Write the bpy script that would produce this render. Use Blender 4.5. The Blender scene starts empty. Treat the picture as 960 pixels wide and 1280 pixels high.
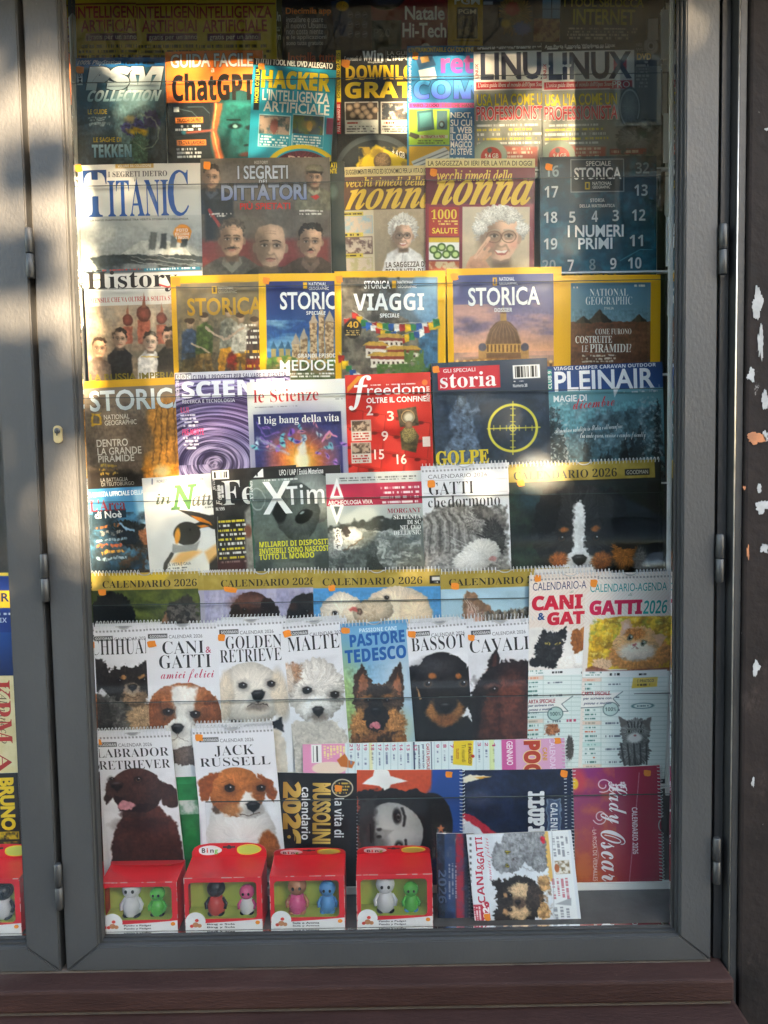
import bpy, bmesh, math, random
import numpy as np
from mathutils import Vector, Matrix
scene = bpy.context.scene
COL = scene.collection
R = math.radians

# ------------------------------------------------------------------ camera
CAM = Vector((0.0, -1.10, 1.55)); FPX = 925.0
TH, RO = R(3.5), R(1.0)
Fv = Vector((0, math.cos(TH), -math.sin(TH)))
R0 = Vector((1, 0, 0)); U0 = Vector((0, math.sin(TH), math.cos(TH)))
Rv = R0*math.cos(RO) - U0*math.sin(RO); Uv = U0*math.cos(RO) + R0*math.sin(RO)
cd = bpy.data.cameras.new('camera'); cam = bpy.data.objects.new('camera', cd); COL.objects.link(cam)
cd.sensor_fit = 'VERTICAL'; cd.sensor_height = 36; cd.lens = 36*FPX/1280; cd.clip_end = 500; cd.clip_start = .02
cam.matrix_world = Matrix(((Rv.x, Uv.x, -Fv.x, CAM.x), (Rv.y, Uv.y, -Fv.y, CAM.y), (Rv.z, Uv.z, -Fv.z, CAM.z), (0, 0, 0, 1)))
scene.camera = cam

# ------------------------------------------------------------------ light
SUN_EL, SUN_AZ = R(12.0), R(24.0)                 # azimuth measured from straight out of the window, towards the right
SUN = Vector((math.sin(SUN_AZ)*math.cos(SUN_EL), -math.cos(SUN_AZ)*math.cos(SUN_EL), math.sin(SUN_EL)))
w = bpy.data.worlds.new('World'); scene.world = w; w.use_nodes = True
nt = w.node_tree; bgn = nt.nodes['Background']
sky = nt.nodes.new('ShaderNodeTexSky'); sky.sky_type = 'NISHITA'; sky.sun_disc = False
sky.dust_density = 1.2; sky.ozone_density = 0.0; sky.sun_elevation = SUN_EL; sky.sun_rotation = math.atan2(SUN.x, SUN.y)
nt.links.new(sky.outputs[0], bgn.inputs[0]); bgn.inputs[1].default_value = 0.15
sl = bpy.data.lights.new('sun', 'SUN'); sl.energy = 5.0; sl.angle = R(0.5); sl.color = (1, .76, .48)
so = bpy.data.objects.new('sun', sl); COL.objects.link(so)
so.rotation_euler = (-SUN).to_track_quat('-Z', 'Y').to_euler()
vs = scene.view_settings
vs.view_transform = 'Standard'; vs.look = 'None'; vs.gamma = 1; vs.use_curve_mapping = False
vs.exposure = 4.55
scene.cycles.use_denoising = True
scene.cycles.max_bounces = 10; scene.cycles.transparent_max_bounces = 24
scene.cycles.caustics_reflective = False; scene.cycles.caustics_refractive = False

# ------------------------------------------------------------------ picking points of the photograph on real planes
def ray(px, py):
    return Fv + Rv*((px-480)/FPX) + Uv*((640-py)/FPX)
def at_y(px, py, y):
    d = ray(px, py); return CAM + d*((y-CAM.y)/d.y)
LINES = [-32, 97, 226, 355, 491, 621, 750, 872, 998]
STEP, YRACK = .014, .10
TILT = math.tan(R(.8))
ROWY = [YRACK + (8-r)*STEP for r in range(9)]
ROWZ = [at_y(480, LINES[r]+117, ROWY[r]).z for r in range(9)]
ROWY.append(.014); ROWZ.append(.8386)     # 9: things standing on the window floor
LAY = (.0088, .0064, .0040, .0016)
def at_row(px, py, r, off):
    d = ray(px, py); t = TILT if r < 9 else math.tan(R(9))
    s = (ROWY[r]+off-CAM.y + t*(CAM.z-ROWZ[r]))/(d.y - t*d.z)
    return CAM + d*s

# ------------------------------------------------------------------ helpers
def props(o, label=None, cat=None, group=None, kind=None):
    if label: o['label'] = label
    if cat: o['category'] = cat
    if group: o['group'] = group
    if kind: o['kind'] = kind
    return o
def empty(name, loc, label=None, cat=None, group=None):
    o = bpy.data.objects.new(name, None); COL.objects.link(o); o.location = loc; o.empty_display_size = .05
    return props(o, label, cat, group)
def adopt(o, parent):
    o.parent = parent
    o.matrix_parent_inverse = Matrix.Identity(4)
    return o
class MB:
    def __init__(s): s.bm = bmesh.new()
    def box(s, x0, x1, y0, y1, z0, z1, bev=0, mi=0):
        r = bmesh.ops.create_cube(s.bm, size=1)
        for v in r['verts']:
            v.co = Vector(((x0+x1)/2 + v.co.x*(x1-x0), (y0+y1)/2 + v.co.y*(y1-y0), (z0+z1)/2 + v.co.z*(z1-z0)))
        fs = {f for v in r['verts'] for f in v.link_faces}
        for f in fs: f.material_index = mi
        if bev:
            es = list({e for v in r['verts'] for e in v.link_edges})
            bmesh.ops.bevel(s.bm, geom=es, offset=bev, segments=2, affect='EDGES', profile=.6)
        return s
    def prism(s, pts, d, mi=0):             # pts: 3-D outline, extruded by vector d
        a = [s.bm.verts.new(p) for p in pts]; b = [s.bm.verts.new(Vector(p)+d) for p in pts]
        n = len(pts)
        fs = [s.bm.faces.new(a), s.bm.faces.new(b[::-1])]
        for i in range(n): fs.append(s.bm.faces.new((a[i], b[i], b[(i+1) % n], a[(i+1) % n])))
        for f in fs: f.material_index = mi
        return s
    def quad(s, pts, mi=0):
        f = s.bm.faces.new([s.bm.verts.new(p) for p in pts]); f.material_index = mi; return s
    def tube(s, pts, rad, n=6, cap=True, mi=0):
        pts = [Vector(p) for p in pts]; rings = []
        rads = rad if hasattr(rad, '__len__') else [rad]*len(pts)
        up = Vector((.31, .17, .93))
        for i, p in enumerate(pts):
            t = (pts[min(i+1, len(pts)-1)] - pts[max(i-1, 0)]).normalized()
            u = t.cross(up)
            if u.length < 1e-4: u = t.cross(Vector((1, 0, 0)))
            u.normalize(); v = t.cross(u)
            rings.append([s.bm.verts.new(p + (u*math.cos(a)+v*math.sin(a))*rads[i]) for a in [2*math.pi*k/n for k in range(n)]])
        for i in range(len(rings)-1):
            for k in range(n):
                f = s.bm.faces.new((rings[i][k], rings[i][(k+1) % n], rings[i+1][(k+1) % n], rings[i+1][k])); f.smooth = True; f.material_index = mi
        if cap and len(rings) > 1:
            s.bm.faces.new(rings[0][::-1]).material_index = mi; s.bm.faces.new(rings[-1]).material_index = mi
        return s
    def lathe(s, c, prof, n=20, ax=(0, 0, 1), mi=0):
        ax = Vector(ax).normalized(); u = ax.orthogonal().normalized(); v = ax.cross(u); rings = []
        for (r, h) in prof:
            rings.append([s.bm.verts.new(Vector(c)+ax*h+(u*math.cos(2*math.pi*k/n)+v*math.sin(2*math.pi*k/n))*max(r, 1e-5)) for k in range(n)])
        for i in range(len(rings)-1):
            for k in range(n):
                f = s.bm.faces.new((rings[i][k], rings[i][(k+1) % n], rings[i+1][(k+1) % n], rings[i+1][k])); f.smooth = True; f.material_index = mi
        s.bm.faces.new(rings[0][::-1]).material_index = mi; s.bm.faces.new(rings[-1]).material_index = mi
        return s
    def ball(s, c, rx, ry=None, rz=None, n=12, mi=0):
        r = bmesh.ops.create_uvsphere(s.bm, u_segments=n*2, v_segments=n, radius=1)
        for v in r['verts']: v.co = Vector(c)+Vector((v.co.x*rx, v.co.y*(ry or rx), v.co.z*(rz or rx)))
        for f in {f for v in r['verts'] for f in v.link_faces}: f.smooth = True; f.material_index = mi
        return s
    def done(s, name, mats, parent=None, origin=None, **k):
        bmesh.ops.recalc_face_normals(s.bm, faces=s.bm.faces)
        me = bpy.data.meshes.new(name)
        if origin is not None: bmesh.ops.translate(s.bm, verts=s.bm.verts, vec=-Vector(origin))
        s.bm.to_mesh(me); s.bm.free()
        for m in (mats if isinstance(mats, (list, tuple)) else [mats]): me.materials.append(m)
        o = bpy.data.objects.new(name, me); COL.objects.link(o)
        if origin is not None: o.location = origin
        if parent is not None:
            o.parent = parent
            o.location = Vector(o.location) - parent.matrix_basis.translation if parent.type == 'EMPTY' and parent.parent is None else o.location
        return props(o, **k)

# ------------------------------------------------------------------ materials
def mat(name, col, rough=.5, metal=0, var=.25, scale=8, bump=0, bscale=60, spec=.5, col2=None, stretch=(1, 1, 1), coat=0, rvar=.12):
    m = bpy.data.materials.new(name); m.use_nodes = True; n = m.node_tree; L = n.links
    b = n.nodes['Principled BSDF']; b.inputs['Metallic'].default_value = metal
    b.inputs['Specular IOR Level'].default_value = spec; b.inputs['Coat Weight'].default_value = coat
    tc = n.nodes.new('ShaderNodeTexCoord'); mp = n.nodes.new('ShaderNodeMapping'); mp.inputs[3].default_value = stretch
    L.new(tc.outputs['Object'], mp.inputs[0])
    no = n.nodes.new('ShaderNodeTexNoise'); no.inputs['Scale'].default_value = scale; no.inputs['Detail'].default_value = 8; no.inputs['Roughness'].default_value = .65
    L.new(mp.outputs[0], no.inputs[0])
    rp = n.nodes.new('ShaderNodeValToRGB'); L.new(no.outputs[0], rp.inputs[0])
    rp.color_ramp.elements[0].position = .3; rp.color_ramp.elements[1].position = .7
    c2 = col2 or tuple(min(1, c*(1+var)) for c in col); c1 = col if col2 else tuple(c*(1-var) for c in col)
    rp.color_ramp.elements[0].color = (*c1, 1); rp.color_ramp.elements[1].color = (*c2, 1)
    L.new(rp.outputs[0], b.inputs['Base Color'])
    mr = n.nodes.new('ShaderNodeMapRange'); mr.inputs[3].default_value = max(.03, rough-rvar); mr.inputs[4].default_value = min(1, rough+rvar)
    L.new(no.outputs[0], mr.inputs[0]); L.new(mr.outputs[0], b.inputs['Roughness'])
    if bump:
        n2 = n.nodes.new('ShaderNodeTexNoise'); n2.inputs['Scale'].default_value = bscale; n2.inputs['Detail'].default_value = 5
        L.new(mp.outputs[0], n2.inputs[0])
        bu = n.nodes.new('ShaderNodeBump'); bu.inputs['Strength'].default_value = bump; bu.inputs['Distance'].default_value = .002
        L.new(n2.outputs[0], bu.inputs['Height']); L.new(bu.outputs[0], b.inputs['Normal'])
    return m
def wear(m, layers):                            # scuffs, dust and chips: layers of thresholded noise over the paint
    n = m.node_tree; L = n.links; b = n.nodes['Principled BSDF']; o = b.inputs['Base Color'].links[0].from_socket; tc = n.nodes['Texture Coordinate']
    for scale, lo, hi, col, st, mx_ in layers:
        mp = n.nodes.new('ShaderNodeMapping'); mp.inputs[3].default_value = st; L.new(tc.outputs['Object'], mp.inputs[0])
        no = n.nodes.new('ShaderNodeTexNoise'); no.inputs['Scale'].default_value = scale; no.inputs['Detail'].default_value = 10; no.inputs['Roughness'].default_value = .7; L.new(mp.outputs[0], no.inputs[0])
        mr = n.nodes.new('ShaderNodeMapRange'); mr.inputs[1].default_value = lo; mr.inputs[2].default_value = hi; mr.inputs[4].default_value = mx_; L.new(no.outputs[0], mr.inputs[0])
        mx = n.nodes.new('ShaderNodeMix'); mx.data_type = 'RGBA'; L.new(mr.outputs[0], mx.inputs[0]); L.new(o, mx.inputs[6]); mx.inputs[7].default_value = (*col, 1); o = mx.outputs[2]
    L.new(o, b.inputs['Base Color'])
def glass(name, tint=(1, 1, 1), ior=1.5, rough=0, dirt=0):
    m = bpy.data.materials.new(name); m.use_nodes = True; n = m.node_tree; L = n.links
    n.nodes.remove(n.nodes['Principled BSDF']); out = n.nodes['Material Output']
    tr = n.nodes.new('ShaderNodeBsdfTransparent'); tr.inputs[0].default_value = (*tint, 1)
    gl = n.nodes.new('ShaderNodeBsdfGlossy'); gl.inputs['Roughness'].default_value = rough
    fr = n.nodes.new('ShaderNodeFresnel'); fr.inputs[0].default_value = ior
    mx = n.nodes.new('ShaderNodeMixShader')
    L.new(fr.outputs[0], mx.inputs[0]); L.new(tr.outputs[0], mx.inputs[1]); L.new(gl.outputs[0], mx.inputs[2])
    last = mx
    if dirt:
        tc = n.nodes.new('ShaderNodeTexCoord'); no = n.nodes.new('ShaderNodeTexNoise'); no.inputs['Scale'].default_value = 14; no.inputs['Detail'].default_value = 9
        L.new(tc.outputs['Object'], no.inputs[0])
        mr = n.nodes.new('ShaderNodeMapRange'); mr.inputs[1].default_value = .45; mr.inputs[2].default_value = .8; mr.inputs[4].default_value = dirt
        L.new(no.outputs[0], mr.inputs[0])
        df = n.nodes.new('ShaderNodeBsdfDiffuse'); df.inputs[0].default_value = (.5, .48, .44, 1)
        m2 = n.nodes.new('ShaderNodeMixShader'); L.new(mr.outputs[0], m2.inputs[0]); L.new(mx.outputs[0], m2.inputs[1]); L.new(df.outputs[0], m2.inputs[2]); last = m2
    L.new(last.outputs[0], out.inputs[0]); return m
def attr_mat(name, rough, coat=0, spec=.5):
    m = bpy.data.materials.new(name); m.use_nodes = True; n = m.node_tree
    a = n.nodes.new('ShaderNodeVertexColor'); a.layer_name = 'print'
    b = n.nodes['Principled BSDF']; n.links.new(a.outputs[0], b.inputs['Base Color'])
    tc = n.nodes.new('ShaderNodeTexCoord'); no = n.nodes.new('ShaderNodeTexNoise'); no.inputs['Scale'].default_value = 22; no.inputs['Detail'].default_value = 3
    n.links.new(tc.outputs['Object'], no.inputs[0])
    mr = n.nodes.new('ShaderNodeMapRange'); mr.inputs[3].default_value = rough-.08; mr.inputs[4].default_value = rough+.1
    n.links.new(no.outputs[0], mr.inputs[0]); n.links.new(mr.outputs[0], b.inputs['Roughness'])
    bu = n.nodes.new('ShaderNodeBump'); bu.inputs['Strength'].default_value = .25; bu.inputs['Distance'].default_value = .0012
    n.links.new(no.outputs[0], bu.inputs['Height']); n.links.new(bu.outputs[0], b.inputs['Normal'])
    b.inputs['Specular IOR Level'].default_value = spec; b.inputs['Coat Weight'].default_value = coat
    return m
def rgb(*c): return tuple((x/255)**2.2 for x in c)
M = dict(
    paint=mat('grey_frame_paint', (.019, .0187, .0186), .55, 0, .12, 5, .25, 240, stretch=(1, 1, .6)),
    gasket=mat('black_rubber', (.012, .012, .012), .6, 0, .3, 20),
    steel=mat('worn_dark_steel', (.010, .0092, .0088), .55, .0, .5, 9, .3, 120),
    bright=mat('worn_bare_metal', (.45, .40, .34), .35, .9, .3, 30),
    brass=mat('brass', (.62, .50, .28), .35, .9, .2, 40),
    sill=mat('brown_red_sill_paint', (.010, .0036, .0027), .7, 0, 0, 5, .5, 150, col2=(.030, .0125, .0095), stretch=(.6, 1.5, 2.5), spec=.15),
    grime=mat('grimy_joint', (.035, .026, .02), .8, 0, .4, 30, .4, 200),
    white=mat('white_enamel', (.74, .75, .73), .4, 0, .06, 8),
    dark=mat('dark_cabinet', (.035, .033, .032), .6, 0, .3, 6),
    floor=mat('dusty_cabinet_floor', (.09, .09, .09), .55, 0, .35, 12, .2, 80),
    paper=mat('page_edges', (.70, .68, .62), .8, 0, .12, 60, stretch=(1, 1, 30)),
    coil=mat('white_coil_wire', (.75, .76, .78), .35, .2, .1, 20),
    black_coil=mat('grey_coil_wire', (.25, .25, .27), .35, .6, .1, 20),
    wire=mat('wire', (.55, .55, .55), .3, .9, .1, 20),
    sticker=mat('orange_sticker', (.86, .27, .02), .6, 0, .12, 40),
    red=mat('red_carton', (.62, .012, .020), .33, 0, .10, 12, .12, 60, coat=.3),
    scuff=mat('scuffed_carton_edge', (.62, .42, .40), .8, 0, .2, 90),
    lime=mat('lime_card', (.50, .60, .10), .5, 0, .1, 12),
    glass=glass('window_glass', (.99, .997, .994), 1.27, 0, .0012),
    acryl=glass('clear_acrylic', (.985, .992, .992), 1.2),
    film=glass('cellophane', (.97, .97, .98), 1.35, .05),
    edge=mat('acrylic_edge', (.07, .085, .085), .2, 0, .2, 20),
    cover=attr_mat('printed_coated_paper', .32, .15),
    uncoated=attr_mat('printed_card', .5),
    plastic_w=mat('white_plastic', (.78, .78, .78), .28, 0, .03, 9), plastic_k=mat('black_plastic', (.015, .015, .017), .28, 0, .05, 9),
)
for k, c in dict(g=(.12, .55, .07), p=(.80, .12, .30), b=(.10, .33, .68), o=(.55, .24, .11), y=(.75, .62, .05), r=(.7, .06, .04), t=(.1, .5, .62)).items():
    M['plastic_'+k] = mat('toy_plastic_'+k, c, .28, 0, .05, 9)

wear(M['paint'], [(2.2, .5, .8, (.05, .045, .038), (1, 1, .5), .5), (70, .72, .75, (.20, .20, .20), (1, 1, .35), .8), (16, .70, .78, (.055, .05, .045), (3, 1, .12), .7), (45, .73, .75, (.008, .008, .008), (1, 1, 1), .9)])
wear(M['sill'], [(3, .5, .75, (.065, .045, .036), (.5, 1, 3), .55), (30, .68, .74, (.010, .005, .004), (.25, 1, 2), .8), (60, .73, .76, (.16, .13, .11), (.6, 1, 1), .8)])
wear(M['steel'], [(40, .66, .72, (.06, .045, .035), (1, 1, .2), .7)])
wear(M['floor'], [(40, .66, .72, (.16, .15, .14), (1, 1, 1), .6)])
# ------------------------------------------------------------------ printing: noise, painter, lettering
_rng = np.random.default_rng(7); _T = _rng.random((256, 256)).astype(np.float32)
def vn(x, y, seed=0):
    x = np.asarray(x, np.float32)+seed*17.31; y = np.asarray(y, np.float32)+seed*7.77
    xi = np.floor(x).astype(int); yi = np.floor(y).astype(int); fx = x-xi; fy = y-yi
    fx = fx*fx*(3-2*fx); fy = fy*fy*(3-2*fy)
    a = _T[xi & 255, yi & 255]; b = _T[(xi+1) & 255, yi & 255]; c = _T[xi & 255, (yi+1) & 255]; d = _T[(xi+1) & 255, (yi+1) & 255]
    return (a*(1-fx)+b*fx)*(1-fy)+(c*(1-fx)+d*fx)*fy
def fbm(x, y, seed=0, o=4):
    s = 0; t = 0; a = 1
    for i in range(o):
        s = s+a*vn(x*2**i, y*2**i, seed+i*3); t += a; a *= .55
    return s/t
def hx(c):
    if isinstance(c, str): return np.array([int(c[i:i+2], 16)/255 for i in (0, 2, 4)], np.float32)
    return np.array(c, np.float32)/255
def sm(d, s): return np.clip(.5-d/max(s, .05), 0, 1)
FONT = {}
def _map(t, up, lo, dg):
    o = ''
    for ch in t:
        if 'A' <= ch <= 'Z': o += chr(up+ord(ch)-65)
        elif 'a' <= ch <= 'z': o += 'ℎ' if (lo == 0x1D44E and ch == 'h') else chr(lo+ord(ch)-97)
        elif ch.isdigit() and dg: o += chr(dg+ord(ch)-48)
        else: o += ch
    return o
FS = dict(R=(None, 0), N=(None, -.008), H=(None, .022), B=((0x1D5D4, 0x1D5EE, 0x1D7EC), 0), Z=((0x1D5D4, 0x1D5EE, 0x1D7EC), .022),
          S=((0x1D400, 0x1D41A, 0x1D7CE), 0), s=((0x1D400, 0x1D41A, 0x1D7CE), -.0135), I=((0x1D434, 0x1D44E, 0), .004),
          J=((0x1D468, 0x1D482, 0), .004),
          K=((0x1D4D0, 0x1D4EA, 0), 0), M=((0x1D670, 0x1D68A, 0x1D7F6), .012))
_tc = bpy.data.curves.new('lettering', 'FONT'); _to = bpy.data.objects.new('lettering', _tc)
_ts = bpy.data.scenes.new('lettering'); _ts.collection.objects.link(_to); _vl = _ts.view_layers[0]
_tc.resolution_u = 3; _cache = {}
def letters(t, f, extra=0):
    k = (t, f, extra)
    if k in _cache: return _cache[k]
    mp, off = FS[f]
    _tc.body = _map(t, *mp) if mp else t; _tc.offset = off+extra
    _vl.update(); dg = _vl.depsgraph
    ev = _to.evaluated_get(dg); me = ev.to_mesh()
    me.calc_loop_triangles()
    v = np.zeros(len(me.vertices)*3, np.float32); me.vertices.foreach_get('co', v); v = v.reshape(-1, 3)[:, :2].copy()
    tr = np.zeros(len(me.loop_triangles)*3, np.int32); me.loop_triangles.foreach_get('vertices', tr); tr = tr.reshape(-1, 3).copy()
    ev.to_mesh_clear()
    lo = v.min(0) if len(v) else np.zeros(2); hi = v.max(0) if len(v) else np.ones(2)
    _cache[k] = (v, tr, lo, hi); return _cache[k]

Q = 1.5                                         # print samples per photograph pixel
_seed = [1]
COVERS = []
class C:
    def __init__(s, name, label, row, TL, TR, h, lay=1, lean=0, th=.0022, bow=None, cat=None, group=None, q=Q, back=0):
        s.name, s.label, s.row, s.cat, s.group, s.th = name, label, row, cat or name.replace('_', ' ').split()[-1], group, th
        _seed[0] += 1; s.sd = _seed[0]; rr = random.Random(s.sd)
        off = .0088-.0024*lay+back if row < 9 else lay
        s.off = off
        O = at_row(*TL, row, off); X = at_row(*TR, row, off)-O
        t = TILT if row < 9 else math.tan(R(9))
        n = Vector((0, -1, t)).normalized()
        s.w = math.hypot(TR[0]-TL[0], TR[1]-TL[1]); s.k = s.w/X.length
        X.normalize(); Y = n.cross(X)                # up in the plane
        s.O, s.X, s.Y, s.nn, s.h = O, X, Y, n, h
        s.lean = lean
        s.nx = max(8, int(s.w*q)); s.ny = max(8, int(h*q))
        a = np.linspace(0, s.w, s.nx+1, dtype=np.float32); b = np.linspace(0, h, s.ny+1, dtype=np.float32)
        s.A, s.B = np.meshgrid(a, b)
        s.img = np.ones(s.A.shape+(3,), np.float32)*.9
        s.tx = []; s.st = []; s.keep = []
        s.bow = bow if bow is not None else rr.uniform(.5, 1.9); s.bph = rr.uniform(-.3, .3)
    # photograph pixel -> sheet coordinates
    def L(s, x, y):
        p = at_row(x, y, s.row, s.off)-s.O
        a = p.dot(s.X)*s.k; b = -p.dot(s.Y)*s.k
        return a-s.lean*b/s.h, b
    def disp(s, a, b):                          # bending of the sheet, metres
        u = a/s.w; v = b/s.h
        return .001*s.bow*(np.sin(np.pi*np.clip(u+s.bph*(u*(1-u)), 0, 1))*(.4+.6*(1-v)) - 1.2*np.clip((.25-v)/.25, 0, 1)**2)
    def bx(s, x0, y0, x1, y1):
        a, b = s.L((x0+x1)/2, (y0+y1)/2); return a-(x1-x0)/2, b-(y1-y0)/2, a+(x1-x0)/2, b+(y1-y0)/2
    def mixin(s, m, col, al=1):
        m = (m*al)[..., None]; s.img = s.img*(1-m)+m*col; return s
    def bg(s, col): s.img[:] = hx(col); return s
    def g(s, y0, y1, c0, c1, x0=None, x1=None):  # vertical blend, whole sheet or a column of it
        _, b0 = s.L(s.L0(), y0); _, b1 = s.L(s.L0(), y1)
        t = np.clip((s.B-b0)/(b1-b0), 0, 1)[..., None]; c = hx(c0)*(1-t)+hx(c1)*t
        m = ((s.B >= b0) & (s.B <= b1)).astype(np.float32)
        if x0 is not None:
            a0, _, a1, _ = s.bx(x0, y0, x1, y1); m = m*((s.A >= a0) & (s.A <= a1))
        return s.mixin(m, c)
    def L0(s): return CAMX(s)
    def r(s, x0, y0, x1, y1, col, soft=.8, al=1):
        a0, b0, a1, b1 = s.bx(x0, y0, x1, y1)
        d = np.maximum(np.maximum(a0-s.A, s.A-a1), np.maximum(b0-s.B, s.B-b1))
        return s.mixin(sm(d, soft), hx(col), al)
    def e(s, x, y, rx, ry, col, rot=0, soft=1, fur=0, ff=14, sh=0, tex=0, tl=3.5, al=1, c2=None):
        a, b = s.L(x, y); dx = s.A-a; dy = s.B-b; cr, sr = math.cos(R(rot)), math.sin(R(rot))
        u = (dx*cr+dy*sr)/rx; v = (-dx*sr+dy*cr)/ry
        rr = np.sqrt(u*u+v*v)+1e-4; th = np.arctan2(v, u); _seed[0] += 1; q = _seed[0]
        e = rr
        if fur: e = rr+fur*(vn(th*ff+50, rr*3, q)-.5)
        m = sm((e-1)*min(rx, ry), soft)
        c = np.broadcast_to(hx(col), s.img.shape).copy()
        if c2 is not None:
            t = np.clip(v*.5+.5, 0, 1)[..., None]; c = c*(1-t)+hx(c2)*t
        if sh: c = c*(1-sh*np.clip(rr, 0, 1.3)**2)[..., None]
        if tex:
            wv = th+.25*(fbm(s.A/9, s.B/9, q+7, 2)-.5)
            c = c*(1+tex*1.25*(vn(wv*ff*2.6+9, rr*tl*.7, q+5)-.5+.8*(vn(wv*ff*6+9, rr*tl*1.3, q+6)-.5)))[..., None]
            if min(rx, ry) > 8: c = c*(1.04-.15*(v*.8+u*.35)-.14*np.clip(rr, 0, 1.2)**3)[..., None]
        return s.mixin(m, np.clip(c, 0, 1), al)
    def ring(s, x, y, rx, ry, wd, col, al=1):
        a, b = s.L(x, y); rr = np.sqrt(((s.A-a)/rx)**2+((s.B-b)/ry)**2)
        return s.mixin(sm(abs(rr-1)*min(rx, ry)-wd/2, .8), hx(col), al)
    def p(s, pts, col, soft=.9, fur=0, fs=3, al=1, tex=0, ts=5, c2=None):
        P = [s.L(*q) for q in pts]; n = len(P); d = np.full(s.A.shape, 1e9, np.float32); ins = np.zeros(s.A.shape, bool)
        for i in range(n):
            (x0, y0), (x1, y1) = P[i], P[(i+1) % n]; ex, ey = x1-x0, y1-y0
            t = np.clip(((s.A-x0)*ex+(s.B-y0)*ey)/(ex*ex+ey*ey+1e-9), 0, 1)
            d = np.minimum(d, np.hypot(s.A-x0-t*ex, s.B-y0-t*ey))
            if y0 != y1: ins ^= ((y0 > s.B) != (y1 > s.B)) & (s.A < (x1-x0)*(s.B-y0)/(y1-y0)+x0)
        d = np.where(ins, -d, d); _seed[0] += 1; q = _seed[0]
        if fur: d = d+fur*(vn(s.A/fs, s.B/fs, q)-.5)*2
        c = np.broadcast_to(hx(col), s.img.shape)
        if c2 is not None:
            bs = [k[1] for k in P]; t = np.clip((s.B-min(bs))/(max(bs)-min(bs)+1e-6), 0, 1)[..., None]; c = c*(1-t)+hx(c2)*t
        if tex: c = np.clip(c*(1+tex*(fbm(s.A/ts, s.B/ts, q)-.5)*2)[..., None], 0, 1)
        return s.mixin(sm(d, soft), c, al)
    def l(s, pts, wd, col, soft=.8, al=1):
        P = [s.L(*q) for q in pts]; d = np.full(s.A.shape, 1e9, np.float32)
        for (x0, y0), (x1, y1) in zip(P, P[1:]):
            ex, ey = x1-x0, y1-y0; t = np.clip(((s.A-x0)*ex+(s.B-y0)*ey)/(ex*ex+ey*ey+1e-9), 0, 1)
            d = np.minimum(d, np.hypot(s.A-x0-t*ex, s.B-y0-t*ey))
        return s.mixin(sm(d-wd/2, soft), hx(col), al)
    def n(s, x0, y0, x1, y1, col, sc=6, th=.5, k=5, al=1, sx=1, sy=1, o=4, soft=1):      # clouds of one colour
        a0, b0, a1, b1 = s.bx(x0, y0, x1, y1); _seed[0] += 1
        d = np.maximum(np.maximum(a0-s.A, s.A-a1), np.maximum(b0-s.B, s.B-b1))
        f = fbm(s.A/(sc*sx)+31, s.B/(sc*sy)+17, _seed[0], o)
        return s.mixin(np.clip((f-th)*k+.5, 0, 1)*sm(d, soft), hx(col), al)
    def ph(s, x0, y0, x1, y1, a1=1.8, s1=15, a2=.9, s2=2.6, tex=.13, ts=1.7, light=.07):
        a0, b0, a1_, b1 = s.bx(x0, y0, x1, y1); _seed[0] += 9; q = _seed[0]; A, B = s.A, s.B
        d = np.maximum(np.maximum(a0-A, A-a1_), np.maximum(b0-B, B-b1)); m = np.clip(-d/4, 0, 1)
        fine = m.copy()
        for (x, y, r_) in s.keep:
            a, b = s.L(x, y); fine *= np.clip((np.hypot(A-a, B-b)-r_)/2.5, .08, 1)
        dx = a1*(fbm(A/s1, B/s1, q, 2)-.5)*2*m*np.clip(fine+.25, 0, 1)+a2*(vn(A/s2, B/s2, q+2)-.5)*2*fine
        dy = a1*(fbm(A/s1, B/s1, q+4, 2)-.5)*2*m*np.clip(fine+.25, 0, 1)+a2*(vn(A/s2, B/s2, q+6)-.5)*2*fine
        gx = np.clip((A+dx)/s.w*s.nx, 0, s.nx-1.001); gy = np.clip((B+dy)/s.h*s.ny, 0, s.ny-1.001)
        ix, iy = gx.astype(int), gy.astype(int); fx, fy = (gx-ix)[..., None], (gy-iy)[..., None]; I = s.img
        im = (I[iy, ix]*(1-fx)+I[iy, ix+1]*fx)*(1-fy)+(I[iy+1, ix]*(1-fx)+I[iy+1, ix+1]*fx)*fy
        lum = im.mean(-1); sat = im.max(-1)-im.min(-1); wt = np.clip((.80-lum)/.22, .10, 1)
        g_ = 1+light*2*(fbm(A/22, B/22, q+8, 2)-.5)*m+wt*tex*((vn(A/ts, B/(ts*1.9), q+9)-.5)+(vn(A/(ts*2.6), B/(ts*1.5), q+10)-.5))*fine
        s.img = np.clip(im*g_[..., None], 0, 1); return s
    def grain(s, amt=.1, sc=3, sx=1, sy=1):
        _seed[0] += 1; s.img *= (1+amt*2*(fbm(s.A/(sc*sx), s.B/(sc*sy), _seed[0], 3)-.5))[..., None]; return s
    def x(s, x0, y0, x1, y1, n, col, al=1, rag=.25, vert=False):   # lines of print too small to read
        a0, b0, a1, b1 = s.bx(x0, y0, x1, y1); _seed[0] += 1; q = _seed[0]
        A, B = (s.A, s.B) if not vert else (s.B, s.A)
        if vert: a0, b0, a1, b1 = b0, a0, b1, a1
        pt = (b1-b0)/n; li = np.floor((B-b0)/pt); fr = (B-b0)/pt-li
        end = a1-(a1-a0)*rag*vn(li*3.7, li*0+.5, q)
        m = (li >= 0) & (li < n) & (fr > .2) & (fr < .78) & (A > a0) & (A < end)
        wd = np.clip((vn(A*.9+li*40, li*5, q)-.30)*6, 0, 1)*np.clip((vn(A*.16+li*13, li*9, q+1)-.16)*12, 0, 1)
        return s.mixin(m*wd.astype(np.float32), hx(col), al)
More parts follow.
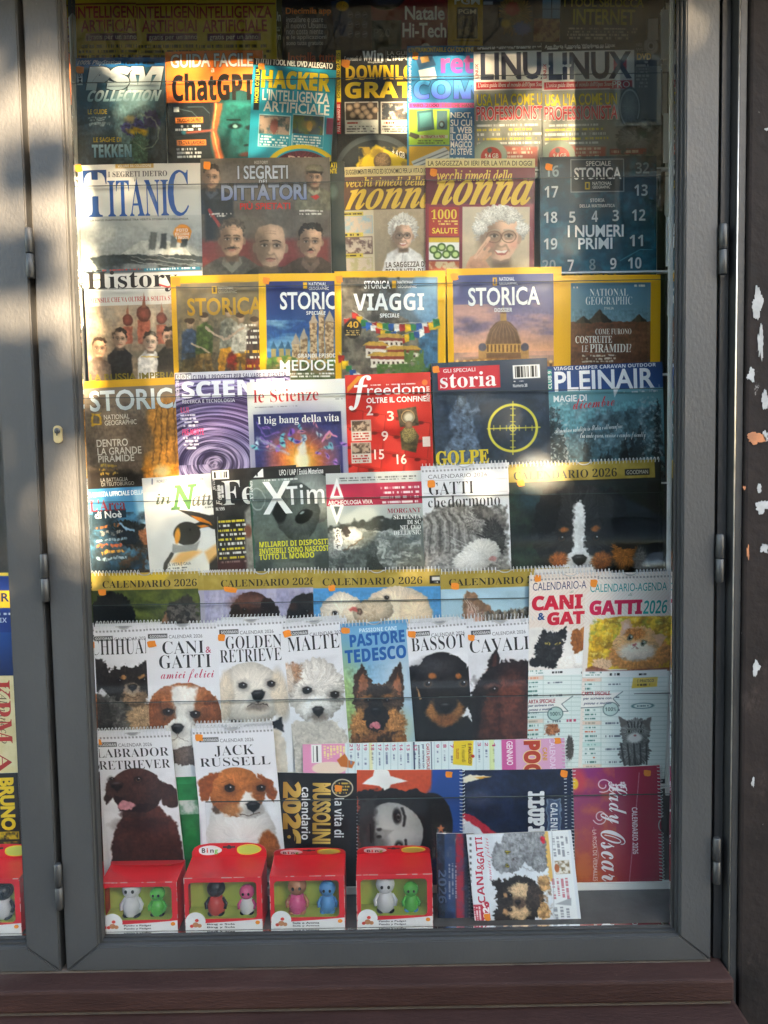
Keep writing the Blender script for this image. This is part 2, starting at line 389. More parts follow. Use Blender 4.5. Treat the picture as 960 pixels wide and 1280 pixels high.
    def bar(s, x0, y0, x1, y1):
        s.r(x0, y0, x1, y1, 'f4f4f0'); a0, b0, a1, b1 = s.bx(x0+2, y0+1.5, x1-2, y1-1.5); _seed[0] += 1
        m = (vn(s.A*1.3, s.A*0, _seed[0]) > .5) & (s.A > a0) & (s.A < a1) & (s.B > b0) & (s.B < b1)
        return s.mixin(m.astype(np.float32), hx('111111'))
    def t(s, text, x0, y0, x1, y1, col='ffffff', f='B', ex=0, rot=0, sk=0, ol=None, ow=.03, c2=None, sl=0):
        if ol is not None: s.t(text, x0, y0, x1, y1, ol, f, ex+ow, rot, sk, sl=sl, c2=None)
        v, tr, lo, hi = letters(text, f, ex)
        if not len(tr): return s
        v0, _, lo0, hi0 = letters(text, f, 0)
        uv = (v-lo0)/np.maximum(hi0-lo0, 1e-6)
        a0, b0, a1, b1 = s.bx(x0, y0, x1, y1); u, q = uv[:, 0], uv[:, 1]
        u = u+sl*(q-.5)
        if rot == 0: a = a0+u*(a1-a0); b = b1-q*(b1-b0)+sk*u
        elif rot == 1: a = a0+q*(a1-a0)+sk*u; b = b0+u*(b1-b0)
        else: a = a1-q*(a1-a0); b = b1-u*(b1-b0)
        c = np.broadcast_to(hx(col), (len(a), 3))
        if c2 is not None: c = c*q[:, None]+hx(c2)*(1-q[:, None])
        s.tx.append((a, b, c, tr)); return s
    def holes(s, n=None, side='top', col='6d6d70'):
        L = s.w if side == 'top' else s.h; n = n or int(L/4.4)
        for i in range(n):
            q = (i+.5)*L/n
            a, b = (q, 6.2) if side == 'top' else (s.w-6.2, q)
            s.mixin(sm(np.maximum(abs(s.A-a)-1.1, abs(s.B-b)-1.1), .9), hx(col), .8)
        s.coil = (side, n); return s
    coil = None; hook = False; pages = True
    def sticker(s, x, y, wd=9, h=9): s.st.append((x, y, wd, h)); return s
    def P3(s, a, b, z=0):                       # sheet coordinates -> object space (x right, y up, z towards the viewer)
        k = 1/s.k
        return np.stack([(np.asarray(a)+s.lean*np.asarray(b)/s.h)*k, -np.asarray(b)*k, s.disp(np.asarray(a, np.float32), np.asarray(b, np.float32))+z], -1)
    def done(s, material=None):
        A, B = s.A.ravel(), s.B.ravel(); co = [s.P3(A, B)]; cl = [np.clip(s.img.reshape(-1, 3), 0, 1)]
        ny, nx = s.A.shape; idx = np.arange(ny*nx).reshape(ny, nx)
        quads = np.stack([idx[:-1, :-1], idx[1:, :-1], idx[1:, 1:], idx[:-1, 1:]], -1).reshape(-1, 4)
        tris = []; base = ny*nx
        for i, (a, b, c, tr) in enumerate(s.tx):
            eps = .5
            a = np.clip(a, eps, s.w-eps); b = np.clip(b, eps, s.h-eps)
            co.append(s.P3(a, b, .00022+.00005*i)); cl.append(c); tris.append(tr+base); base += len(a)
        co = np.concatenate(co).astype(np.float32); cl = np.concatenate(cl).astype(np.float32)
        lin = np.where(cl <= .04045, cl/12.92, ((cl+.055)/1.055)**2.4)
        tris = np.concatenate(tris) if tris else np.zeros((0, 3), np.int32)
        me = bpy.data.meshes.new(s.name); me.vertices.add(len(co)); me.vertices.foreach_set('co', co.ravel())
        loops = np.concatenate([quads.ravel(), tris.ravel()]).astype(np.int32)
        me.loops.add(len(loops)); me.loops.foreach_set('vertex_index', loops)
        st = np.concatenate([np.arange(len(quads))*4, len(quads)*4+np.arange(len(tris))*3]).astype(np.int32)
        me.polygons.add(len(st)); me.polygons.foreach_set('loop_start', st)
        me.update(calc_edges=True)
        sf = np.zeros(len(st), bool); sf[:len(quads)] = True; me.polygons.foreach_set('use_smooth', sf)
        at = me.attributes.new('print', 'FLOAT_COLOR', 'POINT')
        at.data.foreach_set('color', np.concatenate([lin, np.ones((len(lin), 1), np.float32)], 1).ravel())
        me.materials.append(material or M['cover'])
        o = bpy.data.objects.new(s.name, me); COL.objects.link(o)
        o.matrix_world = Matrix(((s.X.x, s.Y.x, s.nn.x, s.O.x), (s.X.y, s.Y.y, s.nn.y, s.O.y), (s.X.z, s.Y.z, s.nn.z, s.O.z), (0, 0, 0, 1)))
        props(o, s.label, s.cat, s.group); s.o = o; k = 1/s.k
        if s.pages:
            mb = MB(); N = 7; us = np.linspace(0, s.w, N); F = [s.P3(us, us*0+q, -.0003) for q in (0.4, s.h-.4)]
            G = [s.P3(us, us*0+q, -s.th) for q in (0.4, s.h-.4)]
            vs_ = [[mb.bm.verts.new(x) for x in row] for row in (F[0], F[1], G[1], G[0])]
            for j in range(4):
                p_, q_ = vs_[j], vs_[(j+1) % 4]
                if j == 0: continue
                for i in range(N-1): mb.bm.faces.new((p_[i], q_[i], q_[i+1], p_[i+1]))
            for i in (0, N-1): mb.bm.faces.new([vs_[j][i] for j in range(4)])
            mb.done('pages', M['paper'], o)
        for (x, y, wd, h) in s.st:
            a, b = s.L(x, y); rr = random.Random(int(x*13+y)); mb = MB(); ro = R(rr.uniform(-12, 12))
            pts = []
            for (u, v) in ((-.5, -.42), (-.2, -.5), (.3, -.47), (.5, -.36), (.47, .1), (.5, .42), (.1, .5), (-.36, .46), (-.5, .2)):
                u = u*wd*rr.uniform(.85, 1.08); v = v*h*rr.uniform(.85, 1.08); pts.append((a+u*math.cos(ro)-v*math.sin(ro), b+u*math.sin(ro)+v*math.cos(ro)))
            P = [Vector(s.P3(*q, z=.0010)) for q in pts]; mb.prism(P, Vector((0, 0, .0004)))
            sk = mb.done('price_sticker', M['sticker'], o)
        if s.coil:
            side, n = s.coil; mb = MB(); rad = .0040; Lh = s.w if side == 'top' else s.h
            for i in range(n):
                q = (i+.5)*Lh/n
                if s.hook and abs(q-Lh/2) < 7: continue
                pts = []
                for ang in range(-75, 256, 33):
                    z = math.cos(R(ang-90))*rad*.0 + math.cos(R(ang))*rad
                    hgt = math.sin(R(ang))*rad
                    if side == 'top':
                        p0 = s.P3(q, 0.0); pts.append(Vector((p0[0]+(ang-90)*2e-6, p0[1]+hgt*1.15-.0006, p0[2]+z-s.th*.5)))
                    else:
                        p0 = s.P3(s.w, q); pts.append(Vector((p0[0]+hgt*1.15-.0006, p0[1]+(ang-90)*2e-6, p0[2]+z-s.th*.5)))
                mb.tube(pts, .00062, 5)
            mb.done('spiral_binding', M['coil'] if s.coil_col is None else M[s.coil_col], o)
            if s.hook:
                mb = MB(); c0 = s.P3(s.w/2, 0) if side == 'top' else s.P3(s.w, s.h/2); rr = 7.5*k; pts = []
                for ang in range(-160, -19, 10):
                    u, v = math.cos(R(ang))*rr, math.sin(R(ang))*rr*.55+.001
                    pts.append(Vector((c0[0]+u, c0[1]+v, c0[2]+.0012)) if side == 'top' else Vector((c0[0]+v, c0[1]+u, c0[2]+.0012)))
                mb.tube([pts[0]+Vector((-.004, 0, 0))*(side == 'top')]+pts+[pts[-1]+Vector((.004, 0, 0))*(side == 'top')], .0009, 6)
                mb.done('hanger', M['wire'], o)
        COVERS.append(s); s.img = s.A = s.B = None; s.tx = []
        return s
    coil_col = None
def CAMX(s):
    p = s.O+s.X*(s.w/s.k/2)-CAM; return 480+FPX*p.dot(Rv)/p.dot(Fv)
# ------------------------------------------------------------------ the street in front of the kiosk (seen only in the glass, and shading it)
def structure(o): o['kind'] = 'structure'; return o
structure(MB().box(-60, 60, -4.0, 8, -.25, 0).done('pavement', mat('paving', (.085, .08, .075), .8, 0, .25, 3, .3, 60)))
structure(MB().box(-60, 60, -60, -4.0, -.25, -.13).done('road', mat('asphalt', (.05, .05, .052), .85, 0, .3, 5, .4, 90)))
structure(MB().box(-60, 60, -4.15, -4.0, -.25, .006, .01).done('kerb', mat('kerb_stone', (.3, .29, .27), .8, 0, .2, 6)))
BARK = mat('bark', (.06, .048, .038), .9, 0, .4, 9, .6, 40, stretch=(1, 1, .25))
LEAF = mat('leaves', (.05, .075, .02), .6, 0, .5, 2.5)
DRY = mat('dry_leaves', (.16, .085, .03), .6, 0, .5, 2.5)
def leaf(bm, p, s, rr):
    d = Vector((rr.gauss(0, 1), rr.gauss(0, 1), rr.gauss(0, 1))).normalized(); u = d.orthogonal().normalized(); v = d.cross(u)
    q = rr.uniform(0, 6.3); u, v = u*math.cos(q)+v*math.sin(q), v*math.cos(q)-u*math.sin(q)
    bm.faces.new([bm.verts.new(p+u*a*s+v*b*s*.55+d*c*s*.15) for a, b, c in ((-.5, 0, 0), (-.15, .5, 1), (.2, .42, .6), (.55, 0, -.4), (.2, -.42, .6), (-.15, -.5, 1))])
def branch(mb, tips, p, d, ln, r, lev, rr, up=.12):
    pts = [p]; rad = [r]; n = 5
    for i in range(n):
        d = (d+Vector((rr.gauss(0, .17), rr.gauss(0, .17), rr.gauss(up*.5, .12)))).normalized(); p = p+d*ln/n; pts.append(p); rad.append(r*(1-.55*(i+1)/n))
        if lev > 0 and i >= 1:
            for _ in range(1 if lev > 2 else 2):
                s = Vector((rr.gauss(0, 1), rr.gauss(0, 1), rr.gauss(.2, .7))).normalized()
                branch(mb, tips, p, (d*.75+s*.8).normalized(), ln*rr.uniform(.5, .72), rad[-1]*.62, lev-1, rr, up)
    mb.tube(pts, rad, 7 if lev > 2 else 4, cap=False); tips.append(p)
def street_tree(label, x, y, h, leaves, seed, lv=4, clumps=(), leafmat=None, spread=1.0):
    rr = random.Random(seed); root = empty('street_tree', (x, y, 0), label, 'tree'); mb = MB(); tips = []
    p = Vector((x, y, -.05)); pts = [p]; rad = [.16]
    for i in range(6): p = p+Vector((rr.gauss(0, .04), rr.gauss(0, .04), h*.32/6)); pts.append(p); rad.append(.16-.012*i)
    mb.tube(pts, rad, 10)
    for i in range(6):
        q = i*1.05+rr.uniform(-.3, .3); branch(mb, tips, p-Vector((0, 0, rr.uniform(0, .3))), Vector((math.cos(q)*.8*spread, math.sin(q)*.8*spread, rr.uniform(.45, 1.0))).normalized(), h*.36, .07, lv-1, rr)
    for (a, b) in clumps:                                     # low limbs that carry the nearer leaf clusters
        mid = (a+b)/2+Vector((0, 0, .15)); mb.tube([a, mid, b], [.025, .012, .004], 5, cap=False)
    mb.done('trunk', BARK, root); cb = MB()
    for t in tips:
        for _ in range(leaves): leaf(cb.bm, t+Vector((rr.gauss(0, .16), rr.gauss(0, .16), rr.gauss(0, .14))), rr.uniform(.05, .1), rr)
    return root, cb, rr
# plane-tree leaf clusters, placed along the sun's path to shape the dapple
rr = random.Random(21); spots = []
lit = [(50, 82, 52), (66, 165, 26), (63, 252, 52), (60, 400, 48), (88, 590, 48), (92, 660, 40), (868, 48, 22), (874, 112, 30), (868, 160, 26), (838, 280, 26), (840, 150, 22),
       (240, 90, 40), (350, 130, 40), (450, 110, 34), (640, 90, 52), (730, 100, 44), (215, 250, 52), (340, 230, 40), (600, 240, 46), (470, 380, 44), (390, 360, 30), (620, 390, 48), (240, 500, 44), (350, 520, 50), (480, 500, 46), (560, 300, 40), (720, 300, 34), (180, 300, 36), (270, 420, 40)]
def on_door(a, b):
    q = at_y(a, b, .15); return q+SUN*((q.y+.022)/-SUN.y)
lw = [((at_y(a, b, -.022) if k_ < 11 else on_door(a, b)), r_/850*(1.35 if k_ < 11 else 1)) for k_, (a, b, r_) in enumerate(lit[:11])]
for i in range(520):
    px, pz = rr.uniform(-.8, .85), rr.uniform(1.22, 2.42); r_ = rr.uniform(.045, .085)
    if -.40 < px < .40 and rr.random() < .8 or px < -.40 and rr.random() < .6: continue
    if any(math.hypot(px-q.x, pz-q.z) < rad*.95+r_*.55 for q, rad in lw): continue
    d = rr.uniform(5.6, 7.6); spots.append((Vector((px, -.022, pz))+SUN*d, r_))
for i_ in range(21000):  # even veil of loose leaves added to dim the sun on the rack
    a_, b_ = rr.uniform(-.41, .80), rr.uniform(1.16, 2.48)
    if a_ > .42 and any(math.hypot(a_-q.x, b_-q.z) < rad*.9 for q, rad in lw): continue
    if 2.14 < b_ < 2.31 and rr.random() < (.4 if a_ < .12 else .72): continue
    if rr.random() < .5+1.3*(float(fbm(np.array([a_*5.5]), np.array([b_*5.5]), 11, 2)[0])-.18): spots.append((Vector((a_, -.022, b_))+SUN*rr.uniform(6.0, 8.0), 0))
for a_, b_, r_ in ((38, 205, .035), (70, 196, .02), (45, 325, .03), (40, 480, .05), (82, 492, .045), (60, 520, .045), (25, 560, .05), (12, 330, .04), (5, 450, .05), (60, 720, .05), (90, 760, .05), (872, 78, .02), (862, 138, .015), (880, 215, .05), (865, 270, .06), (885, 340, .07), (870, 410, .07)):
    spots.append((at_y(a_, b_, -.022)+SUN*6.4, r_))
for i_ in range(90): spots.append((Vector((rr.uniform(.52, .76), -.022, rr.uniform(1.2, 2.5)))+SUN*rr.uniform(5.8, 7), .075))  # dense leaf clusters added to keep the sun off the corner post
for i_ in range(16): spots.append((Vector((-.64+i_*.0135, -.022, 2.205+.035*math.sin(i_*1.7)+rr.uniform(0, .16)+.03*i_/90))+SUN*rr.uniform(6, 6.6), .075))  # band of leaf clusters added to shade the top of the left frame
hub = Vector((3.9, -6.8, 2.5))
root, cb, rr2 = street_tree('leafy plane tree with low branches across the pavement, mirrored in the glass', 6.8, -7.4, 6.5, 10, 5, 4, [(hub, s_[0]) for s_ in spots[::16] if s_[1]])
for p_, r_ in spots:
    if r_ == 0: leaf(cb.bm, p_, rr2.uniform(.03, .05), rr2); continue
    for _ in range(34): leaf(cb.bm, p_+Vector((rr2.uniform(-1, 1)*r_, rr2.uniform(-1, 1)*r_, rr2.uniform(-1, 1)*r_)), rr2.uniform(.04, .075), rr2)
cb.done('crown', LEAF, root)
root, cb, rr2 = street_tree('bare winter tree with a few brown leaves, mirrored in the upper glass', -1.5, -6.2, 7.5, 1, 9, 4, leafmat=DRY, spread=1.3)
cb.done('crown', DRY, root)
root, cb, rr2 = street_tree('slender bare tree standing farther down the street', -5.2, -8.5, 8.0, 1, 14, 4, leafmat=DRY, spread=1.1)
cb.done('crown', DRY, root)
hb = MB(); rr = random.Random(4); hroot = empty('tall_hedge', (0, -11, -.13), 'tall clipped evergreen hedge along the far side of the street', 'hedge')
hb.box(-14, 14, -11.7, -11.1, -.13, 3.98).done('branches', BARK, hroot); hb = MB()  # solid core; the hedge is added to block low sun from the lower rows
for i in range(13000): leaf(hb.bm, Vector((rr.uniform(-14, 14), -11.0+rr.gauss(0, .12), rr.uniform(-.1, 4.15+.12*math.sin(i)))), rr.uniform(.08, .15), rr)
hb.done('foliage', LEAF, hroot)
STONE = mat('ochre_render', (.20, .135, .08), .85, 0, .12, 1.5); TRIM = mat('pale_stone', (.30, .27, .23), .8, 0, .1, 3); PANE = mat('dark_window', (.03, .035, .04), .12, 0, .2, 3)
def house(label, x0, x1, y, h):
    r_ = empty('apartment_house', ((x0+x1)/2, y, 0), label, 'building'); n = int((x1-x0)/2.6)
    MB().box(x0, x1, y-10, y, 0, h).done('wall', STONE, r_); MB().box(x0-.4, x1+.4, y-10.4, y+.4, h, h+.5).done('cornice', TRIM, r_)
    for i in range(n):
        for j in range(int(h/3.4)):
            cx, cz = x0+(i+.5)*(x1-x0)/n, 1.6+j*3.4
            f = MB().box(cx-.7, cx+.7, y, y+.09, cz-.1, cz+1.95).done('window', TRIM, r_); MB().box(cx-.55, cx+.55, y+.09, y+.1, cz, cz+1.8).done('pane', PANE, f)
house('low ochre house across the street, mirrored faintly in the glass', -24, -4.2, -22, 15.2)
house('tall ochre apartment house across the street, mirrored faintly in the glass', -4.0, 9.2, -22, 15.5)
house('ochre apartment house farther along the street to the right', 16, 34, -24, 14)
# parked car whose dark side shows in the glass in front of the wide dog calendar
CARP = mat('dark_car_paint', (.012, .014, .018), .18, .3, .1, 3, coat=.6); GLS = mat('car_window', (.02, .025, .03), .06, 0, .1, 3); TYRE = mat('tyre_rubber', (.015, .015, .015), .8, 0, .2, 30); RIM = mat('alloy', (.5, .5, .52), .3, .9, .1, 10); LAMP = mat('lamp_lens', (.6, .6, .58), .1, 0, .1, 10); PLATE = mat('plate_white', (.7, .7, .7), .4, 0, .05, 5)
def parked_car(x, y):
    g = empty('parked_car', (x, y, -.13), 'dark parked saloon car facing left, mirrored low in the glass', 'car')
    prof = [(-2.2, .32), (-2.22, .62), (-2.05, .78), (-1.15, .92), (-.35, 1.40), (.75, 1.42), (1.55, .98), (2.15, .92), (2.22, .6), (2.2, .32)]
    low = [(-2.2, .32), (-2.22, .62), (-2.05, .78), (-1.15, .92), (1.55, .96), (2.15, .92), (2.22, .6), (2.2, .32)]
    z0 = -.13
    mb = MB(); mb.prism([(x+a, y-.85, z0+b) for a, b in low], Vector((0, 1.7, 0)))
    bmesh.ops.bevel(mb.bm, geom=mb.bm.edges[:], offset=.06, segments=3, affect='EDGES', profile=.7)
    for f in mb.bm.faces: f.smooth = True
    body = mb.done('body', CARP, g)
    top = [(-1.12, .94), (-.38, 1.38), (.72, 1.40), (1.5, .97)]
    mb = MB(); A = [mb.bm.verts.new((x+a, y+.80-(b-.94)*.35, z0+b)) for a, b in top]; B = [mb.bm.verts.new((x+a, y-.80+(b-.94)*.35, z0+b)) for a, b in top]
    mb.bm.faces.new(A); mb.bm.faces.new(B[::-1])
    for i in range(4): mb.bm.faces.new((A[i], B[i], B[(i+1) % 4], A[(i+1) % 4]))
    mb.done('cabin', CARP, g)
    for q in ([(-.9, .97), (-.35, 1.31), (.12, 1.33), (.12, .97)], [(.2, .97), (.2, 1.33), (.68, 1.34), (1.2, .98)]):
        MB().prism([(x+a, y+.812-(b-.94)*.35, z0+b) for a, b in q], Vector((0, .012, 0))).done('side_window', GLS, g)
    for a in (-1.4, 1.4):
        for sd in (-1, 1):
            w_ = MB().lathe((x+a, y+sd*.78-.1, z0+.33), [(.2, 0), (.31, .0), (.33, .04), (.33, .16), (.31, .2), (.2, .2)], 24, (0, 1, 0)).done('wheel', TYRE, g)
            MB().lathe((x+a, y+sd*.79-.1, z0+.33), [(.02, -.01), (.2, -.005), (.21, .2), (.02, .21)], 12, (0, 1, 0)).done('rim', RIM, w_)
    for sd in (-.6, .6): MB().ball((x-2.12, y+sd, z0+.68), .08, .16, .07).done('headlight', LAMP, g)
    MB().box(x-2.27, x-2.24, y-.26, y+.26, z0+.42, z0+.53).done('number_plate', PLATE, g)
parked_car(2.1, -9.2)

# ------------------------------------------------------------------ the kiosk and its doors
YF = -.022  # front of the door frames
kio = empty('kiosk', (0, .5, 0), 'dark metal newspaper kiosk with red brown sill under its display doors', 'kiosk')
MB().box(-1.45, .52, -.004, 1.6, 0, .70).done('plinth', M['steel'], kio)
MB().box(-1.45, .502, -.060, .0, .757, .7905, .004).done('sill', M['sill'], kio)
MB().box(-1.45, .510, -.100, .0, .60, .748, .006).done('lower_sill', M['sill'], kio)
MB().box(-1.45, .500, -.052, .0, .7485, .7565).box(-1.45, .484, -.02, 0, .7907, .7935).done('grime_strip', M['grime'], kio)
MB().box(-1.45, 1.0, -.22, -.026, 2.36, 2.659).box(-1.45, 1.0, -.24, -.2203, 2.35, 2.42).done('awning', M['dark'], kio)
MB().box(-1.5, 1.05, -.10, 1.65, 2.66, 2.72).done('roof', M['dark'], kio)
cab = MB().box(-1.45, .62, .30, .32, .70, 2.60).box(-1.45, .62, .004, .30, 2.58, 2.60).box(.530, .536, .004, .30, .838, 2.58)
cab.done('cabinet', M['dark'], kio)
MB().box(-1.45, .530, .004, .30, .79, .838).done('cabinet_floor', M['floor'], kio)
MB().box(.4915, .5045, -.012, .012, .79, 2.6, .001).done('door_jamb', M['steel'], kio)
a = MB().box(.5055, .5085, -.030, .012, .60, 2.6, .0008).box(.5085, .5185, -.030, -.026, .60, 2.6, .0008); a.done('steel_angle', M['steel'], kio)
MB().tube([(.5070, -.0306, .66), (.5070, -.0306, 2.6)], .0011, 6).done('worn_edge', M['bright'], kio)
MB().box(-.5020, -.4940, -.004, .004, .795, 2.6).done('mullion', M['steel'], kio)
sx = lambda p, y: at_y(p, 600, y).x
MB().box(sx(834.5, .122), sx(848, .122), .122, .1262, .985, 2.45, .001).box(sx(837, .121), sx(838.5, .121), .1202, .1216, .99, 2.44, .0004).done('white_side_strip', M['white'], kio)
post = empty('kiosk_post', (.58, 0, 0), 'brown black painted corner post with torn sticker scraps', 'post')
def post_mat():
    m = mat('flaking_post_paint', (.005, .0038, .0034), .75, 0, 0, 6, .9, 55, spec=.12, col2=(.018, .0125, .011)); n = m.node_tree; L = n.links
    b = n.nodes['Principled BSDF']; base = b.inputs['Base Color'].links[0].from_socket
    tc = n.nodes['Texture Coordinate']
    def layer(prev, scale, lo, hi, col, stretch):
        mp = n.nodes.new('ShaderNodeMapping'); mp.inputs[3].default_value = stretch; L.new(tc.outputs['Object'], mp.inputs[0])
        no = n.nodes.new('ShaderNodeTexNoise'); no.inputs['Scale'].default_value = scale; no.inputs['Detail'].default_value = 12; no.inputs['Roughness'].default_value = .75; L.new(mp.outputs[0], no.inputs[0])
        mr = n.nodes.new('ShaderNodeMapRange'); mr.inputs[1].default_value = lo; mr.inputs[2].default_value = hi; L.new(no.outputs[0], mr.inputs[0])
        mx = n.nodes.new('ShaderNodeMix'); mx.data_type = 'RGBA'; L.new(mr.outputs[0], mx.inputs[0]); L.new(prev, mx.inputs[6]); mx.inputs[7].default_value = (*col, 1); return mx.outputs[2]
    o = layer(base, 9, .58, .66, (.030, .021, .018), (1, 1, .5)); o = layer(o, 38, .66, .70, (.22, .20, .19), (1, 1, .6)); o = layer(o, 24, .70, .73, (.34, .33, .32), (1, 1, .5))
    L.new(o, b.inputs['Base Color']); return m
MB().box(.5205, .70, -.035, .20, 0, 2.9, .004).done('shaft', post_mat(), post)
SC = mat('paper_scrap', (.20, .195, .19), .8, 0, .3, 40); SO = mat('orange_scrap', (.26, .095, .035), .8, 0, .4, 30)
rr = random.Random(5)
for (px, py, w_, h_, m_) in ((946, 380, 16, 40, SC), (938, 470, 13, 22, SC), (950, 430, 9, 60, SC), (955, 500, 12, 30, SC), (944, 548, 26, 20, SO), (957, 545, 9, 16, SC), (949, 610, 9, 14, SC), (952, 634, 20, 20, SC), (956, 685, 14, 16, SC), (958, 162, 6, 6, SC), (935, 690, 4, 22, SO), (945, 835, 14, 26, SC), (941, 978, 5, 16, SC), (930, 610, 4, 6, SO)):
    n_ = 40; pts = []; f0 = rr.uniform(0, 50)
    for i in range(n_):
        q = 2*math.pi*i/n_; k_ = .35+.75*float(vn(math.cos(q)*1.6+f0, math.sin(q)*1.6+f0, 3))+rr.uniform(-.13, .13); pts.append(at_y(px+math.cos(q)*w_/2*k_, py+math.sin(q)*h_/2*k_, -.0353))
    MB().prism(pts, Vector((0, -.0006, 0))).done('sticker_scrap', m_, post)
def door(name_label, x0, x1, gl0, gl1, cat='door', hinges=(), lock=None):
    d = empty('display_door', ((x0+x1)/2, YF, .7945), name_label, cat, 'framed glass doors of the kiosk')
    zt, zb = 2.46, .7945; it, ib = 2.40, .833; xi0, xi1 = gl0-.0045, gl1+.0073
    # mitred frame members
    def member(nm, q):
        mb = MB(); mb.prism([(a, YF, b) for a, b in q], Vector((0, .026, 0)))
        bmesh.ops.bevel(mb.bm, geom=[e for e in mb.bm.edges if all(abs(v.co.y-YF) < 1e-5 for v in e.verts)], offset=.0018, segments=2, affect='EDGES')
        mb.done(nm, M['paint'], d)
    e = .0004
    member('stile', [(x0, zb+e), (xi0, ib+e), (xi0, it-e), (x0, zt-e)]); member('stile', [(x1, zb+e), (x1, zt-e), (xi1, it-e), (xi1, ib+e)])
    member('rail', [(x0+e, zb), (x1-e, zb), (xi1-e, ib), (xi0+e, ib)]); member('rail', [(x0+e, zt), (xi0+e, it), (xi1-e, it), (x1-e, zt)])
    gk = MB(); g_ = .0035
    for (a, b, c_, f) in ((xi0+.0003, xi0+g_, ib, it), (xi1-g_, xi1-.0003, ib, it), (xi0+g_, xi1-g_, ib+.0003, ib+g_), (xi0+g_, xi1-g_, it-g_, it-.0003)): gk.box(a, b, -.014, .003, c_, f)
    gk.done('gasket', M['gasket'], d)
    bd = MB()
    for (a, b, c_, f) in ((gl1, xi1-g_, ib+g_, it-g_), (gl0, gl1, ib+g_, ib+.0065), (gl0, gl1, it-.010, it-g_)): bd.box(a+.0002, b-.0002, -.008, .002, c_+.0002, f-.0002, .0008)
    bd.done('glazing_bead', M['steel'], d)
    MB().box(gl0+.0003, gl1-.0003, -.0025, .0015, ib+.0068, it-.0103).done('glass_pane', M['glass'], d)
    for (hx_, hz) in hinges:
        h_ = MB().lathe((hx_, YF-.003, hz-.035), [(.004, 0), (.0055, .001), (.0055, .034), (.0048, .0345)], 14).lathe((hx_, YF-.003, hz), [(.0048, .0005), (.0055, .001), (.0055, .034), (.004, .036)], 14); h_.done('hinge', M['steel'], d)
    if lock:
        p_ = lock; lk = MB(); pts = []
        for i in range(24):
            q = 2*math.pi*i/24; pts.append((p_.x+math.cos(q)*.0062, YF, p_.z+math.sin(q)*.0062+(.0065 if math.sin(q) > 0 else -.0065)))
        lk.prism(pts, Vector((0, -.003, 0))); lo = lk.done('lock_plate', M['brass'], d)
        MB().lathe((p_.x, YF-.0032, p_.z+.005), [(.0042, 0), (.0042, -.0012), (.001, -.0013)], 14, (0, 1, 0)).box(p_.x-.0008, p_.x+.0008, YF-.0056, YF-.0048, p_.z-.002, p_.z+.007).done('keyhole', M['steel'], lo)
    return d
zz = lambda y: at_y(480, y, YF).z
MAIN = door('large glazed door with brass lock in front of the full magazine rack', -.4935, .4835, -.4400, .4292, hinges=((.4895, zz(320)), (.4895, zz(705)), (.4895, zz(1082))), lock=at_y(73, 543, YF))
door('neighbouring glazed door cut off by the edge, with bare dark frame', -1.40, -.5025, -1.33, -.560, hinges=((-.498, zz(310)), (-.498, zz(715)), (-.498, zz(1100))))

# ------------------------------------------------------------------ the display rack
rack = empty('display_rack', (0, .2, .8385), 'white stepped rack with clear acrylic fronts holding magazines and calendars', 'rack')
for r in range(9):
    y0, z0 = ROWY[r], ROWZ[r]; x0, x1 = -.518, .4993
    if r == 8:
        MB().box(x0, x1, y0+.0005, y0+.021, .8382, z0-.0004, .0004).box(x0, x1, y0-.006, y0-.0035, .8382, .851, .0006).done('shelf', M['white'], rack)
    else: MB().box(x0, x1, y0+.0005, y0+.0135, z0-.004, z0-.001, .0006).done('shelf', M['white'], rack)
    zt = at_row(480, LINES[r], r, 0).z; xa = -.306 if r == 8 else x0+.001; t = TILT
    mb = MB(); th = .0012; h = zt-z0; x1b = .478 if r in (7, 8, 5) else .494
    q = [(y0-th, z0), (y0-th+t*h, zt-.0012), (y0+t*h, zt-.0012), (y0, z0)]
    mb.prism([(xa, a, b) for a, b in q], Vector((x1b-xa, 0, 0)))
    mb.box(xa, x1b, y0-th-.0002+t*h, y0+t*h+.0002, zt-.0011, zt, 0, 1)
    mb.box(x1b+.0001, x1b+.0012, y0-th, y0+t*h, z0+.01, zt, 0, 1)
    mb.done('acrylic_front', [M['acryl'], M['edge']], rack)
fr = [(.086, .8385)]
for r in range(8, -1, -1): fr += [(ROWY[r]-.006, ROWZ[r]+.012), (ROWY[r]-.004, ROWZ[r]+.09), (ROWY[r]+.010, ROWZ[r]+.105)]
pr = fr+[(y_+.030, z_) for y_, z_ in fr[::-1]]
for x in (-.522, .4998): MB().prism([(x, a, b) for a, b in pr], Vector((.003, 0, 0))).done('side_panel', M['white'], rack)
for r in range(9): MB().box(.486, .4993, ROWY[r]-.0045, ROWY[r]-.0030, ROWZ[r]+.004, ROWZ[r]+.086, .0006).done('retaining_tab', M['white'], rack)
MB().box(-.518, .4993, .257, .261, .8385, ROWZ[0]+.1).done('back_panel', M['white'], rack)
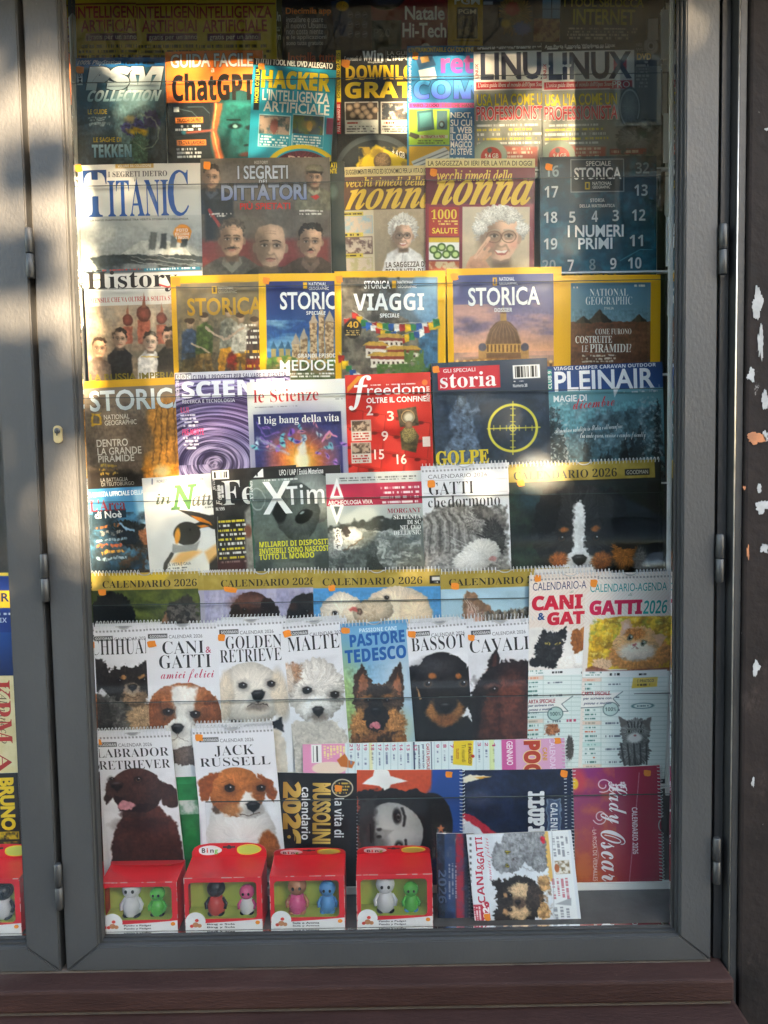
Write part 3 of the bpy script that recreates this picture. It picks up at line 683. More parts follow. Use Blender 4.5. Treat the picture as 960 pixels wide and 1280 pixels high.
# ------------------------------------------------------------------ the printed matter, row by row from the top
GM = 'magazines standing in the display rack'
GC = 'calendars standing in the display rack'
def mag(label, row, TL, TR, h=150, lay=1, **k): return C('magazine', label, row, TL, TR, h, lay, cat='magazine', group=GM, **k)
def cal(label, row, TL, TR, h=150, lay=1, **k):
    c = C('wall_calendar', label, row, TL, TR, h, lay, cat='calendar', group=GC, **k); c.hook = True; return c
def eye(c, x, y, r, iris='3a2110', ring='140c08', sq=1.0):
    r *= .9; c.keep.append((x, y, r*1.5)); c.e(x, y+.2*r, r*2.1, r*1.7, ring, soft=r*1.6, al=.35); c.e(x, y, r*1.35, r*1.0*sq, ring, soft=1.3); c.e(x, y+.12*r, r*.95, r*.78*sq, iris, soft=1.3); c.e(x, y, r*.62, r*.6*sq, '050303', soft=1.1)
    c.e(x+.28*r, y-.36*r, r*.17+.12, r*.15+.12, 'e6e8ee', soft=.7); c.l([(x-1.3*r, y-.55*r), (x, y-1.05*r), (x+1.3*r, y-.5*r)], .28*r, ring, .8, .8)
def nose(c, x, y, rx, ry, col='15110f'):
    c.keep.append((x, y, rx)); c.e(x, y+ry*.35, rx*1.35, ry*1.3, '1a1210', soft=rx*.9, al=.3)
    c.p([(x-rx, y-ry*.5), (x-rx*.5, y-ry), (x+rx*.5, y-ry), (x+rx, y-ry*.5), (x+rx*.75, y+ry*.35), (x+rx*.15, y+ry), (x-rx*.15, y+ry), (x-rx*.75, y+ry*.35)], col, soft=1.4, c2='050404'); c.e(x-rx*.1, y-ry*.55, rx*.5, ry*.2, '6a666c', soft=1.6, al=.6)
    c.e(x-rx*.48, y+ry*.12, rx*.22, ry*.24, '000000'); c.e(x+rx*.48, y+ry*.12, rx*.22, ry*.24, '000000'); c.l([(x, y+ry*.3), (x, y+ry*1.3)], .9, '0a0606', al=.8)
def yborder(c, TL, w, h, d=9):
    c.bg('f2b90c')
# ---- row 0 (top, cut by the photograph's edge)
for i, (x0, x1, lb) in enumerate(((92, 192, 'dim yellow magazine with red capitals at the dark left end of the top row'),
                                  (168, 268, 'dim yellow magazine with red capitals overlapped on its right by its twin'),
                                  (244, 344, 'dim yellow magazine with red capitals fully uncovered in the top row'))):
    c = mag(lb, 0, (x0, -66), (x1, -67), 150, lay=i).bg('d9b42c')
    c.r(x0, -66, x1, -20, '8d1c20').t('GUIDA PRATICA', x0+8, -55, x1-8, -36, 'f6e6a0', 'H')
    c.r(x0, 4, x1, 6, '7a1c20').t('INTELLIGENZA', x0+2, 8, x1-4, 23, 'a3141c', 'H').t('ARTIFICIALE', x0+9, 25, x1-10, 40, 'a3141c', 'H')
    c.r(x0+15, 42, x1-18, 51, '5d1d48').t('gratis per un anno', x0+18, 43.5, x1-21, 51.5, 'f0e3c0', 'R').x(x0+5, 55, x1-5, 74, 3, '4a3a10', rag=.1).done()
c = mag('thin dark sliver of a magazine beside the yellow trio in the top row', 0, (338, -60), (365, -60), 140, lay=0).bg('5c521e').t('Un', 343, 15, 351, 27, 'e8e2c8', 'H').t('Un', 343, 42, 351, 50, 'e8e2c8').x(342, 30, 352, 40, 3, 'd0c8a0').done()
c = mag('black magazine with orange line and app icons in the dark top row', 0, (352, -64), (464, -64), 150, lay=2).bg('1d1a1c').g(-64, 70, '251a20', '141314')
c.t('Diecimila app', 357, 10, 414, 20, 'e87b20', 'H')
for i, s_ in enumerate(('installare e usare', 'il nuovo Ubuntu', 'non costa niente', 'e le applicazioni', 'sono tutte gratuite')): c.t(s_, 358, 21+i*7.6, 404+(i % 2)*4, 28+i*7.6, 'd8cfc4', 'R')
c.p([(414, 2), (436, -2), (442, 44), (418, 48)], '27364d').e(428, 8, 8, 6, 'c89018', tex=.4)
for i in range(3):
    for j in range(3): c.e(438+i*9, 19+j*12, 3.6, 4.4, '5a5860').e(438+i*9, 19+j*12, 2.2, 2.8, '24232a').l([(436+i*9, 19+j*12), (440+i*9, 18+j*12)], 1, 'a8a6a8')
c.t('Installa tutto', 360, 66, 425, 78, 'b54622', 'H').done()
c = mag('dark red technology magazine with pale condensed title in the top row', 0, (462, -62), (562, -62), 150, lay=1).bg('7d1218').g(-62, 80, '9c1820', '5f0d14')
c.e(482, -4, 24, 16, '141014').e(484, 0, 18, 8, '3b3a44', soft=3).r(464, 26, 502, 62, '20342e').t('P20', 467, 36, 488, 46, '54605a', 'R')
c.t('Natale', 506, 8, 556, 25, 'efe3d2', 'H').t('Hi-Tech', 503, 29, 558, 47, 'efe3d2', 'H').e(532, 60, 6, 6, 'd8d0c4').done()
c = mag('yellow magazine with small black picture panel in the dark top row', 0, (560, -62), (604, -62), 150, lay=2).bg('b98d16').t('PGM', 568, -4, 600, 6, 'e8e2d0', 'H').r(571, 10, 597, 48, '1c1a16').n(572, 20, 596, 46, '6a5a38', 4).t('PGM', 573, 12, 595, 18, 'd8c8a0', 'H').r(566, 50, 600, 52, '7c5a0c').done()
c = mag('black magazine with a colourful splash on its cover in the top row', 0, (602, -62), (668, -61), 150, lay=1).bg('1c1c24').n(604, -20, 668, 60, '37373f', 9).e(644, 18, 20, 24, '7a5a28', fur=.6, tex=.5).e(640, 12, 9, 8, 'a4342a', soft=3, fur=.5).e(652, 36, 11, 8, '2f4d86', soft=3, fur=.6).e(632, 30, 6, 5, 'c9a03a', soft=3).r(604, 2, 616, 6, 'c0c0c0').done()
c = mag('magazine with pale window squares over red panel near the top right', 0, (664, -62), (708, -61), 150, lay=0).bg('2a2c30').r(678, 0, 689, 11, '7fa3b5').r(690, 0, 701, 11, '88acbd').r(678, 12, 689, 23, '789cae').r(690, 12, 701, 23, '83a7b8').r(667, 24, 702, 52, '6d2b22').n(667, 24, 702, 52, 'b08a5a', 6).done()
c = mag('dark green magazine with yellow capitals at the right of the top row', 0, (702, -62), (812, -61), 150, lay=2).bg('20241a').g(-62, 80, '2b3322', '181a14')
c.t('I TOOL SBLOCCA', 705, -2, 805, 9, 'a79b2a', 'H').t('INTERNET', 716, 12, 794, 31, 'b3a62c', 'H')
for i in range(4): c.x(709, 34+i*4, 800-i*3, 38+i*4, 1, 'b8b09a', rag=.1)
c.done()

# ---- row 1
c = mag('blue game magazine with silver block title and branch reflections, first in its row', 1, (94, 72), (206, 71), 152, 0).bg('22323f')
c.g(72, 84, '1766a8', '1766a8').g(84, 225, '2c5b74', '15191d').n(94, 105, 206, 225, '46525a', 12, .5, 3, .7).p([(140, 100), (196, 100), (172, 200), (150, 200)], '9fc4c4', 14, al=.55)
c.t("100% PlayStation", 97, 75, 151, 82, 'd9e6f2', 'H', sl=.05).x(155, 76, 200, 82, 1, '0a2036')
c.t('PSM', 112, 85, 200, 111, 'e6e9ec', 'Z', .05, sl=.06, c2='9db4bf', ol='10222c', ow=.03).p([(112, 92), (126, 96), (112, 99)], '18a0b4')
c.t('COLLECTION', 110, 113, 200, 127, 'cfdbdf', 'Z', sl=.06, c2='7aa0ad').r(96, 86, 103, 106, 'eef2f2').t('PSM', 98, 88, 102, 104, '20303a', 'H', rot=1)
c.e(168, 160, 16, 13, '4b4a8a', fur=.3, tex=.5).e(172, 164, 12, 6, 'd8b02c', soft=3).e(174, 186, 12, 20, '4f6a58', fur=.3, tex=.5).e(190, 150, 9, 12, '33305c', fur=.4).ring(180, 165, 18, 20, 1.4, '9aa890', .6).e(162, 150, 6, 5, 'e6d29a', soft=5)
c.t('LE GUIDE', 110, 137, 134, 143, 'c2a42a', 'H').x(110, 145, 140, 158, 3, '8b9aa0').t('LE SAGHE DI', 117, 172, 152, 178, 'c2a42a', 'H').t('TEKKEN', 115, 181, 165, 197, '9fc0d0', 'Z', c2='5a87a0', ol='14303c')
c.ph(94, 130, 206, 225, a1=3,s1=9,a2=1,tex=.3).sticker(100, 88, 10, 10).done()
c = mag('orange headed magazine with black lettering above a split teal face', 1, (206, 64), (328, 62), 158, 1).bg('15191c')
c.g(62, 128, 'f58232', 'ee7426').t('GUIDA FACILE', 213, 67, 316, 84, 'e3e0dc', 'H', sl=0, ol='5a4a44', ow=.03).t('a', 264, 86, 268, 91, 'f5e8d8').t('ChatGPT', 215, 92, 318, 126, '17120f', 'Z')
c.r(206, 129, 330, 225, '1d2428').e(300, 172, 38, 58, '2b7c7a', sh=.45, tex=.12).p([(268, 130), (278, 130), (272, 165), (282, 205), (270, 205), (264, 170)], 'd86a3a', 4).l([(270, 130), (267, 165), (276, 205)], 2, 'ffb070')
c.p([(283, 128), (276, 150), (286, 185), (300, 200), (322, 210), (322, 128)], '2f8f88', 6, tex=.25, c2='1c5a5c').e(294, 158, 8, 3.2, '0d2b2c', soft=2).e(294, 158, 3, 2.4, '9fd6d0', soft=1.2).e(313, 160, 7, 3, '0d2b2c', soft=2).e(302, 176, 3, 6, '1b5a56', soft=3).e(307, 193, 8, 2.6, '6a3a34', soft=2).l([(284, 151), (300, 150)], 2, '123634').e(308, 182, 3, 1.5, '0a2020')
c.e(230, 165, 4, 4, '2f7888', sh=.5).l([(234, 166), (268, 163)], 2, 'c85a38', 3).l([(222, 136), (240, 140), (250, 150)], .8, '5b6a70').l([(235, 134), (254, 134), (262, 142)], .8, '5b6a70')
c.r(219, 147, 254, 154, 'ef8a3c').t('TRUCCHI DA PRO', 221, 148.5, 252, 153, '2a1508', 'H').x(219, 156, 258, 164, 2, 'e4e4e4').r(221, 175, 258, 182, 'ef8a3c').t('TROVA LAVORO', 223, 176.5, 256, 181, '2a1508', 'H').x(221, 184, 256, 198, 3, 'e4e4e4').r(217, 134, 224, 140, 'cfd4d6').ph(264,129,330,225,a1=1.2,s1=12,a2=.3,tex=.08).sticker(212, 67, 5, 5).done()
c = mag('turquoise computer magazine with yellow title and skull in its lettering', 1, (317, 72), (421, 79), 150, 2).bg('1fa0bd')
c.g(72, 84, '17171a', '17171a').t('TUTTI I TOOL NEL DVD ALLEGATO', 319, 75, 416, 83, 'e2dfd6', 'H').t('HACKER', 327, 90, 413, 112, 'f6d716', 'Z', .01, ol='136c86', ow=.02)
c.e(350, 97, 5, 5.5, 'd9d9c8').e(348.3, 96.5, 1.3, 1.5, '111111').e(352, 96.5, 1.3, 1.5, '111111').r(348, 101, 352.5, 104, 'd9d9c8')
c.t("L'INTELLIGENZA", 328, 114, 412, 128, 'f3f3ea', 'H').t('ARTIFICIALE', 329, 129, 412, 142, 'f3f3ea', 'H')
c.r(318, 84, 325, 137, '17222a').t('HACKER CON L.IA', 319, 86, 324, 128, 'e3d43a', 'H', rot=2)
for x in (323, 365): c.r(x, 144, x+40, 184, 'bfe6ee').r(x+1, 145, x+39, 168, '46585c').r(x+1, 168, x+39, 183, '1f95b0').x(x+2, 170, x+38, 183, 4, 'e8f6f8', rag=.1)
c.n(324, 146, 362, 168, 'b39a8a', 8).e(343, 158, 5, 9, '8a5148', fur=.6).n(366, 146, 404, 168, '6d7a3a', 7).e(387, 158, 3.5, 6, 'e0b020', fur=.3).e(387, 156, 8, 5, 'b0803a', soft=5, al=.6).r(408, 148, 422, 168, 'b0516f')
c.ring(378, 216, 44, 32, 5, 'e3c51d').e(378, 217, 40, 28, '5c2432', tex=.4).t('DVD', 360, 196, 395, 206, 'd6b0a0').sticker(327, 83, 8, 8).done()
c = mag('black computer magazine with big yellow capitals and photo tiles', 1, (420, 62), (545, 61), 160, 0).bg('19191a')
c.r(419, 62, 426, 127, 'f1d21c').t('DOWNLOAD GRATIS', 421, 66, 425, 122, '1b1a10', 'B', rot=2).r(419, 128, 426, 167, 'c8242c').t('FAI IL PIENO DI', 421, 131, 425, 164, 'f6e6e0', 'B', rot=2)
c.t('I manuali di', 430, 70, 452, 76, 'e8e6e0', 'I').t('Win', 453, 63, 479, 77, 'f4f4f2', 'Z').t('Magazine', 460, 77, 478, 80, 'e8e6e0').r(482, 63, 483, 78, '888888').t('LA GUIDA', 484, 64, 520, 69, 'd0ccc4', 'R').t("L'IMPOSSIBILE", 484, 70, 545, 76, 'f0eee6', 'H')
c.t('DOWNLOAD', 432, 82, 545, 100, 'f2cf1a', 'Z', c2='d8a80e').t('GRATIS', 431, 103, 545, 123, 'f2cf1a', 'Z', c2='e0b810')
for x in (431, 476): c.r(x, 128, x+42, 167, 'e6e2d6').r(x+1, 129, x+41, 150, '4a3c34').x(x+2, 157, x+40, 166, 3, '77706a', rag=.1).x(x+2, 152, x+20, 156, 1, 'b03c20')
for i, (a, b) in enumerate(((437, 135), (446, 132), (455, 136), (463, 132), (469, 138), (441, 144), (452, 145), (462, 146), (458, 141), (447, 140))): c.e(a, b, 4.2, 4, 'cfb092', sh=.4, fur=.2)
c.n(477, 130, 516, 149, 'b9b0a2', 5).n(477, 130, 516, 149, '2a3038', 4, .55)
c.e(470, 215, 52, 46, '5a6468', sh=.25).e(470, 216, 46, 40, '2c3336', sh=.2).p([(445, 206), (470, 181), (520, 205), (520, 225), (450, 225)], 'e9c81e', 2).n(448, 184, 520, 224, 'b09030', 8, .58).e(478, 202, 11, 11, 'c9a070', sh=.4, tex=.3).t('+ 4 GB', 490, 186, 506, 194, 'f5ead0', 'H', sk=5).sticker(432, 80, 10, 10).done()
c = mag('blue retro computing magazine with old monitor and floppy disks', 1, (509, 57), (622, 57), 165, 1).bg('1f80bc')
c.g(57, 66, '165f96', '165f96').g(66, 130, '2a90c8', '1b6ca6').t("L'INTRAMONTABILE C64 CONTINUO", 511, 59, 598, 65, 'e6c838', 'H').t('RETRO COMPUTER', 511, 70, 514, 126, 'e0ecf4', 'H', rot=2)
c.p([(519, 72), (540, 68), (545, 82), (524, 87)], '2f5c86').p([(525, 71), (535, 69), (537, 77), (527, 79)], 'd8a860').p([(523, 88), (543, 84), (546, 98), (526, 102)], 'eef2f2')
c.t('retro', 551, 70, 622, 92, 'd65a9a', 'Z', c2='7a4ac0').t('COMP', 517, 101, 618, 124, '45b5ee', 'Z', c2='4a58d8', ol='134c80', ow=.03)
c.r(511, 129, 600, 135, 'dd3f92').t('1980-2000', 513, 130, 549, 134.5, '40204a', 'H').t('I PC CHE HANNO', 553, 130, 598, 134.5, '3a5a10', 'R')
c.r(511, 137, 562, 181, '9cc832').p([(521, 139), (541, 137), (543, 162), (522, 165)], '28585e').p([(524, 142), (539, 140), (540, 158), (525, 160)], '4a8a90', c2='2f6a70').r(546, 139, 559, 162, '3b6670').e(552, 156, 4, 4.5, '14242a').e(552, 156, 2.2, 2.6, '6a929a').p([(513, 165), (528, 170), (520, 174), (511, 170)], '3a3a2e')
c.r(524, 169, 560, 173, 'c4d0b0').t('ALTERNATA A FIERE', 526, 169.5, 556, 173, 'a02020', 'H').x(522, 175, 560, 180, 2, '1e3a10')
c.r(511, 183, 562, 224, 'd6a824').p([(514, 202), (556, 184), (562, 190), (562, 215), (524, 220)], 'cfd4d4')
for i in range(5): c.l([(517+i*3, 205+i*4), (560, 188+i*5)], 1.4, '6c7478')
c.r(562, 137, 600, 224, '2b6ea0')
for i, s_ in enumerate(('NEXT,', 'SU CUI', 'IL WEB', 'IL CUBO', 'MAGICO', 'DI STEVE')): c.t(s_, 563, 141+i*9, 590, 149+i*9, 'f2f4f4', 'H')
c.x(563, 196, 592, 206, 2, 'e6eef2').sticker(519, 70, 8, 9).done()
def linux(c, x, cut):
    c.bg('8d8f8c'); c.g(50, 64, '1e1e20', '1e1e20'); c.x(x+5, 58, x+85, 62, 1, 'e8e6e0', rag=0).t('App Porta il mondo Windows su Linux', x+4, 55, x+92, 61, 'eceae4', 'H')
    c.r(x, 64, x+116, 112, 'f6f3ee').t('LINUX', x+9, 66, x+112, 99, '2e3350', 'H', .01).r(x+3, 102, x+113, 111, 'c6232e').t("L'unica guida libera al mondo dell'Open Source", x+5, 103.5, x+90, 110, 'f6e8e4', 'I', .01)
    c.t('LINUX', x+2, 80, x+6, 98, 'c6232e', 'H', rot=2)
    c.g(114, 205, '8f9086', '6f736e'); c.n(x, 114, x+150, 206, 'a9a89c', 16, .5, 3, .6)
    c.t("USA L'IA COME UN", x+4, 117, x+94, 132, 'f2d716', 'H', ol='6a5a20', ow=.02).t('PROFESSIONISTA', x+3, 133, x+95, 150, 'e8414a', 'H', ol='f5e6e0', ow=.035)
    for i in range(5): c.x(x+4, 154+i*5.6, x+96, 159+i*5.6, 1, 'f0d838' if i in (1, 3) else 'f2f0ea', rag=.3)
    c.p([(x+18, 182), (x+80, 184), (x+80, 208), (x+18, 208)], 'c25a48', 3).x(x+42, 184, x+76, 198, 3, 'f4d8c0').e(x+20, 194, 22, 18, 'b9c9b6', sh=.2).e(x+22, 196, 13, 12, 'd23a2c').t('9.4 GB', x+14, 192, x+31, 198, 'f6ead8', 'H').e(x+20, 188, 3, 3, '5a5a54')
c = mag('white headed magazine with navy capitals, its title cut off by its twin', 1, (592, 58), (712, 56), 162, 2); linux(c, 592, 1); c.done()
c = mag('white headed magazine with full navy title and red diamond letter, disc strip beside', 1, (677, 52), (826, 49), 166, 3); linux(c, 677, 0)
c.p([(767, 66), (774, 82), (767, 98)], 'c6232e').p([(783, 66), (777, 82), (783, 98)], 'c6232e').r(762, 101, 790, 111, 'c6232e').t('PRO', 765, 102, 787, 110, 'f6ece6', 'R')
c.r(793, 48, 832, 84, '141414').t('NEL', 795, 54, 804, 58, '8a8a88', 'R').t('WEB', 795, 60, 808, 65, 'a8a6a0', 'R').t('DVD', 796, 67, 814, 75, 'e6b84a', 'H', .01).r(793, 84, 832, 220, '77776f').x(795, 76, 812, 110, 8, 'b8b4a8')
c.e(814, 57, 9, 11, 'c8c6c2', sh=.2).e(814, 57, 2.5, 3, '24221f').ring(814, 57, 5, 6, 1, '9a9894')
c.e(787, 135, 14, 26, '8f9a9a', sh=.4, tex=.2).ring(787, 135, 12, 22, 1.2, 'c6cccc').e(797, 172, 26, 22, '8b8f8c', sh=.4, fur=.3, tex=.4).e(805, 160, 11, 9, 'b9bdb6', sh=.3, tex=.2).r(762, 186, 808, 193, 'a04030').x(764, 187, 806, 192, 1, 'e6c8b0').n(770, 150, 828, 205, '3f4a48', 7, .56)
c.done()

# ---- row 2
c = mag('pale magazine with tall blue serif title above a grey ship at sea', 2, (97, 206), (257, 203), 152, 1).bg('e3ded6')
c.g(203, 270, 'e6e2da', 'cfcfca').g(270, 360, 'c0c2be', '6f7472').n(97, 270, 260, 340, '8f9492', 22, .5, 3, .6)
c.r(144, 204, 192, 210, 'c9a25a').t('VOLUME DA COLLEZIONE', 147, 205.5, 189, 209, 'f6eeda', 'B').t('I SEGRETI DIETRO', 135, 214, 209, 221, '4a4a4c', 'S').t('il', 168, 222, 172, 227, '4a4a4c', 'I')
c.t('T', 104, 213, 134, 271, '1c3f78', 'S').t('ITANI', 135, 225, 211, 271, '2254a0', 'S').t('C', 210, 213, 236, 270, '2254a0', 'S').t("LA NAVE INAFFONDABILE TRA VERITÀ STORICA E LEGGENDA", 113, 273, 236, 276, '3a3a3c', 'R', .01)
c.e(228, 292, 11.5, 11.5, 'df8c2c').t('FOTO', 221, 286, 235, 290, 'fff2dc', 'B').t('ESCLUSIVE', 219, 291, 237, 294.5, 'fff2dc', 'B').t('E INEDITE', 220, 295.5, 236, 299, 'fff2dc', 'B')
c.p([(112, 322), (150, 318), (180, 308), (222, 310), (246, 320), (256, 321), (250, 346), (128, 346)], '353c3f', 1.2, tex=.3).p([(150, 318), (176, 300), (224, 303), (240, 319)], 'b4b4ac', 1.2, tex=.25)
for i in range(4): c.p([(186+i*13, 312-i), (194+i*13, 312-i), (196+i*13, 290+i*3), (188+i*13, 290+i*3)], '3a4042' if i % 2 else '565c5c', 2)
for i in range(3): c.l([(165, 316+i*5), (245, 326+i*6)], 1, 'b6b8b2', al=.7)
c.n(97, 330, 258, 352, '9aa0a0', 10, .5, 4, .7, sx=2).ph(97, 280, 258, 360, a2=.6,tex=.12).sticker(98, 210, 9, 10).done()
c = mag('grey magazine with silver title over painted busts of uniformed men', 2, (250, 198), (412, 196), 152, 2).bg('615a52')
c.g(196, 350, '6e675e', '4b443d').n(250, 196, 412, 350, '7a7268', 18, .5, 3, .5)
def dk(h, k): return tuple(np.clip(hx(h)*k, 0, 1)*255)
def face(c, x, y, s, skin='c09a80', hair='3a2c22', side=1, age=0, smile=False, mous=0, bald=False, brow='2a1c14', turn=0):
    t = turn*s; sd = side
    c.keep.append((x+t, y, 7*s))
    c.r(x-5*s, y+7*s, x+5.5*s, y+18*s, dk(skin, .62), soft=2*s); c.e(x, y+15*s, 5.5*s, 3*s, dk(skin, .45), soft=3*s, al=.7)
    for q in (-1, 1): c.e(x+q*10.2*s, y+1*s, 1.9*s, 3.4*s, dk(skin, .78), soft=1)
    c.p([(x-10*s, y-8*s), (x-8*s, y-13*s), (x, y-15.5*s), (x+8*s, y-13*s), (x+10*s, y-8*s), (x+10*s, y+2*s), (x+8.6*s, y+8*s), (x+5*s, y+12.6*s), (x, y+14*s), (x-5*s, y+12.6*s), (x-8.6*s, y+8*s), (x-10*s, y+2*s)], skin, soft=1.4)
    c.e(x-sd*7*s, y+1*s, 6*s, 14*s, dk(skin, .52), soft=6*s, al=.75).e(x+sd*4*s, y-8*s, 5*s, 4*s, dk(skin, 1.22), soft=5*s, al=.7).e(x+sd*5*s, y+4*s, 3*s, 3*s, dk(skin, 1.18), soft=4*s, al=.6).e(x, y+11.5*s, 4*s, 2.4*s, dk(skin, 1.05), soft=3*s, al=.5)
    for q in (-1, 1):
        ex = x+t+q*4.2*s; ey = y-.6*s
        c.e(ex, ey-.2*s, 3.3*s, 2.3*s, dk(skin, .58), soft=2.2*s, al=.85).e(ex, ey+.2*s, 1.9*s, .75*s, 'b8aa9c', soft=.9).e(ex+.1*s, ey+.1*s, .95*s, .85*s, '1e1612', soft=.8).l([(ex-2.3*s, ey-.3*s), (ex, ey-1.1*s), (ex+2.3*s, ey-.2*s)], .55*s, dk(skin, .3)).l([(ex-2.7*s, ey-2.8*s-q*.35*s), (ex, ey-3.4*s), (ex+2.7*s, ey-2.8*s+q*.35*s)], .9*s, brow, al=.75).l([(ex-1.8*s, ey+1.9*s), (ex+1.8*s, ey+2*s)], .5*s, dk(skin, .62), al=.3+.5*age)
    c.l([(x+t-sd*.6*s, y-1*s), (x+t-sd*1.3*s, y+4.4*s)], 1.5*s, dk(skin, .66), 1.8*s, .7).e(x+t+sd*.5*s, y+2.6*s, .8*s, 2.6*s, dk(skin, 1.25), soft=1.2*s, al=.6).e(x+t, y+5.1*s, 2.3*s, 1.0*s, dk(skin, .6), soft=1*s, al=.9).e(x+t, y+4.3*s, 1.5*s, 1.2*s, dk(skin, 1.05), soft=1*s)
    if smile: c.p([(x+t-4.8*s, y+7.2*s), (x+t-2*s, y+8*s), (x+t+2*s, y+8*s), (x+t+4.8*s, y+7.2*s), (x+t+2.6*s, y+10.4*s), (x+t, y+11*s), (x+t-2.6*s, y+10.4*s)], 'a0524a', .9); c.p([(x+t-4*s, y+7.6*s), (x+t, y+8.3*s), (x+t+4*s, y+7.6*s), (x+t+2.2*s, y+9.5*s), (x+t-2.2*s, y+9.5*s)], 'eee6dc', .8)
    else: c.l([(x+t-3.2*s, y+8.4*s), (x+t, y+8*s), (x+t+3.2*s, y+8.4*s)], .7*s, '57302a').e(x+t, y+9.3*s, 2.6*s, .9*s, dk('a8685c', 1), soft=1*s, al=.7)
    for q in (-1, 1): c.l([(x+t+q*2.6*s, y+4.8*s), (x+t+q*4.6*s, y+8.4*s)], .7*s, dk(skin, .62), 1.2*s, .45+.4*age)
    if age:
        for k in (-10, -8.4): c.l([(x-4*s, y+k*s), (x, y+k*s-.6*s), (x+4*s, y+k*s)], .5*s, dk(skin, .75), 1, .6)
    if mous: c.p([(x+t-mous*s, y+7.6*s), (x+t-1*s, y+5.9*s), (x+t+1*s, y+5.9*s), (x+t+mous*s, y+7.6*s), (x+t, y+7.6*s)], '1c1511', soft=1, fur=.5, fs=1.5)
    if not bald: c.p([(x-10.6*s, y-3*s), (x-11*s, y-10*s), (x-7*s, y-17*s), (x, y-19*s), (x+8*s, y-17*s), (x+11.2*s, y-10*s), (x+10.4*s, y-3*s), (x+9*s, y-9*s), (x+3*s, y-12.4*s), (x-6*s, y-11*s), (x-9*s, y-7*s)], hair, soft=1.2, fur=1.2, fs=2, tex=.5, ts=2)
def bust(c, x, y, s_, hair, uni, skin='b99478', mous=0, cap=None, bald=False, side=1):
    c.p([(x-30*s_, y+48*s_), (x-26*s_, y+24*s_), (x-10*s_, y+14*s_), (x+10*s_, y+14*s_), (x+26*s_, y+24*s_), (x+30*s_, y+48*s_)], uni, 1.5, tex=.3); c.p([(x-7*s_, y+14*s_), (x, y+22*s_), (x+7*s_, y+14*s_), (x+9*s_, y+20*s_), (x, y+29*s_), (x-9*s_, y+20*s_)], dk(uni, 1.5), 1)
    face(c, x, y, s_, skin, hair, side, .6, False, mous, bald)
    if cap: c.e(x, y-13*s_, 13*s_, 6*s_, cap, sh=.2, tex=.2); c.e(x, y-8*s_, 11*s_, 2*s_, '1c1814')
c.r(250, 300, 412, 350, '8e1f22', al=.55, soft=8)
bust(c, 264, 222, .95, '3a3028', '33373c'); c.r(257, 250, 292, 300, '2b2f34', soft=4); c.l([(262, 262), (282, 296)], 4, 'a03a38')
bust(c, 393, 222, .85, '2b2320', '6e6a58', cap='77735f'); c.p([(388, 246), (394, 250), (400, 246), (396, 243)], 'b42a26')
bust(c, 290, 300, 1.45, '5b5148', '4b4a44', mous=7); bust(c, 338, 308, 1.85, 'b08a6c', '2d2b2a', skin='b3937a', bald=True); bust(c, 388, 303, 1.35, '251c18', '4a3d34', mous=2.6)
c.t('HISTORY', 318, 201, 335, 205, 'cfc8bc').t('I SEGRETI', 297, 207, 360, 224, 'c3ccd6', 'H', ol='3f3a38', ow=.03).t('DEI', 324, 225, 334, 230, 'c3ccd6', 'B').t('DITTATORI', 277, 231, 383, 250, 'aeb4c2', 'H', .015, c2='7886b4', ol='3a3638', ow=.03).t('PIÙ SPIETATI', 300, 252, 363, 262, 'd42a24', 'H')
c.x(262, 266, 290, 272, 2, 'd8d0c4').x(374, 262, 406, 269, 2, 'd8d0c4').ph(250,198,412,352,a1=1.2,s1=18,a2=.35,tex=.1).sticker(259, 207, 9, 10).done()
c = mag('narrow dark magazine edge with yellow letters between busts and cook magazines', 2, (404, 202), (430, 201), 150, 0).bg('26302a').t('ATI', 413, 203, 421, 210, 'f0d018', 'H').t('NTE', 413, 211, 421, 217, 'f0d018', 'H').e(416, 240, 6, 9, '55655a', soft=4).done()
def nonna(c, x, y, w_):
    c.bg('6a2027'); c.g(y, y+16, 'e0cf98', 'd8c486'); c.g(y+12, y+60, '70323a', '5a3a24')
c = mag('smaller maroon household magazine with script title, partly covered on its right', 2, (421, 209), (540, 206), 150, 0).bg('5c4438')
c.g(207, 220, 'e6d49a', 'dcc88a').t("1000 SUGGERIMENTI PRATICI ED ECONOMICI PER LA VITA DI OGGI", 424, 211, 540, 217, '3a2c18', 'R', .01).g(220, 262, '6e4a34', '5d4030')
c.t('vecchi rimedi della', 432, 221, 531, 233, 'e9c44c', 'I', .012).t('nonna', 434, 236, 548, 261, 'e9bd3a', 'J', .006, sl=.05)
c.g(262, 360, 'b7a284', '8c7d66', 468, 545).g(262, 360, 'd6c6a4', 'c2b292', 421, 468)
for y, cc in ((270, '9db0b8'), (296, '6a5048'), (322, 'b4a678')): c.r(428, y, 466, y+22, cc).n(429, y+1, 465, y+21, 'c9b49c', 5, .48).r(428, y-5, 454, y, 'cdb440').x(430, y-4.5, 452, y-.5, 1, '3f3010', rag=0)
c.p([(476, 345), (484, 318), (497, 310), (512, 310), (526, 318), (538, 345)], 'dcd8d4', 2, tex=.2).l([(504, 316), (500, 340)], 1, 'b0aca8')
c.e(504, 286, 19, 19, 'd4cfc6', fur=.2, tex=.3); face(c, 504, 295, 1.15, 'cda78e', 'd8d4cc', 1, 1, True, brow='8a7a6a')
for d_ in (-4.9, 4.9): c.ring(504+d_, 295, 4.4, 3.6, .8, '5a4a40')
c.t('LA SAGGEZZA DI IERI', 482, 327, 548, 334, '4a3418', 'B').t('PER LA VITA DI OGGI', 482, 335.5, 548, 342, '4a3418', 'B').ph(470,262,545,330,a1=.8,s1=14,a2=.3,tex=.08).done()
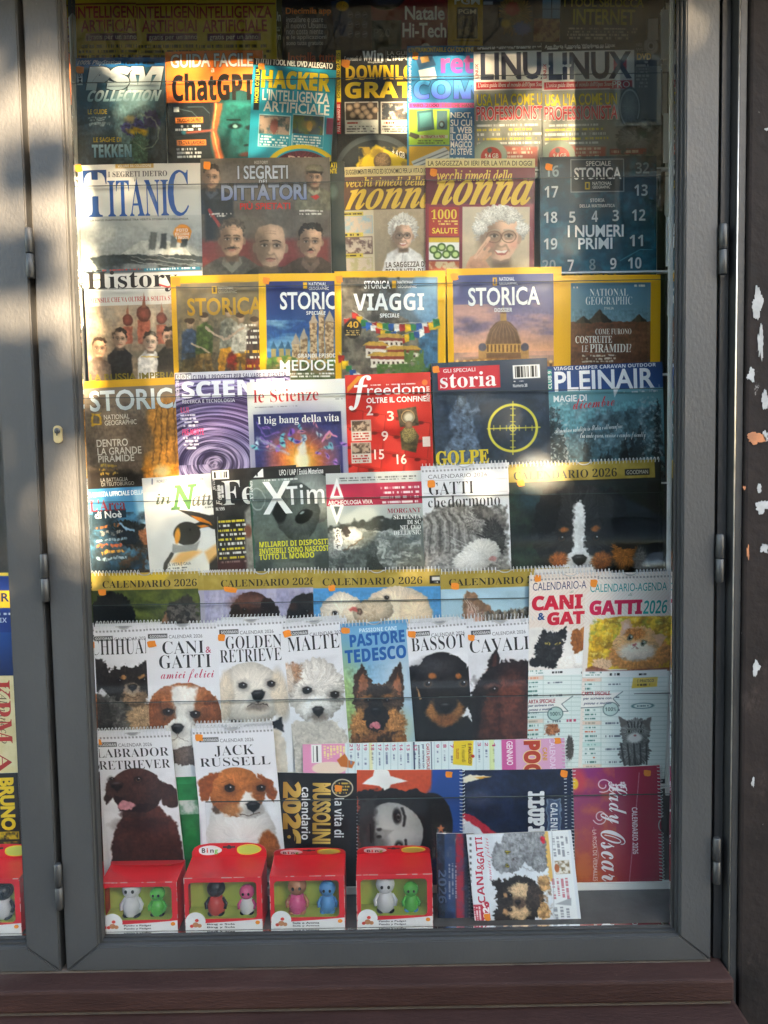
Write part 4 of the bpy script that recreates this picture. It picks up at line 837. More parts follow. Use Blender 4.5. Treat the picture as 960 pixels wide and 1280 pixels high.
c = mag('larger maroon household magazine with script title and laughing white haired woman', 2, (532, 198), (669, 198), 156, 2).bg('7c1f30')
c.g(197, 209, 'efe3ae', 'e6d690').t('LA SAGGEZZA DI IERI PER LA VITA DI OGGI', 535, 201, 665, 207, '4a3a1c', 'R', .01).g(209, 255, '7d1c30', '5e1a2a').g(255, 360, '8a2438', '6a1a2c')
c.t('vecchi rimedi della', 546, 212, 640, 226, 'edca52', 'I', .012).t('nonna', 542, 226, 664, 256, 'ecc03c', 'J', .008, sl=.05)
c.r(536, 259, 574, 295, 'b33226').t('1000', 539, 262, 571, 274, 'f3cf3e', 'S').x(539, 275, 572, 282, 2, 'f0c860', rag=0).t('SALUTE', 540, 285, 572, 292, 'f6d548', 'H').r(536, 297, 574, 303, 'd9b52c').r(536, 303, 574, 325, 'f0efe6')
for a, b in ((542, 312), (552, 309), (563, 311), (547, 319), (558, 318), (569, 318)): c.e(a, b, 5.5, 5.2, '5f8a2c', sh=.4); c.e(a, b, 3.2, 3, 'c2d68a')
c.r(536, 327, 574, 345, 'c8b088').n(536, 327, 574, 345, 'a84a2a', 6)
c.r(578, 259, 662, 340, 'c9b79a').g(259, 340, 'd4c6ac', 'b8a488', 578, 662)
c.e(624, 284, 33, 27, 'cfc9be', fur=.22, tex=.35); face(c, 626, 296, 2.15, 'dcb195', 'e6e1d8', 1, 1, True, brow='a89a88', turn=.4)
c.e(642, 306, 6, 5, 'd88f7c', soft=5, al=.5).e(612, 306, 6, 5, 'd88f7c', soft=5, al=.5)
for a, b, r_ in ((600, 284, 10), (653, 286, 9), (612, 271, 11), (638, 270, 11), (625, 267, 9)): c.e(a, b, r_, r_*.9, 'd6d1c8', fur=.4, tex=.4)
for a in (617.5, 636): c.ring(a, 296, 9, 7.2, .9, '6a4a3a')
c.l([(626, 295), (628, 295)], 1, '6a4a3a')
c.p([(578, 342), (587, 322), (602, 312), (611, 316), (607, 326), (616, 338), (600, 344)], 'd0a286', 1.5, tex=.12, c2='b98468').l([(594, 322), (605, 306), (611, 298)], 4.6, 'd8ac90').l([(600, 322), (611, 310)], 4, 'cfa084').l([(604, 326), (613, 317)], 3.6, 'c89878').l([(597, 318), (608, 303)], .6, 'a87a60')
c.ph(578,259,662,340,a1=.8,s1=16,a2=.3,tex=.07).sticker(542, 216, 9, 10).done()
c = mag('deep teal mathematics magazine covered in rows of pale numerals', 2, (675, 196), (821, 194), 154, 1).bg('14495f')
c.g(194, 352, '12303f', '1d6a86').n(675, 194, 822, 352, '0f3a4c', 14, .5, 3, .6).n(675, 194, 822, 352, '2f7f98', 9, .62, 4, .5)
nm = 'd2d8da'
for s_, x, y in (('16', 690, 214), ('32', 803, 210), ('17', 689, 240), ('13', 801, 238), ('18', 688, 272), ('12', 798, 269), ('19', 688, 305), ('11', 795, 301), ('20', 686, 332), ('10', 793, 329), ('5', 715, 272), ('4', 743, 271), ('3', 769, 270), ('7', 713, 332), ('8', 740, 331), ('9', 766, 330)):
    wd = 17 if len(s_) > 1 else 8; c.t(s_, x-wd/2, y-7, x+wd/2, y+7, nm if s_ not in ('8', '20', '16', '32') else '7f97a2', 'B', ol='0b2c3a', ow=.02)
c.r(713, 199, 780, 240, 'aeb8ba').r(714, 200, 779, 239, '13303c').t('SPECIALE', 732, 202, 763, 208, 'f0f0ea', 'R', .01).t('STORICA', 717, 210, 776, 225, 'f8f8f4', 'H').r(731, 228, 737, 237, 'f0c81c').r(732.5, 229.5, 735.5, 235.5, '13303c').t('NATIONAL', 740, 228, 764, 232, 'f0f0ea', 'R', .01).t('GEOGRAPHIC', 740, 233, 762, 236.5, 'f0f0ea', 'R', .01)
c.t('STORIA', 737, 249, 755, 253.5, 'f4f4f0', 'B').t('DELLA MATEMATICA', 724, 256, 768, 260, 'f4f4f0', 'B').t('I NUMERI', 709, 282, 779, 297, 'f6f8f8', 'H').t('PRIMI', 722, 298, 765, 312, 'f6f8f8', 'H').l([(775, 326), (800, 312), (816, 312)], .8, '5aa0b4').x(705, 341, 770, 346, 1, 'e0c84a', rag=0).sticker(686, 209, 9, 9).done()

# ---- row 3
c = mag('history magazine with white head, onion domes and a crowned family', 3, (104, 338), (252, 333), 150, 0).bg('8d8a82')
c.g(330, 340, '4b5c66', '4b5c66').g(341, 381, 'dcd9d2', 'cfcbc2').t('History', 108, 338, 222, 366, '1d1b1c', 'S').r(105, 333, 126, 339, '22201e').t('BBC', 107, 334, 120, 339, 'e8e6e0', 'B').x(128, 335, 178, 339, 1, 'b03a34', rag=0).r(180, 333, 250, 338, '2f7890').x(184, 334, 246, 337.5, 1, 'e6f0f2', rag=0)
c.t("IL MENSILE CHE VA OLTRE LA SOLITA STORIA", 106, 371, 230, 377, 'b02a2c', 'S').l([(196, 355), (210, 359), (228, 352)], 2, 'b02a2c')
c.g(381, 490, '9c8f7e', '4a4238').n(104, 381, 252, 490, 'c7a684', 15, .5, 3, .6)
for a, b, s_ in ((180, 392, 1.1), (160, 400, .8), (202, 398, .8)): c.p([(a-7*s_, 430), (a-7*s_, b+8), (a+7*s_, b+8), (a+7*s_, 430)], 'a9604a', 1.5, tex=.3); c.e(a, b, 8*s_, 9*s_, '8f4a3c', sh=.4); c.p([(a-2.5*s_, b-7), (a, b-24*s_), (a+2.5*s_, b-7)], '8f5a42')
for a, b, h_, u in ((150, 424, 'c4a188', '2c2a2c'), (188, 428, 'd9b69c', 'd8d0c8'), (212, 422, 'c39a80', '3a332e'), (124, 436, 'b08a70', '6a5a50'), (235, 434, 'b89a80', '5a2a24')): c.p([(a-16, b+70), (a-15, b+20), (a-6, b+11), (a+6, b+11), (a+15, b+20), (a+16, b+70)], u, 1.5, tex=.35); face(c, a, b, .78, h_, '3a2c22', 1 if a < 190 else -1)
c.e(212, 429, 6, 5, '5c4432', fur=.3).l([(178, 446), (198, 446)], 1.4, 'c8a850')
c.t("LA RUSSIA IMPERIALE", 112, 466, 232, 475, '7c6f28', 'H').ph(104,382,252,466,a1=.8,s1=9,a2=.5,tex=.16).done()
def ng(c, x0, y0, x1, y1, d=8): c.bg('eeb20e'); c.r(x0-3, y0-3, x1+3, y1+3, 'e9ab08')
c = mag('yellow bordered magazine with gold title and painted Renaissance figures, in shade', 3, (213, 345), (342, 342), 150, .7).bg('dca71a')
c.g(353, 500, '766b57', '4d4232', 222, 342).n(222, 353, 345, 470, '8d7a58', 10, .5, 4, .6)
c.t('STORICA', 234, 372, 328, 394, 'c69a24', 'H', c2='a8801c').r(265, 358, 271, 367, 'e2b21c').r(266.5, 359.5, 269.5, 365.5, '5a4e3c').t('NATIONAL', 273, 358, 292, 362, 'd8cdb6', 'R').t('GEOGRAPHIC', 273, 363, 296, 366.5, 'd8cdb6', 'R')
for a, b, cc, l_ in ((237, 412, '3d4a5e', '6a5a3a'), (255, 405, '51602f', '8a6a3a'), (285, 398, '7d7a6a', 'c88a28'), (300, 405, 'b9b2a0', 'c58a26'), (318, 410, '4a3a34', '8a3028')):
    c.p([(a-11, b+40), (a-9, b+4), (a+2, b-2), (a+12, b+6), (a+10, b+40)], cc, 2, tex=.4); c.e(a+1, b-7, 5, 6, 'b99a7c', sh=.3); c.e(a, b-11, 5.5, 3.5, '4a3524'); c.p([(a-10, b+38), (a-13, b+72), (a-5, b+72), (a, b+45), (a+7, b+72), (a+14, b+70), (a+9, b+36)], l_, 1.5, tex=.35)
c.l([(258, 410), (280, 425), (304, 410)], 3, 'bba088').l([(240, 430), (262, 440)], 2.5, 'bba088').e(290, 452, 6, 12, '9b2f24', fur=.3, soft=3).n(222, 440, 330, 472, '3b3023', 8, .5, 4, .6)
for i, y in enumerate((404, 411, 419, 426, 437, 444, 455)): c.x(306, y, 330, y+5, 1, 'e0b030' if i in (4, 6) else 'e6dfce', rag=0)
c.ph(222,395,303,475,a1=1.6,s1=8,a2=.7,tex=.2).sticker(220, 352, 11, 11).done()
c = mag('yellow bordered magazine with deep blue sky behind a sunlit fairytale castle', 3, (323, 342), (446, 341), 152, 1.5).bg('f0b80e')
c.g(351, 500, '1c2c6a', '3a86b8', 333, 446).r(436, 351, 448, 500, 'f0b80e')
c.n(333, 400, 430, 440, '9cc8d8', 16, .55, 4, .7, sx=2).t('NATIONAL', 386, 353, 408, 358, 'e8ecf2', 'R', .01).t('GEOGRAPHIC', 386, 359, 411, 362.5, 'e8ecf2', 'R', .01).r(379, 353, 384, 361, 'f0b80e')
c.t('STORICA', 350, 365, 436, 387, 'f4f4f0', 'H', ol='1a2850', ow=.02).t('SPECIALE', 383, 389, 407, 393.5, 'f4f4f0', 'B')
for a, b, w_, h_ in ((392, 404, 9, 60), (402, 396, 7, 70), (412, 402, 11, 62), (424, 410, 9, 52), (380, 424, 9, 36), (370, 430, 10, 30)):
    c.r(a-w_/2, b, a+w_/2, b+h_, 'd9b98c'); c.p([(a-w_/2-1, b), (a, b-14), (a+w_/2+1, b)], 'b9a48c'); c.n(a-w_/2, b, a+w_/2, b+h_, '8a6a48', 3, .5)
for a in (342, 352, 360): c.r(a-3, 436, a+3, 452, '8f8458'); c.p([(a-4, 436), (a, 426), (a+4, 436)], '2f5a78')
c.p([(333, 448), (360, 444), (380, 452), (430, 446), (436, 480), (333, 480)], '5a7a34', 2, tex=.5).n(333, 446, 436, 470, 'c8a060', 6, .56)
c.r(333, 456, 436, 480, '4f4a34', soft=6, al=.6).t('GRANDI EPISODI DEL', 372, 442, 436, 447, 'f2efe4', 'B').t('MEDIOEVO', 350, 450, 444, 463, 'f8f8f4', 'R', .012).x(362, 465, 432, 472, 2, 'eae6d8', rag=0).ph(333,395,436,441,a1=.5,s1=9,a2=.35,tex=.14).sticker(333, 351, 9, 9).done()
c = mag('yellow bordered travel magazine with cliff monastery and colourful prayer flags', 3, (418, 339), (557, 338), 150, 2.3).bg('efb40c')
c.g(347, 500, '6a7478', '4a6a86', 427, 547).p([(427, 347), (480, 347), (470, 380), (510, 400), (530, 440), (547, 460), (547, 500), (427, 500)], '6f675a', 2, tex=.5, ts=8).p([(520, 347), (547, 347), (547, 420), (524, 400), (505, 372)], '7aa2c0', 6).p([(525, 418), (547, 405), (547, 500), (515, 500)], '3c6684', 4, tex=.4).n(427, 347, 500, 440, '3f3a34', 11, .56, 5)
c.r(548, 338, 558, 500, 'efb40c')
c.t('STORICA', 455, 351, 488, 361, 'f8f8f4', 'H').t('NATIONAL', 497, 351, 517, 355, 'f4f4ee', 'R', .01).t('GEOGRAPHIC', 497, 356.5, 521, 360, 'f4f4ee', 'R', .01).r(490, 351, 495, 360, 'efb40c').t('VIAGGI', 442, 367, 530, 388, 'f8f8f4', 'B', .005).t('SPECIALE', 475, 392, 499, 397, 'f8f8f4', 'B')
fl = ('b02a24', 'e4b820', '2f7a44', '2858a0', 'eae6dc')
rnd = random.Random(3)
for (x0, y0, x1, y1, n_) in ((430, 398, 548, 402, 17), (440, 388, 500, 418, 10), (500, 420, 548, 396, 8), (424, 440, 452, 470, 6)):
    c.l([(x0, y0), ((x0+x1)/2, (y0+y1)/2+5), (x1, y1)], .7, 'd8d0c0')
    for i in range(n_):
        u = (i+.5)/n_; a = x0+(x1-x0)*u; b = y0+(y1-y0)*u+20*u*(1-u); c.p([(a-4, b), (a+4, b+rnd.uniform(-2, 2)), (a+4+rnd.uniform(-2, 3), b+8), (a-3, b+9+rnd.uniform(-2, 2))], fl[i % 5], .8, tex=.3)
for a, b, w_, h_ in ((488, 428, 30, 12), (470, 440, 26, 16), (504, 444, 40, 14), (486, 452, 46, 14)):
    c.r(a-w_/2, b-h_/2, a+w_/2, b+h_/2, 'e6dccb'); c.r(a-w_/2, b-h_/2, a+w_/2, b-h_/2+4, '8c3a28'); c.p([(a-w_/2-4, b-h_/2), (a-w_/2+4, b-h_/2-5), (a+w_/2-4, b-h_/2-5), (a+w_/2+4, b-h_/2)], 'c69a3e')
    for i in range(int(w_/6)): c.r(a-w_/2+3+i*6, b, a-w_/2+5.5+i*6, b+3, '4a3428')
c.n(470, 455, 540, 480, '4a6a2c', 6, .42, 5).n(505, 438, 530, 470, '5a7434', 6, .46)
c.e(441, 411, 11.5, 12.5, '1d1a16').t('40', 434, 402, 448, 410, 'e8b43a', 'B').x(432, 412, 450, 420, 3, 'e8c070', rag=0).ph(427,366,547,480,a1=.8,s1=9,a2=.4,tex=.12).sticker(424, 349, 9, 9).done()
c = mag('yellow bordered magazine with a great lit dome under sunset clouds', 3, (558, 336), (702, 333), 152, 2).bg('efb30c')
c.g(343, 500, '3c4c80', 'e6a878', 567, 692).g(343, 400, '39487c', '8a7a98', 567, 692).g(400, 440, '8a7a98', 'e9a878', 567, 692)
c.n(567, 380, 692, 445, 'f0b090', 20, .52, 4, .7, sx=2.2).n(567, 370, 692, 420, '5a5a84', 18, .55, 4, .6, sx=2.4)
c.r(616, 347, 621, 357, 'efb30c').r(617.3, 348.5, 619.7, 355.5, '44558a').t('NATIONAL', 624, 346.5, 643, 351, 'e6eaf2', 'R', .01).t('GEOGRAPHIC', 624, 352.5, 647, 356, 'e6eaf2', 'R', .01).t('STORICA', 585, 359, 675, 382, 'f6f6f2', 'H', ol='3a4470', ow=.015).t('DOSSIER', 618, 385, 640, 390, 'f4f4f0', 'B')
c.p([(606, 452), (607, 428), (612, 412), (620, 403), (629, 400), (638, 403), (646, 412), (651, 428), (652, 452)], '6c5244', 1.2, c2='8a6242')
for i in range(-4, 5): c.l([(629+i*1.2, 402), (629+i*4.4, 415), (629+i*5.4, 430)], .8, 'a07a58')
c.r(625, 392, 633, 401, 'c89a5c').p([(625, 392), (629, 385), (633, 392)], '8a6a4a').l([(629, 386), (629, 380)], .9, 'c8a870').r(607, 430, 651, 441, 'dba65a')
for i in range(9): c.r(608.5+i*4.9, 431, 610.5+i*4.9, 440, '6a4526')
for a in (603, 656): c.r(a-5, 436, a+5, 448, 'b98a52'); c.e(a, 434, 5, 5, '5a5462'); 
c.p([(567, 452), (600, 448), (660, 448), (692, 452), (692, 500), (567, 500)], 'a8763e', 1.5, tex=.3)
for i in range(14): c.r(570+i*9, 454, 573+i*9, 466, '4a3018'); c.e(571.5+i*9, 452, 2, 2, 'f4c878', soft=2)
c.g(466, 500, '6a4a2c', '4a3524', 567, 692).n(590, 452, 670, 470, 'f2c880', 5, .62).r(693, 333, 704, 500, 'efb30c').ph(567,384,692,470,a1=.3,s1=9,a2=.25,tex=.1).sticker(568, 346, 10, 9).done()
c = mag('yellow bordered magazine with dark pyramids on a reddish desert plain', 3, (702, 344), (826, 343), 140, 1).bg('eeb20e')
c.g(353, 500, '4e7d94', 'b8b6a4', 713, 813).g(402, 500, '6b3f2c', '4a2a20', 713, 813).n(713, 403, 813, 500, '8a5a3c', 9, .5, 4, .6, sx=2.5)
for a, b, s_ in ((749, 403, 17), (799, 402, 10), (729, 404, 10)): c.p([(a-s_, b), (a, b-s_*.95), (a+s_, b)], '4a3a30', .8); c.p([(a, b-s_*.95), (a+s_, b), (a+s_*.2, b)], '2c221e', .8)
c.t('NATIONAL', 737, 361, 785, 370, 'eef0ea', 's').t('GEOGRAPHIC', 732, 371, 790, 381, 'eef0ea', 's').t('ITALIA', 755, 384, 767, 387, 'd8dcd6', 'B').x(717, 358, 726, 361, 1, 'e8e4d4').x(793, 355, 808, 359, 1, 'e8e4d4')
c.t('COME FURONO', 744, 411, 789, 418, 'f0e9dd', 's', .006).t('COSTRUITE', 719, 420, 765, 429, 'f0e9dd', 'S').t('LE', 727, 432, 735, 440, 'f0e9dd', 's').t('PIRAMIDI?', 737, 430, 789, 440.5, 'f4ede0', 'S').x(727, 443, 770, 454, 3, 'd8c8b4', rag=0).ph(713, 385, 813, 480, a1=.8,s1=8,a2=.6,tex=.2).done()

# ---- row 4
c = mag('yellow edged magazine with stone gallery lit amber inside a pyramid', 4, (101, 477), (226, 471), 150, 0).bg('c79a22')
c.g(483, 640, '74685c', '4c3f34', 107, 230)
for i in range(9): c.l([(107, 510+i*15), (170+i*3, 506+i*13)], .9, '5a4c40', al=.8)
c.p([(184, 500), (222, 494), (230, 640), (176, 640)], 'a8773a', 8, c2='d88a2a', tex=.25)
for x in (196, 203, 210, 217): c.l([(x, 505), (x-3+(x-205)*.5, 600)], 1.4, '5c3c1c', 2)
c.p([(178, 585), (230, 578), (230, 612), (178, 612)], 'd98a2c', 5, tex=.5).e(203, 590, 8, 8, 'ffd890', soft=8).p([(107, 588), (180, 590), (180, 640), (107, 640)], '231c18', 8).e(178, 548, 14, 24, '55483c', soft=6, al=.8)
c.t('STORICA', 112, 486, 238, 512, 'ccd6da', 'H', c2='b8c8d0', ol='4a4a48', ow=.012).r(114, 517, 127, 532, 'b8901e').r(116.5, 519.5, 124.5, 529.5, '5c5248').t('NATIONAL', 130, 518, 162, 524, 'ccc8be', 'R', .006).t('GEOGRAPHIC', 131, 525, 171, 531, 'ccc8be', 'R', .006)
c.t('DENTRO', 121, 549, 160, 558, 'c8c4bc', 'R', .01).t('LA GRANDE', 122, 559, 177, 568, 'c8c4bc', 'R', .01).t('PIRAMIDE', 123, 569, 168, 577, 'c8c4bc', 'R', .01).x(124, 580, 150, 594, 3, 'a88a3a').t('LA BATTAGLIA', 126, 597, 160, 602, '9a9690', 'R', .006).t('DI TEUTOBURGO', 127, 602.5, 168, 607, '9a9690', 'R', .006).ph(107, 500, 230, 620, a1=2.5,s1=9,a2=.9,tex=.25).done()
c = mag('purple science magazine with star trails whirling round a point', 4, (218, 466), (362, 461), 152, 1).bg('514876')
a0, b0 = c.L(268, 580); rr = np.hypot((c.A-a0)/1.05, (c.B-b0)/.8); th = np.arctan2(c.B-b0, c.A-a0)
f = vn(rr*.42+3, th*.9+6, 5)*.55+vn(rr*1.1, th*1.3+6, 6)*.45; f = np.clip((f-.33)*2.6, 0, 1)[..., None]
c.img = hx('2e2450')*(1-f)+hx('c2b6e4')*f; c.img *= (.72+.28*np.clip(rr/60, 0, 1))[..., None]
c.e(300, 520, 40, 30, 'b06a9a', soft=40, al=.22).g(461, 472, 'dcdae0', 'dcdae0').g(472, 474, '3a3358', '3a3358')
c.r(219, 467, 239, 474, '26243a')
for i, s_ in enumerate('BBC'): c.r(220+i*6.5, 468, 225.5+i*6.5, 474, 'f4f4f4').t(s_, 221.3+i*6.5, 469, 224.3+i*6.5, 473, '222222', 'B')
c.t('CLIMA: I PROGETTI PER SALVARE IL PIANETA', 241, 467, 358, 473, '4b4366', 'B').t('SCIENZE', 227, 475, 356, 496, 'f7f6fa', 'Z').t('BBC SCIENZE', 220, 476, 224, 500, 'e8e4f0', 'B', rot=1).t('RICERCA E TECNOLOGIA', 228, 499, 294, 503.5, 'e0dcea', 'B')
c.t('LUI', 226, 509, 236, 516, 'd8507e', 'H').x(226, 517, 250, 534, 4, 'ece6f4').t('PRE-MORTE', 228, 536, 255, 544, 'e0457e', 'H').x(229, 545, 250, 562, 4, 'ece6f4').done()
c = mag('cream science magazine with red serif title above a glowing burst of microbes', 4, (308, 478), (433, 473), 152, 2).bg('eeece2')
c.t('le Scienze', 317, 486, 398, 502, 'c2242c', 's', .004).x(317, 507, 372, 510, 1, 'a8a49a', rag=0).x(419, 497, 430, 500, 1, 'a8a49a')
c.r(319, 516, 429, 640, '1c2250').e(376, 574, 66, 60, '4c4a8a', soft=50, al=.8).e(376, 575, 36, 34, 'e06a34', soft=30, al=.9).e(377, 575, 20, 19, 'f8b04a', soft=16).e(377, 576, 9, 11, 'fff4c8', soft=6).e(378, 562, 6, 8, 'f4e8d0', soft=3)
rnd = random.Random(8)
for i in range(26):
    q = rnd.uniform(-3.1, .2); d = rnd.uniform(22, 62); a, b = 376+math.cos(q)*d, 572+math.sin(q)*d*.85; cc = rnd.choice(('8a5ac8', 'b07ad8', 'e08aa0', '6ac0c8', 'c8e0e8', 'e6a878')); k_ = rnd.uniform(.6, 1)
    c.l([(376+math.cos(q)*d*.5, 572+math.sin(q)*d*.45), (a, b)], .7, cc, al=.35); c.e(a, b, 6*k_, 2.6*k_, cc, rot=rnd.uniform(0, 180), soft=1.5); c.e(a, b, 3*k_, 1.1*k_, '2a2a5a', rot=rnd.uniform(0, 180), soft=1.5)
c.l([(322, 548), (360, 568)], 3.5, 'a8b4c8', 3, .7).l([(322, 528), (332, 545), (348, 540)], 2, '8a6ac0', 2, .8).l([(404, 552), (412, 540), (420, 545)], 2.4, 'd88ab0', 1.5)
c.t('I big bang della vita', 322, 519, 424, 531, 'f8f6ee', 'S').ph(319, 516, 429, 640, a1=2.5,s1=9,a2=.6,tex=.15).done()
c = mag('red magazine with numbered advent drawers and flowing white title', 4, (431, 469), (538, 465), 152, 3).bg('cf2a20')
c.g(465, 500, 'd9352a', 'c9271e').g(500, 640, 'd02a20', 'b02018')
for i in range(4):
    for j in range(5):
        a, b = 428+i*28+j*-2, 510+j*23+i*5
        c.p([(a, b), (a+26, b+4), (a+24, b+24), (a-2, b+20)], ('c8241c', 'd8342a')[(i+j) % 2], 1.2); c.l([(a, b), (a+26, b+4)], .8, '8f1812'); c.l([(a+26, b+4), (a+24, b+24)], .8, '8f1812'); c.e(a+14, b+3.5, 4, 2.2, '7a120e')
for s_, a, b in (('2', 462, 513), ('3', 488, 520), ('9', 481, 545), ('15', 474, 568), ('16', 502, 574), ('1', 533, 552)): c.t(s_, a-(4 if len(s_) < 2 else 6), b-6, a+(4 if len(s_) < 2 else 6), b+6, 'f4dcd0', 'I', .01)

c.t('f', 436, 470, 464, 512, 'fbf6f2', 'I', .012).t('reedom', 459, 480, 531, 493, 'fbf6f2', 'R', .004).t('OLTRE IL CONFINE', 458, 496, 533, 503, 'fbf6f2', 'H').x(463, 479, 520, 482, 1, 'f6dcd4', rag=0).e(531, 478, 3.6, 3.6, 'e8742a').t('MAGAZINE', 533, 483, 537, 502, 'f6e8e0', 'B', rot=1)
c.p([(434, 484), (447, 470), (454, 470), (434, 491)], 'e6962a')
for y in (525, 553): c.r(439, y, 464, y+26, 'd0c8be').r(440, y+1, 463, y+14, '5a4438').n(440, y+1, 463, y+14, 'b8a08a', 4).x(441, y+15, 462, y+25, 3, 'b03028', rag=.1)
c.p([(496, 512), (520, 508), (524, 532), (500, 534)], '5a4a34', 1, tex=.6).ring(510, 521, 8, 8, 1, 'b09060').e(511, 522, 6, 6, 'c8c0a8', soft=4).p([(502, 562), (500, 540), (507, 534), (518, 536), (524, 545), (520, 566)], '5a4a2c', 1.5, tex=.5).e(511, 543, 9, 11, '8f7c4a', tex=.5, fur=.2).e(511, 531, 4.5, 5, 'b08a68', sh=.3).done()
c = mag('midnight blue history magazine with yellow gunsight over an old statue', 4, (539, 454), (684, 447), 158, 2).bg('26354a')
c.g(447, 620, '2a3c52', '1e2a3a').n(539, 490, 684, 620, '3d4c60', 14, .52, 4, .7)
c.p([(552, 600), (556, 560), (566, 545), (562, 520), (570, 500), (582, 496), (588, 510), (604, 506), (590, 520), (596, 545), (604, 570), (606, 600)], '55657a', 3, tex=.6, ts=4).e(577, 502, 6, 7, '6f7e90', sh=.4, tex=.3).l([(588, 514), (606, 508)], 3, '66758a').n(600, 500, 684, 590, '2a3648', 10, .5)
c.r(547, 458, 625, 486, 'cc2436').t('GLI SPECIALI', 554, 460.5, 594, 465, 'f4e4e4', 'R', .01).t('storia', 550, 465, 620, 484, 'f8f2f0', 'S').bar(641, 456, 675, 473).x(642, 475, 656, 478, 1, 'e0e4e8', rag=0).t('Numero 38', 641, 480, 659, 484, 'dde2e8', 'B')
c.ring(641, 535, 30, 29, 3, 'd9d04a').ring(641, 535, 4, 4, 1, 'd9d04a').l([(609, 536), (675, 534)], 1.3, 'd9d04a').l([(641, 502), (641, 568)], 1.3, 'd9d04a')
for i in range(-3, 4): c.l([(641+i*8, 532), (641+i*8, 538)], .9, 'd9d04a').l([(638, 535+i*8), (644, 535+i*8)], .9, 'd9d04a')
c.t('GOLPE', 545, 563, 611, 580, 'e2c830', 'S', .02).t('BORGHESE', 545, 584, 640, 602, 'e2c830', 'S', .02).ph(539,490,607,560,a1=2,s1=8,a2=.8,tex=.2).sticker(545, 462, 9, 9).done()
c = mag('travel magazine with blue head and snowy fir forest before a mountain', 4, (684, 458), (828, 452), 150, 1).bg('4f8794')
c.g(452, 487, '1d3f78', '25508c').g(487, 545, '6fa6b0', '5a8f9c').g(545, 620, '5a8f9c', '2c4450')
c.p([(684, 560), (720, 540), (740, 522), (760, 514), (790, 512), (826, 505), (830, 570), (684, 575)], '466570', 2, tex=.5).n(700, 510, 826, 560, '7a98a2', 8, .6, 5, .7)
rnd = random.Random(12)
for i in range(26):
    a = rnd.uniform(684, 826); far = abs(a-755)/70; b = 602; h_ = 30+65*far*rnd.uniform(.6, 1.1); cc = rnd.choice(('20303a', '2a3c44', '1a2830', '34484e'))
    for j in range(7): q = j/7; c.p([(a-3-q*9, b-h_*(1-q)+9), (a, b-h_*(1-q)-6), (a+3+q*9, b-h_*(1-q)+9)], cc, 1.2, fur=1.5, fs=2)
c.n(684, 500, 712, 600, 'c8d4d8', 3, .64, 6, .7).n(800, 480, 828, 600, 'b8c6cc', 3, .63, 6, .7).r(684, 590, 828, 620, '22343c', 8, .7)
c.t('VIAGGI CAMPER CARAVAN OUTDOOR', 692, 456, 820, 460.5, 'e8eef6', 'B').t('PLEINAIR', 693, 462, 818, 487, 'f8fafc', 'H').p([(766, 484), (774, 484), (768, 497)], 'f8fafc').r(684, 462, 690, 488, '2d9a8a').t('CLUB 9', 685, 464, 689.5, 486, 'f0f8f4', 'B', rot=2)
c.t('MAGIE DI', 692, 494, 733, 502, 'f4f6f6', 'R', .015).t('dicembre', 716, 498, 768, 511, 'c83a48', 'K', sk=-3).t('Alimentare natalizie in Italia e oltreconfine', 693, 533, 778, 543, 'f0f4f4', 'K', sk=-3).t('tra onde green, curiose e camper friendly', 725, 539, 807, 549, 'f0f4f4', 'K', sk=2).x(774, 488, 822, 491, 1, 'd8e2e6', rag=0).ph(684, 500, 828, 620, a1=2,s1=6,a2=1.1,tex=.3).done()
# ---- row 5
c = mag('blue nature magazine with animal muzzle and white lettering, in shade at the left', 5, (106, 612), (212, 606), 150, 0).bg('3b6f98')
c.g(605, 640, '3576aa', '4a8cb8').g(640, 760, '4a88b0', '1c2833').p([(166, 612), (212, 604), (212, 760), (186, 760), (176, 660)], 'a8d2ea', 6, al=.8)  # pale wedge paints the sunlit part beside the stile's shadow edge
c.n(106, 640, 212, 720, '263038', 14, .48, 4, .85).e(165, 668, 24, 16, '22282c', fur=.3, tex=.5, rot=30).e(160, 672, 9, 14, '14202e', rot=-15, tex=.3).l([(150, 655), (166, 664)], 3, '8fb8d4', 2).e(184, 672, 10, 12, 'b0704a', fur=.4, soft=3, tex=.26).n(150, 680, 212, 720, '4a3a30', 6, .5)
c.t('LA RIVISTA UFFICIALE DELLA', 108, 614, 180, 620, 'e8f0f6', 'H').t("L'Arca", 112, 624, 157, 639, '8e2a34', 'S').r(116, 637, 158, 648, '1d3546').t('di Noè', 119, 639, 152, 647.5, 'e2e6e6', 'R', .02)
for i, cc in enumerate(('c0703a', 'a8a098', '93aabb', 'c0603a', 'b8883a', '93aabb')): c.r(119, 655+i*8, 150+(i % 3)*4, 661+i*8, '33404a', al=.7).x(120, 655+i*8, 150+(i % 3)*4, 661+i*8, 1, cc, rag=0)
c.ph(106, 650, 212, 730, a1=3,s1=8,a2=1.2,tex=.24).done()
c = mag('white nature magazine with orange chested penguins and green capital N', 5, (177, 598), (285, 590), 150, .7).bg('f0efe8')
c.g(590, 612, 'd9d9d6', 'e6e4de').t('FOREST BATHING, inserto speciale', 196, 598, 254, 603, '6a6a6c', 'R', .005).l([(190, 599), (190, 605)], 1.4, '3a4a6a')
c.t('in', 195, 617, 213, 630, '5f6a52', 'I', .008).t('N', 214, 607, 246, 636, '5d8c4e', 'I', .03).t('atura', 240, 616, 290, 631, '77786e', 'I', .008).x(256, 632, 280, 635, 1, '9a9a92')
